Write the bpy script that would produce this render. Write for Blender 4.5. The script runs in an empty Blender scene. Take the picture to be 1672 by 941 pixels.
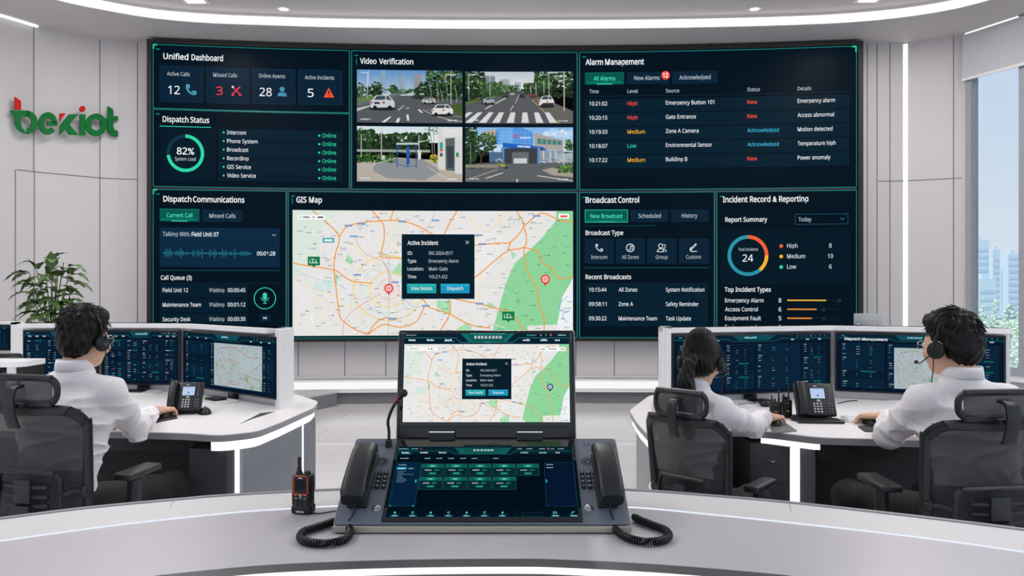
import bpy, bmesh, math, random
import numpy as np
from mathutils import Vector, Matrix, Euler
random.seed(7); np.random.seed(7)
S = bpy.context.scene
COL = S.collection
PI = math.pi
EYE, FOC, CX, CY = 1.38, 1300.0, 836.0, 470.5

# ------------------------------------------------------------------ camera
cam_d = bpy.data.cameras.new('camera'); cam = bpy.data.objects.new('camera', cam_d)
COL.objects.link(cam); cam.location = (0, 0, EYE); cam.rotation_euler = (PI/2, 0, 0)
cam_d.sensor_width = 36.0; cam_d.lens = 36.0*FOC/1672.0; cam_d.clip_start = 0.05; cam_d.clip_end = 3000
S.camera = cam
# ------------------------------------------------------------------ colour management
S.view_settings.view_transform = 'Standard'; S.view_settings.look = 'None'
S.view_settings.exposure = 0.0; S.view_settings.gamma = 1.0; S.view_settings.use_curve_mapping = False
S.cycles.use_denoising = True
S.cycles.max_bounces = 7; S.cycles.diffuse_bounces = 4; S.cycles.glossy_bounces = 3
S.cycles.transparent_max_bounces = 12; S.cycles.sample_clamp_indirect = 4.0
S.cycles.caustics_reflective = False; S.cycles.caustics_refractive = False
# ------------------------------------------------------------------ sky
def lin(c):
    if isinstance(c, str):
        c = c.lstrip('#'); c = [int(c[i:i+2], 16)/255 for i in (0, 2, 4)]
    return tuple(((x/12.92) if x <= 0.04045 else ((x+0.055)/1.055)**2.4) for x in c)
w = bpy.data.worlds.new('sky'); S.world = w; w.use_nodes = True
nt = w.node_tree; nt.nodes.clear()
tc = nt.nodes.new('ShaderNodeTexCoord'); sp = nt.nodes.new('ShaderNodeSeparateXYZ'); nt.links.new(tc.outputs['Generated'], sp.inputs[0])
cr = nt.nodes.new('ShaderNodeValToRGB'); nt.links.new(sp.outputs['Z'], cr.inputs[0])
cr.color_ramp.elements[0].position = 0.0; cr.color_ramp.elements[0].color = (*lin('#e6edf4'), 1)
cr.color_ramp.elements[1].position = 0.55; cr.color_ramp.elements[1].color = (*lin('#a9c6ee'), 1)
e = cr.color_ramp.elements.new(0.22); e.color = (*lin('#cfe0f5'), 1)
bgn = nt.nodes.new('ShaderNodeBackground'); bgn.inputs[1].default_value = 1.0
nt.links.new(cr.outputs[0], bgn.inputs[0])
ow = nt.nodes.new('ShaderNodeOutputWorld'); nt.links.new(bgn.outputs[0], ow.inputs[0])
# ------------------------------------------------------------------ sun and large lights
def area(name, loc, rot, sx, sy, power, color=(1, 1, 1)):
    l = bpy.data.lights.new(name, 'AREA'); l.shape = 'RECTANGLE'; l.size = sx; l.size_y = sy; l.energy = power; l.color = color
    o = bpy.data.objects.new(name, l); o.location = loc; o.rotation_euler = rot; COL.objects.link(o); o.visible_camera = False
    return o
sun = bpy.data.lights.new('sun', 'SUN'); sun.energy = 3.5; sun.angle = 0.02; sun.color = (1, 0.97, 0.92)
so = bpy.data.objects.new('sun', sun); so.rotation_euler = (math.radians(38), 0, math.radians(-60)); COL.objects.link(so)
# daylight through the window wall on the right, just inside the glass
LAMP_POWER = 72.0     # each linear ceiling lamp
COVE = 1.35           # luminance of cove strips

# ------------------------------------------------------------------ materials
MATS = {}
def mat(name, color='#808080', rough=0.5, metal=0.0, var=0.03, scale=12.0, bump=0.0, bscale=200.0, coat=0.0, emit=None, estr=1.0, spec=0.5, wave=None):
    if name in MATS: return MATS[name]
    m = bpy.data.materials.new(name); m.use_nodes = True; t = m.node_tree; b = t.nodes['Principled BSDF']
    c = lin(color)
    b.inputs['Roughness'].default_value = rough; b.inputs['Metallic'].default_value = metal
    b.inputs['Coat Weight'].default_value = coat; b.inputs['Specular IOR Level'].default_value = spec
    co = t.nodes.new('ShaderNodeTexCoord')
    n = t.nodes.new('ShaderNodeTexNoise'); n.inputs['Scale'].default_value = scale; n.inputs['Detail'].default_value = 3
    t.links.new(co.outputs['Object'], n.inputs['Vector'])
    r = t.nodes.new('ShaderNodeValToRGB'); r.color_ramp.elements[0].position = 0.3; r.color_ramp.elements[1].position = 0.7
    r.color_ramp.elements[0].color = (*[x*(1-var) for x in c], 1); r.color_ramp.elements[1].color = (*[min(1, x*(1+var)) for x in c], 1)
    t.links.new(n.outputs['Fac'], r.inputs[0]); t.links.new(r.outputs[0], b.inputs['Base Color'])
    if bump > 0:
        if wave:
            n2 = t.nodes.new('ShaderNodeTexWave'); n2.inputs['Scale'].default_value = bscale; n2.inputs['Distortion'].default_value = wave
        else:
            n2 = t.nodes.new('ShaderNodeTexNoise'); n2.inputs['Scale'].default_value = bscale
        t.links.new(co.outputs['Object'], n2.inputs['Vector'])
        bp = t.nodes.new('ShaderNodeBump'); bp.inputs['Strength'].default_value = bump; bp.inputs['Distance'].default_value = 0.004
        t.links.new(n2.outputs['Fac'], bp.inputs['Height']); t.links.new(bp.outputs[0], b.inputs['Normal'])
    if emit:
        b.inputs['Emission Color'].default_value = (*lin(emit), 1); b.inputs['Emission Strength'].default_value = estr
    MATS[name] = m
    return m
def display_material():
    m = bpy.data.materials.new('display_pixels'); m.use_nodes = True; t = m.node_tree; t.nodes.clear()
    a = t.nodes.new('ShaderNodeAttribute'); a.attribute_name = 'col'
    e = t.nodes.new('ShaderNodeEmission'); t.links.new(a.outputs['Color'], e.inputs[0])
    g = t.nodes.new('ShaderNodeBsdfGlossy'); g.inputs['Roughness'].default_value = 0.35; g.inputs['Color'].default_value = (0.002, 0.002, 0.002, 1)
    ad = t.nodes.new('ShaderNodeAddShader'); t.links.new(e.outputs[0], ad.inputs[0]); t.links.new(g.outputs[0], ad.inputs[1])
    o = t.nodes.new('ShaderNodeOutputMaterial'); t.links.new(ad.outputs[0], o.inputs[0])
    m.cycles.emission_sampling = 'NONE'
    return m
def led_material(name, color, strength, sampling='AUTO'):
    m = bpy.data.materials.new(name); m.use_nodes = True; t = m.node_tree; t.nodes.clear()
    e = t.nodes.new('ShaderNodeEmission'); e.inputs[0].default_value = (*lin(color), 1); e.inputs[1].default_value = strength
    o = t.nodes.new('ShaderNodeOutputMaterial'); t.links.new(e.outputs[0], o.inputs[0])
    m.cycles.emission_sampling = sampling; MATS[name] = m
    return m
DISPLAY = display_material()
LED = led_material('led_white', '#ffffff', COVE)
LEDW = led_material('led_warm_white', '#fff6f0', COVE)
LAMP = led_material('lamp_diffuser', '#ffffff', 3.0)
WALLP = mat('wall_panel_paint', '#cfcbcd', 0.55, var=0.012, scale=3)
WALLD = mat('wall_joint', '#7c7a7e', 0.7)
CEIL = mat('ceiling_paint', '#d2cfd1', 0.6, var=0.01, scale=3)
WHITE = mat('white_lacquer', '#efedee', 0.35, var=0.01)
TOPM = mat('desk_top_laminate', '#f0ecec', 0.4, var=0.015, bump=0.03, bscale=300)
EDGE = mat('desk_edge_grey', '#9a979b', 0.4, var=0.02)
BLACK = mat('black_plastic', '#0f1012', 0.38, var=0.1, bump=0.04, bscale=400)
BLACKM = mat('black_matte', '#17181a', 0.6, var=0.1, bump=0.05, bscale=300)
CHAIRM = mat('chair_nylon', '#232427', 0.42, var=0.08, bump=0.05, bscale=400)
DARKG = mat('dark_grey_panel', '#2c2d30', 0.5, var=0.04)
MIDG = mat('cabinet_grey', '#7a7d85', 0.45, var=0.03)
BEZ = mat('monitor_bezel', '#0a0b0d', 0.25, var=0.05)
GLASSB = mat('black_glass', '#04060a', 0.08, var=0.05, coat=0.3)
CHROME = mat('chrome', '#d8d8da', 0.15, metal=1.0, var=0.02)
ALU = mat('brushed_aluminium', '#b5aea6', 0.3, metal=0.8, var=0.04, bump=0.05, bscale=500)

# ------------------------------------------------------------------ geometry collector
class G:
    def __init__(s): s.v = []; s.f = []; s.m = []; s.s = []
    def add(s, vf, m=0, M=None, smooth=True):
        v, f = vf; o = len(s.v)
        if M is not None: s.v += [tuple(M @ Vector(p)) for p in v]
        else: s.v += [tuple(p) for p in v]
        s.f += [tuple(i+o for i in q) for q in f]; s.m += [m]*len(f); s.s += [smooth]*len(f)
        return s
def T(x=0, y=0, z=0, rx=0, ry=0, rz=0, sc=None):
    M = Matrix.Translation((x, y, z)) @ Euler((rx, ry, rz)).to_matrix().to_4x4()
    if sc: M = M @ Matrix.Diagonal((*sc, 1))
    return M
def box(x0, x1, y0, y1, z0, z1):
    v = [(x, y, z) for z in (z0, z1) for y in (y0, y1) for x in (x0, x1)]
    return v, [(0, 2, 3, 1), (4, 5, 7, 6), (0, 1, 5, 4), (2, 6, 7, 3), (0, 4, 6, 2), (1, 3, 7, 5)]
def cbox(cx, cy, cz, sx, sy, sz): return box(cx-sx/2, cx+sx/2, cy-sy/2, cy+sy/2, cz-sz/2, cz+sz/2)
_rb = {}
def rbox(sx, sy, sz, r=0.005, seg=2, cx=0, cy=0, cz=0):
    k = (round(sx, 5), round(sy, 5), round(sz, 5), r, seg)
    if k not in _rb:
        bm = bmesh.new(); bmesh.ops.create_cube(bm, size=1)
        for q in bm.verts: q.co = Vector((q.co.x*sx, q.co.y*sy, q.co.z*sz))
        bmesh.ops.bevel(bm, geom=bm.edges[:], offset=min(r, .49*min(sx, sy, sz)), segments=seg, profile=0.5, affect='EDGES')
        bm.verts.index_update()
        _rb[k] = ([tuple(q.co) for q in bm.verts], [tuple(q.index for q in f.verts) for f in bm.faces]); bm.free()
    v, f = _rb[k]
    return [(a+cx, b+cy, c+cz) for a, b, c in v], f
def frames(pts, closed=False, up=None):
    P = [Vector(p) for p in pts]; n = len(P); out = []
    tan = []
    for i in range(n):
        a = P[i-1] if (i > 0 or closed) else P[i]; b = P[(i+1) % n] if (i < n-1 or closed) else P[i]
        t = (b-a); tan.append(t.normalized() if t.length > 1e-9 else Vector((0, 0, 1)))
    u = Vector(up) if up else (Vector((0, 0, 1)) if abs(tan[0].z) < .9 else Vector((1, 0, 0)))
    for i in range(n):
        t = tan[i]
        if up: u = Vector(up)
        u = (u - t*u.dot(t)); u = u.normalized() if u.length > 1e-6 else t.orthogonal().normalized()
        out.append((P[i], t, u, t.cross(u)))
    return out
def sweep(pts, prof, closed=False, up=None, caps=True, scales=None):
    """profile = list of (a along up, b along side)"""
    F = frames(pts, closed, up); k = len(prof); v = []; f = []
    for i, (p, t, u, s) in enumerate(F):
        q = scales[i] if scales else 1.0
        for a, b in prof: v.append(tuple(p+u*a*q+s*b*q))
    n = len(F)
    for i in range(n if closed else n-1):
        j = (i+1) % n
        for a in range(k):
            b = (a+1) % k
            f.append((i*k+a, i*k+b, j*k+b, j*k+a))
    if caps and not closed:
        f.append(tuple(range(k))[::-1]); f.append(tuple((n-1)*k+a for a in range(k)))
    return v, f
def circ(r, n=10, r2=None): return [(r*math.cos(2*PI*i/n), (r2 or r)*math.sin(2*PI*i/n)) for i in range(n)]
def tube(pts, r, n=8, closed=False, up=None, scales=None, r2=None): return sweep(pts, circ(r, n, r2), closed, up, True, scales)
def cyl(p0, p1, r0, r1=None, n=16):
    r1 = r0 if r1 is None else r1
    return sweep([p0, p1], circ(1, n), scales=[r0, r1])
def prism(poly, z0, z1):
    n = len(poly); v = [(x, y, z0) for x, y in poly]+[(x, y, z1) for x, y in poly]
    area2 = sum(poly[i][0]*poly[(i+1) % n][1]-poly[(i+1) % n][0]*poly[i][1] for i in range(n))
    idx = list(range(n)) if area2 > 0 else list(range(n))[::-1]
    f = [tuple(idx[::-1]), tuple(i+n for i in idx)]
    for a in range(n):
        i, j = idx[a], idx[(a+1) % n]; f.append((i, j, j+n, i+n))
    return v, f
def lathe(prof, n=20):
    v = []; f = []
    for r, z in prof:
        for i in range(n): v.append((r*math.cos(2*PI*i/n), r*math.sin(2*PI*i/n), z))
    for k in range(len(prof)-1):
        for i in range(n):
            j = (i+1) % n; f.append((k*n+i, k*n+j, (k+1)*n+j, (k+1)*n+i))
    f.append(tuple(range(n))[::-1]); f.append(tuple((len(prof)-1)*n+i for i in range(n)))
    return v, f
def ell(c, r, n=16, h=10):
    if not hasattr(r, '__len__'): r = (r, r, r)
    v = [(c[0], c[1], c[2]-r[2])]; f = []
    for k in range(1, h):
        a = -PI/2+PI*k/h
        for i in range(n): v.append((c[0]+r[0]*math.cos(a)*math.cos(2*PI*i/n), c[1]+r[1]*math.cos(a)*math.sin(2*PI*i/n), c[2]+r[2]*math.sin(a)))
    v.append((c[0], c[1], c[2]+r[2])); L = len(v)-1
    for i in range(n): f.append((0, 1+(i+1) % n, 1+i)); f.append((L, L-n+i, L-n+(i+1) % n))
    for k in range(h-2):
        for i in range(n):
            j = (i+1) % n; f.append((1+k*n+i, 1+k*n+j, 1+(k+1)*n+j, 1+(k+1)*n+i))
    return v, f
def rrect(w_, h_, r, seg=4):
    """rounded rectangle outline centred at 0"""
    out = []
    for cx, cy, a0 in ((w_/2-r, h_/2-r, 0), (-w_/2+r, h_/2-r, 90), (-w_/2+r, -h_/2+r, 180), (w_/2-r, -h_/2+r, 270)):
        for i in range(seg+1):
            a = math.radians(a0+90*i/seg); out.append((cx+r*math.cos(a), cy+r*math.sin(a)))
    return out
def smooth_path(pts, k=6, closed=False):
    """Catmull-Rom"""
    P = [Vector(p) for p in pts]; n = len(P); out = []
    rng = range(n) if closed else range(n-1)
    for i in rng:
        p0 = P[(i-1) % n] if closed or i > 0 else P[0]*2-P[1]
        p1 = P[i]; p2 = P[(i+1) % n]
        p3 = P[(i+2) % n] if closed or i+2 < n else P[-1]*2-P[-2]
        for j in range(k):
            t = j/k
            out.append(0.5*((2*p1)+(p2-p0)*t+(2*p0-5*p1+4*p2-p3)*t*t+(3*p1-p0-3*p2+p3)*t**3))
    if not closed: out.append(P[-1])
    return [tuple(q) for q in out]
def finish(name, me, parent, mats, auto=40):
    for m in mats: me.materials.append(m)
    if auto: me.set_sharp_from_angle(angle=math.radians(auto))
    o = bpy.data.objects.new(name, me); COL.objects.link(o)
    if parent: o.parent = parent
    return o
def obj(name, g, mats, parent=None, label=None, auto=40, loc=None, rot=None):
    if isinstance(g, tuple): g = G().add(g)
    if not isinstance(mats, (list, tuple)): mats = [mats]
    me = bpy.data.meshes.new(name); me.from_pydata(g.v, [], g.f)
    me.polygons.foreach_set('material_index', g.m); me.polygons.foreach_set('use_smooth', g.s); me.update()
    o = finish(name, me, parent, mats, auto)
    if label: o['label'] = label
    if loc: o.location = loc
    if rot: o.rotation_euler = rot
    return o
def tag(o, label, cat, group=None, kind=None):
    o['label'] = label; o['category'] = cat
    if group: o['group'] = group
    if kind: o['kind'] = kind
    return o
def struct(o): o['kind'] = 'structure'; return o
def thing(name, label, cat, loc=(0, 0, 0), rotz=0, group=None):
    o = bpy.data.objects.new(name, None); COL.objects.link(o); o.location = loc; o.rotation_euler = (0, 0, rotz)
    o.empty_display_size = 0.05
    return tag(o, label, cat, group)
def copy_tree(o, parent=None, loc=None, rotz=None, label=None, group=None):
    c = o.copy(); COL.objects.link(c); c.parent = parent
    if loc is not None: c.location = loc
    if rotz is not None: c.rotation_euler = (0, 0, rotz)
    if label: c['label'] = label
    if group: c['group'] = group
    for ch in [q for q in bpy.data.objects if q.parent == o]: copy_tree(ch, c)
    return c
def PX(px, py, d): return Vector(((px-CX)*d/FOC, d, EYE-(py-CY)*d/FOC))
def PZ(px, py, z):
    d = (EYE-z)*FOC/(py-CY); return Vector(((px-CX)*d/FOC, d, z))

# ------------------------------------------------------------------ flat display content (what a screen shows)
_tc = bpy.data.curves.new('glyph_source', 'FONT'); _tc.resolution_u = 2
_to = bpy.data.objects.new('glyph_source', _tc); _cache = {}
def sans(s):
    out = ''
    for ch in s:      # plain sans-serif letter shapes
        if 'A' <= ch <= 'Z': out += chr(0x1D5A0+ord(ch)-65)
        elif 'a' <= ch <= 'z': out += chr(0x1D5BA+ord(ch)-97)
        elif '0' <= ch <= '9': out += chr(0x1D7E2+ord(ch)-48)
        else: out += ch
    return out
def glyphs(s, bold=0.0):
    k = (s, bold)
    if k not in _cache:
        _tc.body = sans(s); _tc.size = 1; _tc.offset = 0.004+bold*.9
        m = _to.to_mesh(); v = np.array([p.co[:2] for p in m.vertices]) if len(m.vertices) else np.zeros((0, 2))
        f = [tuple(p.vertices) for p in m.polygons]; _to.to_mesh_clear()
        if len(v): v[:, 0] -= v[:, 0].min()
        _cache[k] = (v, f, v[:, 0].max() if len(v) else 0)
    return _cache[k]
class Canvas:
    """2-D drawing in its own units, mapped on a surface by fn(x, y, lift)"""
    def __init__(s, fn, split=None, step=0.00025): s.fn = fn; s.v = []; s.f = []; s.c = []; s.split = split; s.step = step; s.layer = 1
    def _put(s, P, faces, col, layer):
        L = s.layer if layer is None else layer; o = len(s.v); h = L*s.step
        s.v += [s.fn(x, y, h) for x, y in P]; s.f += [tuple(i+o for i in q) for q in faces]
        s.c += [col if not isinstance(col, str) else lin(col)]*len(faces)
    def poly(s, P, col, layer=None):
        if isinstance(col, str): col = lin(col)
        P = [tuple(p) for p in P]
        if s.split:
            xs = [p[0] for p in P]; a, b = min(xs), max(xs)
            if b-a > s.split:
                n = int(math.ceil((b-a)/s.split))
                for i in range(n):
                    Q = clipx(clipx(P, a+(b-a)*i/n, 1), a+(b-a)*(i+1)/n, -1)
                    if len(Q) > 2: s._put(Q, [tuple(range(len(Q)))], col, layer)
                return
        s._put(P, [tuple(range(len(P)))], col, layer)
    def rect(s, x0, y0, x1, y1, col, layer=None): s.poly([(x0, y0), (x1, y0), (x1, y1), (x0, y1)], col, layer)
    def frame(s, x0, y0, x1, y1, t, col, layer=None):
        s.rect(x0, y0, x1, y0+t, col, layer); s.rect(x0, y1-t, x1, y1, col, layer)
        s.rect(x0, y0+t, x0+t, y1-t, col, layer); s.rect(x1-t, y0+t, x1, y1-t, col, layer)
    def line(s, P, t, col, layer=None):
        for i in range(len(P)-1):
            (x0, y0), (x1, y1) = P[i][:2], P[i+1][:2]; dx, dy = x1-x0, y1-y0; l = math.hypot(dx, dy)
            if l < 1e-9: continue
            nx, ny = -dy/l*t/2, dx/l*t/2; ex, ey = dx/l*t*.3, dy/l*t*.3
            s.poly([(x0+nx-ex, y0+ny-ey), (x1+nx+ex, y1+ny+ey), (x1-nx+ex, y1-ny+ey), (x0-nx-ex, y0-ny-ey)], col, layer)
    def disc(s, x, y, r, col, layer=None, ry=None, n=18, a0=0, a1=360):
        P = [(x+r*math.cos(math.radians(a0+(a1-a0)*i/n)), y+(ry or r)*math.sin(math.radians(a0+(a1-a0)*i/n))) for i in range(n)]
        s.poly(P, col, layer)
    def ring(s, x, y, r0, r1, col, layer=None, a0=-90, a1=270, n=40, asp=1.0):
        n = max(4, int(n*abs(a1-a0)/360))
        for i in range(n):
            p = math.radians(a0+(a1-a0)*i/n); q = math.radians(a0+(a1-a0)*(i+1)/n)
            s.poly([(x+r0*math.cos(p), y+asp*r0*math.sin(p)), (x+r1*math.cos(p), y+asp*r1*math.sin(p)), (x+r1*math.cos(q), y+asp*r1*math.sin(q)), (x+r0*math.cos(q), y+asp*r0*math.sin(q))], col, layer)
    def text(s, x, y, t, h, col, w=None, bold=0.0, layer=None, center=False):
        v, f, W = glyphs(t, bold)
        if W <= 0: return
        k = h/0.715; kx = (w/W) if w else k*0.86
        x0 = x-(W*kx/2 if center else 0)
        s._put([(x0+a*kx, y-b*k) for a, b in v], f, col, layer)
    def build(s, name, parent=None):
        me = bpy.data.meshes.new(name); me.from_pydata([tuple(p) for p in s.v], [], s.f)
        at = me.color_attributes.new('col', 'FLOAT_COLOR', 'CORNER')
        ln = [len(q) for q in s.f]; C = np.repeat(np.array(s.c, dtype=np.float32), ln, axis=0)
        C = np.concatenate([C, np.ones((len(C), 1), np.float32)], axis=1); at.data.foreach_set('color', C.ravel())
        return finish(name, me, parent, [DISPLAY], None)
def clipx(P, X, sgn):
    out = []; n = len(P)
    for i in range(n):
        a, b = P[i], P[(i+1) % n]; da, db = sgn*(a[0]-X), sgn*(b[0]-X)
        if da >= 0: out.append(a)
        if (da > 0 > db) or (da < 0 < db):
            t = da/(da-db); out.append((a[0]+(b[0]-a[0])*t, a[1]+(b[1]-a[1])*t))
    return out
def clip_rect(P, x0, y0, x1, y1):
    P = clipx(clipx(P, x0, 1), x1, -1)
    P = [(b, a) for a, b in P]; P = clipx(clipx(P, y0, 1), y1, -1)
    return [(b, a) for a, b in P]

# ================================================================== ROOM SHELL
def DV(px): return 9.5*391.0/(391.0+3.7e-5*(px-860.0)**2)
def XV(px): return (px-CX)*DV(px)/FOC
_px = np.linspace(150, 1500, 400); _X = np.array([XV(p) for p in _px]); _Y = np.array([DV(p) for p in _px])
def YV(X): return float(np.interp(X, _X, _Y))
SOF, CEI = 4.27, 4.40
LEFTP = [(-7.6, 0.0), (-7.5, 2.5), (-7.2, 4.6), (-6.75, 6.0), (-6.2, 7.2), (-5.75, 7.95), (-5.43, 8.44), (-5.26, 8.78), (-4.81, 9.24), (-4.62, 9.34), (-4.40, 9.38)]
BACKP = [(x, YV(x)+0.16) for x in np.linspace(-4.40, 4.30, 30)]
BACKP[0] = LEFTP[-1]
RIGHTP = [(4.30, 9.40), (4.62, 9.37), (5.04, 9.16), (5.14, 9.12), (5.19, 9.05)]
BACKP[-1] = RIGHTP[0]
WINP = [(5.19, 9.05), (5.42, 8.50), (5.72, 7.8), (6.1, 6.8), (6.5, 5.2), (6.8, 3.0), (6.9, 0.0)]
def normals(P):
    out = []
    for i in range(len(P)):
        a = Vector(P[max(0, i-1)]); b = Vector(P[min(len(P)-1, i+1)]); t = (b-a).normalized()
        out.append(Vector((-t.y, t.x)))     # outward (left of the walking direction: away from the room)
    return out
def offset(P, d):
    N = normals(P); return [(p[0]+n.x*d, p[1]+n.y*d) for p, n in zip(P, N)]
def strip_wall(P, z0, z1, th, g, m=0, inset=0.0):
    A = offset(P, -inset); B = offset(P, -inset+th)
    n = len(P)
    for i in range(n-1):
        v = [(*A[i], z0), (*A[i+1], z0), (*B[i+1], z0), (*B[i], z0), (*A[i], z1), (*A[i+1], z1), (*B[i+1], z1), (*B[i], z1)]
        g.add((v, [(0, 1, 5, 4), (2, 3, 7, 6), (4, 5, 6, 7), (3, 2, 1, 0), (0, 4, 7, 3), (1, 2, 6, 5)]), m, smooth=False)
def at_px(P, px):
    """point of polyline P on the sight line of column px, and its outward normal"""
    k = (px-CX)/FOC
    for i in range(len(P)-1):
        a, b = Vector(P[i]), Vector(P[i+1]); fa, fb = a.x-k*a.y, b.x-k*b.y
        if fa*fb <= 0 and fa != fb:
            p = a+(b-a)*(fa/(fa-fb)); t = (b-a).normalized(); return p, Vector((-t.y, t.x))
    return None, None
def vjoint(g, P, px, z0, z1, w_=0.011, m=1):
    p, n = at_px(P, px); t = Vector((n.y, -n.x))
    a = p-t*w_/2-n*0.002; b = p+t*w_/2-n*0.002
    g.add(([(a.x, a.y, z0), (b.x, b.y, z0), (b.x, b.y, z1), (a.x, a.y, z1)], [(0, 1, 2, 3)]), m, smooth=False)
def hjoint(g, P, px0, px1, z, w_=0.011, m=1):
    pts = [at_px(P, px0)[0]]+[Vector(q) for q in P if px0 < CX+q[0]*FOC/max(q[1], 1e-3) < px1]+[at_px(P, px1)[0]]
    for a, b in zip(pts[:-1], pts[1:]):
        t = (b-a).normalized(); n = Vector((-t.y, t.x))*0.002; a = a-n; b = b-n
        g.add(([(a.x, a.y, z-w_/2), (b.x, b.y, z-w_/2), (b.x, b.y, z+w_/2), (a.x, a.y, z+w_/2)], [(0, 1, 2, 3)]), m, smooth=False)
def zpx(y, d): return EYE-(y-CY)*d/FOC

g = G(); strip_wall(LEFTP, 0, SOF+0.3, 0.12, g)
for px in (55, 163, 224.5): vjoint(g, LEFTP, px, zpx(286, 9.0), SOF)
for px in (25, 56, 163, 224.5): vjoint(g, LEFTP, px, 0.0, zpx(286, 9.0))
for px in (-60, -180): vjoint(g, LEFTP, px, 0.0, SOF)
hjoint(g, LEFTP, 27, 225.4, 2.66)
struct(obj('wall_left', g, [WALLP, WALLD]))
g = G(); strip_wall(BACKP, 0, SOF+0.3, 0.12, g)
for px in (487, 563, 630, 940, 1003, 1075, 1416): vjoint(g, BACKP, px, 0.32, SOF if px > 1400 else 0.85)
struct(obj('wall_back', g, [WALLP, WALLD]))
g = G(); strip_wall(RIGHTP, 0, SOF+0.3, 0.12, g)
for px in (1432, 1453, 1557): vjoint(g, RIGHTP, px, 0.0, SOF)
hjoint(g, RIGHTP, 1434, 1570, 2.64)
struct(obj('wall_right', g, [WALLP, WALLD]))
# vertical light slot in the right wall
p, n = at_px(RIGHTP, 1478); t = Vector((n.y, -n.x))
g = G(); q = [p-t*0.026-n*0.006, p+t*0.026-n*0.006, p+t*0.026-n*0.001, p-t*0.026-n*0.001]
v = [(a.x, a.y, z) for z in (0.05, SOF-0.02) for a in q]
g.add((v, [(0, 1, 5, 4), (1, 2, 6, 5), (2, 3, 7, 6), (3, 0, 4, 7), (4, 5, 6, 7), (0, 3, 2, 1)]), 0, smooth=False)
tag(obj('light_strip', g, [led_material('led_vertical', '#ffffff', 1.6)]), 'vertical white light strip set in the right wall between screen and window', 'light strip')
# bright reveal in the left wall corner
# floor
fm = bpy.data.materials.new('floor_tiles'); fm.use_nodes = True; t_ = fm.node_tree; b_ = t_.nodes['Principled BSDF']
co = t_.nodes.new('ShaderNodeTexCoord'); br = t_.nodes.new('ShaderNodeTexBrick'); t_.links.new(co.outputs['Object'], br.inputs['Vector'])
br.offset = 0.5; br.inputs['Scale'].default_value = 1.0; br.inputs['Brick Width'].default_value = 1.2; br.inputs['Row Height'].default_value = 0.6
br.inputs['Mortar Size'].default_value = 0.004; br.inputs['Color1'].default_value = (*lin('#d2cecf'), 1); br.inputs['Color2'].default_value = (*lin('#d6d2d3'), 1)
br.inputs['Mortar'].default_value = (*lin('#b3afb0'), 1); t_.links.new(br.outputs['Color'], b_.inputs['Base Color'])
n_ = t_.nodes.new('ShaderNodeTexNoise'); n_.inputs['Scale'].default_value = 2.5; t_.links.new(co.outputs['Object'], n_.inputs['Vector'])
mr = t_.nodes.new('ShaderNodeMapRange'); mr.inputs['To Min'].default_value = 0.12; mr.inputs['To Max'].default_value = 0.24
t_.links.new(n_.outputs['Fac'], mr.inputs['Value']); t_.links.new(mr.outputs[0], b_.inputs['Roughness'])
g = G(); g.add(prism([(-7.7, -3), (7.2, -3), (7.0, 3), (6.6, 5.3), (6.2, 6.9), (5.5, 8.6), (5.1, 9.4), (4.4, 9.6), (0, 9.9), (-4.5, 9.7), (-5.2, 9.2), (-6.4, 7.2), (-7.3, 4.6)], -0.12, 0.0), smooth=False)
struct(obj('floor', g, [fm]))
g = G(); g.add(box(-3.9, 3.9, 7.0, 7.035, 0.0, 0.003), smooth=False)
struct(obj('trim_1', g, [mat('floor_inlay', '#eceaea', 0.2)]))
# ceiling: soffit ring, raised tray
def SP(px, y): d = (SOF-EYE)*FOC/(CY-y); return ((px-CX)*d/FOC, d)
INNER = [(-5.6, 0), (-5.6, 3), (-5.5, 5.2), (-5.2, 6.7), (-4.95, 7.45)]+[SP(*q) for q in ((90, 0), (160, 15), (250, 30), (350, 38), (450, 42), (550, 45), (700, 47), (836, 47.5), (1000, 47), (1150, 45), (1300, 41), (1400, 35.5), (1500, 25), (1600, 5))]+[(5.2, 7.2), (5.6, 5.6), (5.8, 3), (5.8, 0)]
INNER = [tuple(q[:2]) for q in smooth_path([(a, b, 0) for a, b in INNER], 3)]
OUTER = offset(LEFTP+BACKP[1:-1]+RIGHTP+WINP[1:], 0.11)
g = G(); g.add(prism([(-7.7, -3)]+OUTER+[(7.0, -3), (5.8, -3)]+INNER[::-1]+[(-5.6, -3)], SOF, SOF+0.30), smooth=False)
g.add(box(-7.7, 7.0, -3, 9.8, CEI+0.16, CEI+0.22), smooth=False)
g.add(prism([(-5.6, -3)]+INNER+[(5.8, -3)], CEI, CEI+0.14), smooth=False)
struct(obj('ceiling', g, [CEIL]))
g = G(); strip_wall(INNER, SOF+0.006, CEI-0.035, 0.006, g, 0, 0.0075)
tag(obj('cove_light', g, [LEDW]), 'long curved white light band around the raised ceiling recess', 'cove light')
for P, lab in ((LEFTP[2:8], 'thin white light strip washing the top of the left wall'), (WINP, 'long white light strip along the ceiling edge over the window')):
    g = G(); strip_wall(P, SOF-0.022, SOF-0.002, 0.03, g, 0, 0.06)
    tag(obj('wall_wash_light', g, [LED]), lab, 'light strip')
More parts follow.
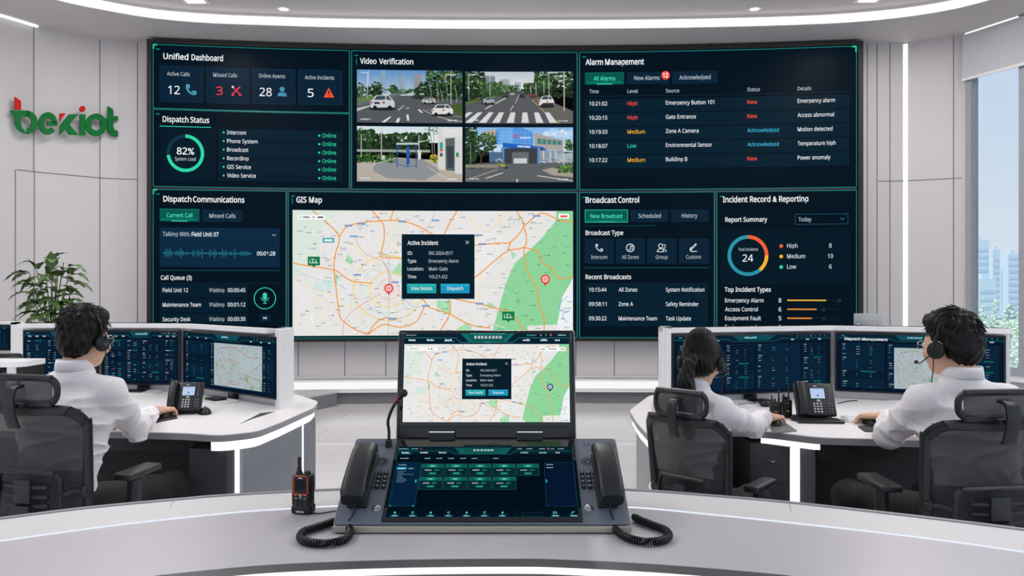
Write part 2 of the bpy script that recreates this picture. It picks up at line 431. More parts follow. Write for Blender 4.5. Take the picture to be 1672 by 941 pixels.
# ceiling lamps
lamp_spec = [(-3.32, 5.2, 8.43, 'long recessed ceiling lamp over the left side, its far end just in view'), (3.72, 5.2, 8.40, 'long recessed ceiling lamp over the right side, its far end just in view'),
             (0.1, 4.6, 7.8, 'long recessed ceiling lamp over the middle of the room'), (-3.32, 0.6, 4.0, 'long recessed ceiling lamp above the front left of the room'),
             (3.72, 0.6, 4.0, 'long recessed ceiling lamp above the front right of the room')]  # middle and front lamps are unseen, added to brighten the room
for x, y0, y1, lab in lamp_spec:
    r = thing('ceiling_light', lab, 'ceiling light', (x, (y0+y1)/2, CEI)); L = y1-y0
    g = G(); g.add(box(-.13, .13, -L/2, L/2, -0.012, -0.001), smooth=False); obj('lamp_frame', g, [WHITE], r)
    g = G(); g.add(box(-.09, .09, -L/2+.04, L/2-.04, -0.018, -0.0125), smooth=False); obj('diffuser', g, [LAMP], r)
    area('ceiling_lamp_light', (x, (y0+y1)/2, CEI-0.03), (0, 0, 0), 0.2, L, LAMP_POWER, (1, 0.985, 0.97))
for px, lab in ((463, 'small round downlight left of centre in the raised ceiling'), (1232, 'small round downlight right of centre in the raised ceiling')):
    d = (CEI-EYE)*FOC/(CY-13.5); r = thing('downlight', lab, 'downlight', ((px-CX)*d/FOC, d, CEI), group=None)
    g = G(); g.add(lathe([(0.075, -0.001), (0.075, -0.008), (0.05, -0.012), (0.048, -0.004)], 24)); obj('trim_ring', g, [WHITE], r)
    g = G(); g.add(cyl((0, 0, -0.006), (0, 0, -0.010), 0.046, n=24)); obj('lens', g, [LAMP], r)
# rail and plinth under the screen
g = G()
RP = [(x, YV(x)+0.13) for x in np.linspace(-4.3, 4.2, 24)]
strip_wall(RP, 0.14, 0.315, 0.02, g, 0, 0.14); strip_wall(RP, 0.29, 0.315, 0.15, g, 0, 0.14)
strip_wall(RP, 0.0, 0.14, 0.02, g, 1, 0.08)
PLN = mat('plinth_grey', '#77767a', .5)
struct(obj('baseboard_back', g, [WHITE, PLN]))
g = G(); strip_wall(RP, 0.185, 0.265, 0.012, g, 0, 0.155)
tag(obj('rail_light', g, [led_material('led_rail', '#ffffff', 0.95)]), 'long white light band along the low wall rail beneath the big screen', 'light strip')
for sgn, lab in ((-1, 'left'), (1, 'right')):
    pts = [(-2.45, 9.33), (-2.05, 9.33), (-2.42, 8.55), (-2.75, 8.55)] if sgn < 0 else [(2.0, 9.33), (1.75, 9.33), (2.35, 8.4), (2.7, 8.4)]
    g = G(); g.add(prism(pts, 0.0, 0.145), 1, smooth=False); g.add(prism(offset(pts, 0), 0.146, 0.16), 0, smooth=False)
    struct(obj('trim_2' if sgn < 0 else 'trim_3', g, [mat('step_top', '#a9a7aa', .4), PLN]))

# window wall on the right
wg = bpy.data.materials.new('window_glass'); wg.use_nodes = True; t_ = wg.node_tree; t_.nodes.clear()
tr = t_.nodes.new('ShaderNodeBsdfTransparent'); tr.inputs[0].default_value = (0.96, 0.98, 0.99, 1)
gl = t_.nodes.new('ShaderNodeBsdfGlossy'); gl.inputs['Roughness'].default_value = 0.02
fr = t_.nodes.new('ShaderNodeFresnel'); fr.inputs[0].default_value = 1.35
mx = t_.nodes.new('ShaderNodeMixShader'); oo = t_.nodes.new('ShaderNodeOutputMaterial')
t_.links.new(fr.outputs[0], mx.inputs[0]); t_.links.new(tr.outputs[0], mx.inputs[1]); t_.links.new(gl.outputs[0], mx.inputs[2]); t_.links.new(mx.outputs[0], oo.inputs[0])
win = thing('window_1', 'tall window wall on the right looking over the city', 'window'); win['kind'] = 'structure'
FRM = mat('window_frame_grey', '#a9adb4', 0.4, metal=0.2)
g = G(); strip_wall(WINP, 0.50, SOF, 0.008, g, 0, -0.03); obj('window_pane', g, [wg], win)
g = G()
def post(P, k, w_, dp, z0, z1, m=0):
    """upright at distance k along polyline P"""
    acc = 0
    for a, b in zip(P[:-1], P[1:]):
        a, b = Vector(a), Vector(b); L = (b-a).length
        if acc+L >= k:
            t = (b-a)/L; n = Vector((-t.y, t.x)); c = a+t*(k-acc)
            q = [c-t*w_/2-n*dp/2, c+t*w_/2-n*dp/2, c+t*w_/2+n*dp/2, c-t*w_/2+n*dp/2]
            v = [(s.x, s.y, z) for z in (z0, z1) for s in q]
            g.add((v, [(0, 1, 5, 4), (1, 2, 6, 5), (2, 3, 7, 6), (3, 0, 4, 7), (4, 5, 6, 7), (0, 3, 2, 1)]), m, smooth=False); return
        acc += L
for k in (0.04, 0.66, 2.2, 3.9, 5.6, 7.3): post(WINP, k, 0.07, 0.12, 0.45, SOF)
strip_wall(WINP, 0.44, 0.52, 0.12, g, 0, 0.06); strip_wall(WINP, SOF-0.12, SOF, 0.10, g, 0, 0.03)
obj('window_frame', g, [FRM], win)
g = G(); strip_wall(WINP, 0.40, 0.44, 0.34, g, 0, 0.24); obj('window_sill', g, [WHITE], win)
g = G(); strip_wall(WINP, 0.0, 0.40, 0.12, g, 0); struct(obj('wall_right', g, [WALLP]))
g = G(); strip_wall(WINP[:4], 3.74, SOF-0.03, 0.004, g, 0, 0.10); strip_wall(WINP[:4], 3.72, 3.75, 0.018, g, 1, 0.107)
tag(obj('roller_blind', g, [mat('blind_fabric', '#c9c8cb', 0.8, bump=0.05, bscale=400), WHITE]), 'pale grey roller blind drawn partly down over the window', 'blind')

# outside the window: ground, trees, towers
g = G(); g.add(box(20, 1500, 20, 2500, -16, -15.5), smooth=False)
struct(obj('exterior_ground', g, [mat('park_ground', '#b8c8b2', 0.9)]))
leaf = mat('hazed_foliage', '#cddcc9', 0.9, var=0.2, scale=0.6)  # leaf green paled: distance haze is put into the colour
rt = random.Random(3)
def far_tree(x, y, h, r, lab):
    t = thing('tree', lab, 'tree', (x, y, -15.5), group='trees outside the window')
    g = G()
    for _ in range(26):
        a = rt.uniform(0, 2*PI); q = rt.uniform(0, 1)**.5*r; z = rt.uniform(.35, 1)*h
        s = r*rt.uniform(.22, .42)*(1.15-.5*z/h)
        v, f = ell((q*math.cos(a)*(1.25-z/h), q*math.sin(a)*(1.25-z/h), z), (s, s, s*.8), 8, 6)
        v = [(p[0]+rt.uniform(-.18, .18)*s, p[1]+rt.uniform(-.18, .18)*s, p[2]+rt.uniform(-.18, .18)*s) for p in v]
        g.add((v, f))
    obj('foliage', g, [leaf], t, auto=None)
    g = G(); g.add(cyl((0, 0, 0), (0, 0, h*.5), r*.07, r*.05, 8)); obj('trunk', g, [mat('bark', '#6a5a4a', 0.9)], t)
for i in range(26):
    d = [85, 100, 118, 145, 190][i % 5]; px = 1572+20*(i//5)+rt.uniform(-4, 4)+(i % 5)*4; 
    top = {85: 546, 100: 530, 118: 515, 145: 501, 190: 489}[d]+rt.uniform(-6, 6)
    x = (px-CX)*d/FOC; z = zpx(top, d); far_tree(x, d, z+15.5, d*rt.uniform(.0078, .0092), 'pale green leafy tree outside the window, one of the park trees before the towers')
TW = mat('hazed_facade', '#cad6e4', 0.6, var=0.04)  # pale blue stands in for haze over the far buildings
TWW = mat('hazed_windows', '#b8c8dc', 0.4)  # window bands paled with the same painted haze
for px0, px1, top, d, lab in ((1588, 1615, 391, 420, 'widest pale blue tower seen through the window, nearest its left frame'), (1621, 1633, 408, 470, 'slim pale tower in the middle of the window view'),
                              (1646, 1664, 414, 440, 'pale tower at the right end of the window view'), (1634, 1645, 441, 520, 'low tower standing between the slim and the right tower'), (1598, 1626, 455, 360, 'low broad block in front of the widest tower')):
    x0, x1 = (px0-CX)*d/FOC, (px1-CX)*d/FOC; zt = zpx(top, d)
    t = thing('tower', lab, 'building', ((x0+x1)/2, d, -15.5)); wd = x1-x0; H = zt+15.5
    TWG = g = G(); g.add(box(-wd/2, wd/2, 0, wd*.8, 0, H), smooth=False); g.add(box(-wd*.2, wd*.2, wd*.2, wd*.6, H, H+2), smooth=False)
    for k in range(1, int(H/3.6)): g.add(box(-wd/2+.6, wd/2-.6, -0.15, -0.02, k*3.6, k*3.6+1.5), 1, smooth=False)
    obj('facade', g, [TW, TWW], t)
# neighbouring far city so the horizon is not empty
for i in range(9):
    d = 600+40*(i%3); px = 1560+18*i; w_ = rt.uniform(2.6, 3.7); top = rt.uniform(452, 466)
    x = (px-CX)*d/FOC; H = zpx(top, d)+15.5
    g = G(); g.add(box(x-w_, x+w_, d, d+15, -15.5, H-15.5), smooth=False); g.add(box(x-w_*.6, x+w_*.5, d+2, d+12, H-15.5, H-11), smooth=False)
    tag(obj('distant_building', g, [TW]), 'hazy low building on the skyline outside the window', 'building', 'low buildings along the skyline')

# ================================================================== COMPANY LOGO ON THE LEFT WALL
RED = mat('sign_red', '#c8160e', 0.5, var=0.02, spec=.15); GRN = mat('sign_green', '#047032', 0.5, var=0.02, spec=.15)
LW = LEFTP
def sign_pt(cx, cy, out):
    px, py = cx/3.136, cy/3.136; p, n = at_px(LW, px)
    # smooth the wall depth under the letters so that they stand as straight rigid letters
    a = Vector((-5.42, 8.43)); b = Vector((-4.72, 9.22)); k = (px-CX)/FOC
    fa, fb = a.x-k*a.y, b.x-k*b.y; q = a+(b-a)*(fa/(fa-fb)); t = (b-a).normalized(); n = Vector((-t.y, t.x))
    z = zpx(py, q.y); q = q-n*out
    return (q.x, q.y, z)
def extr(P, g, m, o0=0.012, o1=0.034):
    n = len(P); v = [sign_pt(x, y, o0) for x, y in P]+[sign_pt(x, y, o1) for x, y in P]
    g.add((v, [tuple(range(n, 2*n)), tuple(range(n))[::-1]]+[(i, (i+1) % n, (i+1) % n+n, i+n) for i in range(n)]), m, smooth=False)
def arc(cx, cy, rx, ry, a0, a1, n=16): return [(cx+rx*math.cos(math.radians(a0+(a1-a0)*i/n)), cy+ry*math.sin(math.radians(a0+(a1-a0)*i/n))) for i in range(n+1)]
def ringp(g, m, cx, cy, rx, ry, ix, iy, a0, a1, n=20):
    A = arc(cx, cy, rx, ry, a0, a1, n); B = arc(cx, cy, ix, iy, a0, a1, n)
    for i in range(n): extr([A[i], A[i+1], B[i+1], B[i]], g, m)
sg = thing('wall_sign', 'raised green lettering sign with red accents on the left wall', 'sign', (0, 0, 0))
def letter(name, fn): g = G(); fn(g); obj(name, g, [GRN, RED], sg)
def L_b(g):
    extr([(70, 497), (103, 520), (103, 565), (72, 562)], g, 1)
    extr([(45, 568), (140, 568), (150, 600), (72, 600), (60, 585)], g, 0)
    ringp(g, 0, 130, 629, 58, 60, 27, 30, -85, 85); extr([(70, 600), (102, 600), (102, 628), (108, 655), (134, 686), (105, 682), (82, 662), (71, 635)], g, 0)
def L_e(g):
    ringp(g, 0, 240, 634, 48, 58, 20, 29, 40, 360); extr([(238, 622), (288, 622), (288, 646), (238, 646)], g, 0)
def L_x(g):
    extr([(300, 583), (332, 583), (300, 622)], g, 1)
    extr([(348, 588), (394, 587), (350, 640), (396, 693), (350, 693), (328, 664), (301, 692), (301, 650), (316, 628)], g, 0)
def L_i(g): extr([(403, 588), (432, 588), (432, 695), (403, 695)], g, 0); extr(arc(417, 560, 15, 15.5, 0, 345, 22), g, 1)
def L_o(g): ringp(g, 0, 487, 641, 54, 58, 27, 30, 0, 360, 32)
def L_t(g): extr([(547, 546), (574, 562), (574, 597), (598, 597), (598, 620), (574, 620), (574, 652), (582, 668), (598, 672), (598, 702), (572, 700), (552, 684), (546, 660), (546, 620), (533, 617), (546, 597)], g, 0)
for n_, f_ in (('letter_b', L_b), ('letter_e', L_e), ('letter_x', L_x), ('letter_i', L_i), ('letter_o', L_o), ('letter_t', L_t)): letter(n_, f_)
for cx, cy in ((90, 600), (160, 640), (262, 600), (215, 650), (330, 660), (417, 640), (455, 620), (525, 650), (560, 640)):
    a = sign_pt(cx, cy, 0.02); b = sign_pt(cx, cy, -0.11); obj('standoff_pin', G().add(cyl(a, b, 0.012, n=8)), [CHROME], sg)

# ================================================================== VIDEO WALL
vw = thing('video_wall', 'huge curved video wall of dark dashboard panels across the back wall', 'screen', (0, 9.0, 0))
def VP(x, z, out=0.0): return (x, YV(x)-out-9.0, z)
def zv(px, py): return zpx(py, DV(px))
ZT, ZB = zv(250, 72), zv(640, 552)
XL, XR = XV(250), XV(1399)
X0, X1, Z0, Z1 = XV(242.5), XV(1407), zv(640, 557.5), zv(250, 65.5)
xs = np.linspace(X0, X1, 60)
g = G()
def vstrip(g, xa, xb, z0, z1, o0, o1, m=0, n=None):
    n = n or max(1, int((xb-xa)/0.15)); X = np.linspace(xa, xb, n+1); v = []; f = []
    for x in X: v += [VP(x, z0, o0), VP(x, z0, o1), VP(x, z1, o1), VP(x, z1, o0)]
    for i in range(n):
        a = 4*i
        f += [(a, a+4, a+5, a+1), (a+1, a+5, a+6, a+2), (a+2, a+6, a+7, a+3), (a+3, a+7, a+4, a)]
    f += [(0, 1, 2, 3), (4*n+3, 4*n+2, 4*n+1, 4*n)]
    g.add((v, f), m, smooth=False)
vstrip(g, X0, XL, Z0, Z1, -0.14, 0.045); vstrip(g, XR, X1, Z0, Z1, -0.14, 0.045)
vstrip(g, XL, XR, ZT+.005, Z1, -0.14, 0.045); vstrip(g, XL, XR, Z0, ZB-.005, -0.14, 0.045)
obj('bezel_frame', g, [mat('video_frame_black', '#0c0b0b', 0.5)], vw)
g = G(); vstrip(g, XL, XR, ZB-.005, ZT+.005, -0.12, 0.0)
obj('backing', g, [BEZ], vw)
# canvas in photograph-sized units: x = column on the wall, y = row; both turned into metres along the wall
def wall_fn(x, y, h):
    X = float(np.interp(x, _px, _X)); return X, YV(X)-0.004-h-9.0, y
class WC(Canvas):
    """x in wall columns, y given in picture rows at that column; heights kept level along the wall"""
    def __init__(s, refx=None): super().__init__(None, split=22, step=0.0004); s.fn = s.f3; s.k = None
    def f3(s, x, y, h):
        X = float(np.interp(x, _px, _X)); Y = YV(X)-0.004-h
        return (X, Y-9.0, s.zr(x, y))
    def zr(s, x, y): return zpx(y, DV(s.x0 if s.x0 is not None else x))
    x0 = None
    def level(s, x0): s.x0 = x0; return s       # rows measured at column x0 stay level to both sides
NAVY, NAVY2, CARD, CY_, WHT, GRY = '#03131f', '#051b2c', '#072236', '#1f9292', '#eef3f6', '#b9c4cc'
GRE, REDc, YEL, BLU = '#2fd6a4', '#ff4f3e', '#f6b32f', '#3fb4d8'
zsplit = (zv(250, 304.8), zv(250, 309)); 
def row_at(z, x): return CY-(z-EYE)*FOC/DV(x)
def panel(name, xa, xb, za, zb, fill=NAVY, corner=True):
    """za top height, zb bottom height. Rows are given at column xa."""
    c = WC().level(xa); ya, yb = row_at(za, xa), row_at(zb, xa)
    c.rect(xa, ya, xb, yb, '#020c15', 0)
    c.rect(xa+1, ya+1, xb-1, yb-1, fill, 1)
    for k in range(10):   # soft glow of the screen design, lighter navy towards the middle
        m = (yb-ya)*0.035*k; n = (xb-xa)*0.02*k
    c.frame(xa, ya, xb, yb, .85, CY_, 2)
    if corner:
        c.rect(xa, ya, xa+7, ya+2.2, GRE, 3); c.rect(xa, ya, xa+2.0, ya+8, GRE, 3)
    c.rect(xa+5, ya+7, xa+11, ya+9, '#0f7f68', 3)
    return c
def done(c, name, parent=vw, label=None):
    o = c.build(name, parent)
    if label: o['label'] = label
    return o
def tabbtn(c, x0, y0, x1, y1, s, tx, tw, on=False, by=None, h=6.6):
    c.rect(x0, y0, x1, y1, '#06574f' if on else '#0b2438', 4)
    if on:
        c.rect(x0, y0, x1, y0+.8, '#15806f', 5); c.rect(x0+(x1-x0)*.3, y1-1.2, x1-(x1-x0)*.3, y1, '#46e0b4', 5)
        c.rect(x0+3, y1-5, x1-3, y1-1.2, '#077264', 5)
    c.text(tx, by or (y1-(y1-y0-h)/2), s, h, '#4ff0c4' if on else '#b9c6d2', tw, layer=6)
def card(c, x0, y0, x1, y1, f=CARD, e='#0d3346'): c.rect(x0, y0, x1, y1, e, 3); c.rect(x0+.8, y0+.8, x1-.8, y1-.8, f, 4)
def ph_icon(c, x, y, r, col, t=None, L=6):
    t = t or r*.32; P = [(x+r*a, y+r*b) for a, b in ((-.75, -.85), (-.8, -.3), (-.45, .25), (.0, .65), (.5, .85), (.9, .7))]
    c.line(P, t, col, L); c.line([P[0], (P[0][0]+r*.4, P[0][1]+r*.05)], t*1.3, col, L); c.line([(P[0][0]+r*.35, P[0][1]), (P[0][0]+r*.4, P[0][1]+r*.5)], t, col, L)
    c.line([P[-1], (P[-1][0]-r*.1, P[-1][1]-r*.4)], t*1.3, col, L); c.line([(P[-1][0]-r*.1, P[-1][1]-r*.4), (P[-1][0]-r*.6, P[-1][1]-r*.35)], t, col, L)

# ---- unified dashboard
c = panel('u', 250, 571, ZT, zv(250, 177), corner=True); c.level(267)
c.text(267, 96.5, 'Unified', 9.3, WHT, 41, bold=.02, layer=6); c.text(313, 96.5, 'Dashboard', 9.3, WHT, 51.5, bold=.02, layer=6)
for (x0, y0, x1, y1), lab, lx, lw, by, num, nx, nw, nb, nc in (((261, 107, 332, 166), 'Active Calls', 273, 37, 123.5, '12', 275, 19, 153.5, WHT), ((337.5, 110, 407, 168), 'Missed Calls', 348.5, 39, 125.5, '3', 353, 11, 155, '#e83b48'),
        ((412, 112, 482, 169.5), 'Online Agents', 423, 43, 127, '28', 424, 20, 157, WHT), ((487.5, 113.5, 559, 171), 'Active Incidents', 498, 48, 129.5, '5', 502.5, 10, 158.5, WHT)):
    c.level(x0); card(c, x0, y0, x1, y1); c.level(lx); c.text(lx, by, lab, 6.3, GRY, lw, layer=6); c.text(nx, nb, num, 13.5, nc, nw, layer=6)
c.level(312); ph_icon(c, 312, 147, 8.5, '#4aa3c0')
c.level(386); c.line([(379, 155), (392, 142)], 2.2, '#d93a48', 6); c.line([(380, 142), (393, 155)], 2.2, '#d93a48', 7); c.disc(380.5, 142.5, 2, '#d8d0c0', 8); c.disc(380.5, 155, 2.1, '#e83b48', 8); c.disc(392.5, 155, 2.1, '#e83b48', 8)
c.level(461); c.disc(461, 146, 4.1, '#4a8fb0', 6); c.poly([(453.5, 157.5), (454, 153.5), (457, 151.2), (465, 151.2), (468, 153.5), (468.5, 157.5)], '#4a8fb0', 6)
c.level(537); c.poly([(537, 143.5), (546, 159.5), (528.5, 159.5)], '#f2542f', 6); c.rect(536.2, 148, 538, 154.5, '#301008', 7); c.rect(536.2, 156, 538, 157.6, '#301008', 7)
done(c, 'dashboard_panel')
# ---- dispatch status
c = panel('s', 250, 571, zv(250, 178), zsplit[0], corner=False); c.level(266)
c.text(266, 199, 'Dispatch', 9, WHT, 42, bold=.015, layer=6); c.text(311, 199, 'Status', 9, WHT, 31, bold=.015, layer=6); c.rect(261, 205.5, 345, 207, '#2bb59c', 5)
c.rect(263, 210, 352, 297, '#041a28', 3)
c.level(303); c.ring(303, 250.5, 25.3, 30.7, '#123447', 4); c.ring(303, 250.5, 25.3, 30.7, GRE, 5, a0=-90, a1=-90+360*.73)
c.text(289, 252.5, '82%', 11, WHT, 28.5, bold=.01, layer=6); c.text(286, 262.5, 'System Load', 5.6, GRY, 34, layer=6)
c.level(371)
for k, (s_, w_) in enumerate((('Intercom', 31), ('Phone System', 50), ('Broadcast', 35), ('Recording', 35), ('GIS Service', 39), ('Video Service', 47))):
    y = 219.6+14.05*k; c.rect(357, y-9.3, 560, y+4.0, '#05202f' if k % 2 == 0 else '#061c2c', 3); c.rect(357, y+4.2, 560, y+4.8, '#0c3141', 4)
    c.disc(365.5, y-3, 1.6, GRE, 6); c.text(371, y, s_, 6.5, WHT, w_, layer=6)
    c.disc(521.5, y-.7, 1.8, GRE, 6); c.text(526.5, y+2.2, 'Online', 6.5, GRE, 22.5, layer=6)
done(c, 'dispatch_status_panel')
# ---- video verification
VIDX = [(583, 115, 755, 201), (760, 117.5, 935.5, 202), (583, 207, 755, 297), (760, 208.3, 935.5, 297.6)]
c = panel('v', 574, 942.5, ZT, zsplit[0], corner=False); c.level(588)
c.text(588, 104.2, 'Video', 9, WHT, 27, bold=.015, layer=6); c.text(619, 104.2, 'Verification', 9, WHT, 56, bold=.015, layer=6); c.rect(581.5, 96, 582.6, 106, '#1a8f86', 5)
vpanel = done(c, 'video_verification_panel')
# ---- alarms
c = panel('a', 946, 1398.5, ZT, zsplit[0], corner=False); c.level(1398.5); yt = row_at(ZT, 1398.5)
c.rect(1391, yt, 1398.5, yt+2.2, GRE, 3); c.rect(1396.3, yt, 1398.5, yt+10, GRE, 3); c.level(956)
c.text(956, 106.3, 'Alarm', 9.2, WHT, 28.5, bold=.02, layer=6); c.text(988, 106.3, 'Management', 9.2, WHT, 63.5, bold=.02, layer=6)
c.level(1040); tabbtn(c, 955, 118.3, 1019, 137.6, 'All Alarms', 969, 35.5, True, 131.2, 6.8); tabbtn(c, 1023, 118, 1092, 137.6, 'New Alarms', 1035.5, 41.5, False, 131, 6.8)
c.disc(1086.6, 123.8, 7.2, '#ee4238', 7, n=24); c.text(1081.8, 127.2, '12', 7.2, '#ffffff', 9, bold=.03, layer=8)
c.level(1135); tabbtn(c, 1097.5, 116.3, 1172, 136.6, 'Acknowledged', 1109, 51, False, 129.8, 6.8)
c.level(1090); c.rect(956, 155.8, 1386, 156.5, '#0f3344', 4)
H = [('Time', 962, 15.5, 152.6), ('Level', 1024.5, 16.5, 152.2), ('Source', 1087, 22, 151.4), ('Status', 1220, 20.5, 149.4), ('Details', 1302, 22.5, 148)]
for s_, x, w_, y in H: c.level(x); c.text(x, y, s_, 6.0, GRY, w_, layer=6)
rows = [('10:21:02', 'High', 16.5, REDc, 'Emergency Button 101', 79, 'New', 16, REDc, 'Emergency alarm', 61), ('10:20:15', 'High', 16.5, REDc, 'Gate Entrance', 49, 'New', 16, REDc, 'Access abnormal', 59.5),
        ('10:19:33', 'Medium', 28.5, YEL, 'Zone A Camera', 53.5, 'Acknowledged', 51.5, BLU, 'Motion detected', 57), ('10:18:07', 'Low', 14.5, GRE, 'Environmental Sensor', 75.5, 'Acknowledged', 51.5, BLU, 'Temperature high', 62), ('10:17:22', 'Medium', 28.5, YEL, 'Building B', 35, 'New', 16, REDc, 'Power anomaly', 53.5)]
for k, r_ in enumerate(rows):
    dy = 23.05*k; c.level(1087); c.rect(955, 160.6+dy, 1387, 180.6+dy, '#06202f', 3); c.rect(955, 181+dy, 1387, 181.7+dy, '#0a2a3a', 4)
    c.level(962); c.text(962, 172.7+dy, r_[0], 6.3, WHT, 29.5, layer=6); c.level(1024.5); c.text(1024.5, 172.5+dy, r_[1], 6.5, r_[3], r_[2], layer=6)
    c.level(1087); c.text(1087, 171.3+dy, r_[4], 6.5, WHT, r_[5], layer=6); c.level(1220); c.text(1220, 170.2+dy, r_[6], 6.5, r_[8], r_[7], layer=6); c.level(1302); c.text(1302, 168.3+dy*1.005, r_[9], 6.5, WHT, r_[10], layer=6)
done(c, 'alarm_panel')
# ---- dispatch communications
zt2 = zsplit[1]
c = panel('c', 250, 467.5, zt2, ZB, corner=True); c.level(267)
c.text(267, 329.3, 'Dispatch', 9, WHT, 46, bold=.02, layer=6); c.text(315.5, 329.3, 'Communications', 9, WHT, 84, bold=.02, layer=6)
tabbtn(c, 261, 341, 326, 361.5, 'Current Call', 272.5, 42, True, 354.6); tabbtn(c, 330.5, 341.5, 396, 361.8, 'Missed Calls', 342, 43, False, 354.8)
c.rect(261, 371.5, 457, 436, '#0a2740', 3); c.rect(261, 371.5, 457, 392, '#0b2a42', 4)
c.text(266, 385.6, 'Talking With:', 6.8, GRY, 45, layer=6); c.text(313.3, 385.6, 'Field Unit 07', 6.8, WHT, 44, bold=.012, layer=6); c.line([(445, 381.5), (447.7, 384), (450.4, 381.5)], .8, GRY, 6)
rw = random.Random(5)
for k in range(58):
    x = 267+k*2.52; a = (1.2+5*abs(math.sin(k*.9)*math.sin(k*.31+1)))*rw.uniform(.5, 1.3)
    if k in (4, 11, 25, 38, 46): a = 8
    c.rect(x, 413.5-a, x+.95, 413.5+a, '#23808c', 6)
c.rect(266, 413.1, 412, 413.9, '#1d6f7d', 5); c.text(419.8, 416.5, '00:01:28', 6.4, WHT, 30, bold=.01, layer=6)
c.rect(261, 441.2, 457, 442, '#16585f', 4); c.text(263, 457, 'Call Queue (3)', 7, WHT, 50.5, bold=.01, layer=6); c.rect(261, 462.3, 455, 462.9, '#0d3344', 4)
for k, (a, w_, b) in enumerate((('Field Unit 12', 41.5, '00:00:45'), ('Maintenance Team', 62.5, '00:01:12'), ('Security Desk', 45.5, '00:00:30'))):
    y = 477.3+23.8*k; c.rect(261, y-13, 405, y+9, '#051d2d', 3); c.text(266, y, a, 6.5, WHT, w_, layer=6); c.text(342, y, 'Waiting', 6.5, GRY, 24.5, layer=6); c.text(372, y, b, 6.5, WHT, 29, layer=6)
c.ring(432.8, 487.6, 16.8, 18.2, '#2fc9a0', 6); c.disc(432.8, 481.5, 3.4, '#35cfa8', 7); c.rect(429.4, 481.5, 436.2, 487, '#35cfa8', 8); c.disc(432.8, 487, 3.4, '#35cfa8', 9)
c.ring(432.8, 486.2, 5.6, 6.6, '#35cfa8', 6, a0=0, a1=180); c.rect(432.2, 492, 433.4, 496, '#35cfa8', 7); c.rect(429.6, 495.6, 436, 496.6, '#35cfa8', 7)
c.rect(424, 514.5, 442, 526.5, '#0a2538', 4); c.rect(430, 518.6, 432.5, 522, GRY, 6); c.rect(433.4, 518.6, 435.8, 522, GRY, 6)
done(c, 'communications_panel')
# ---- broadcast
c = panel('b', 946, 1166.5, zt2, ZB, corner=False); c.level(956)
c.text(956, 331.3, 'Broadcast', 9, WHT, 50.5, bold=.02, layer=6); c.text(1009, 331.3, 'Control', 9, WHT, 34.5, bold=.02, layer=6)
tabbtn(c, 955, 342.8, 1025, 363.6, 'New Broadcast', 964, 52.5, True, 356.4); c.frame(955, 342.8, 1025, 363.6, .8, GRE, 6)
tabbtn(c, 1029.5, 343, 1091, 363, 'Scheduled', 1042.5, 36.5, False, 356.3); tabbtn(c, 1095.5, 343, 1157, 363, 'History', 1113, 25.5, False, 356.3)
c.rect(955, 368.6, 1070, 369.3, '#0f4a50', 4); c.text(956, 384, 'Broadcast Type', 7.2, WHT, 61.5, bold=.012, layer=6)
for x0, x1, s_, tx, tw in ((955, 1001.5, 'Intercom', 965, 26.5), (1006, 1052.5, 'All Zones', 1015, 28), (1057, 1104, 'Group', 1070.5, 19.5), (1109, 1157, 'Custom', 1120, 24.5)):
    card(c, x0, 390, x1, 430.4, '#0a2336', '#0c2c40'); c.text(tx, 423, s_, 6, '#aebac4', tw, layer=6)
ph_icon(c, 978, 405, 6.5, WHT, 1.2); c.ring(1029, 405, 5.6, 6.8, WHT, 6); c.line([(1026, 408), (1029, 408), (1029, 402), (1032, 402), (1032, 408)], .9, WHT, 6)
c.ring(1078.5, 402, 2.8, 3.8, WHT, 6); c.ring(1078.5, 412, 5, 6, WHT, 6, a0=180, a1=360); c.ring(1083.5, 402.5, 2.3, 3.2, WHT, 7, a0=-100, a1=100); c.ring(1083, 412, 4.4, 5.3, WHT, 7, a0=250, a1=360); c.rect(1072.5, 411, 1084.5, 412, WHT, 7)
c.line([(1128, 408), (1136, 399.5)], 2.6, WHT, 6); c.line([(1128.6, 407.4), (1135.4, 400.2)], 1.0, '#0a2336', 7); c.ring(1130, 408, 3, 4, WHT, 6, a0=60, a1=300); c.rect(1130, 410.6, 1138, 411.6, WHT, 6)
c.rect(955, 437, 1157, 438, '#155a60', 4); c.text(956, 456, 'Recent Broadcasts', 7.2, WHT, 74.5, bold=.012, layer=6)
for k, (a, b, bw, d_, dw) in enumerate((('10:15:44', 'All Zones', 30.5, 'System Notification', 63), ('09:58:11', 'Zone A', 23.5, 'Safety Reminder', 53.5), ('09:30:22', 'Maintenance Team', 62.5, 'Task Update', 41))):
    y = 476.4+23.4*k; c.rect(955, y-14, 1156, y+8.4, '#06202f', 3); c.rect(955, y+8.8, 1156, y+9.4, '#0a2a3a', 4)
    c.text(961.5, y, a, 6.4, WHT, 28.8, layer=6); c.text(1010, y, b, 6.4, WHT, bw, layer=6); c.text(1087, y, d_, 6.4, WHT, dw, layer=6)
done(c, 'broadcast_panel')
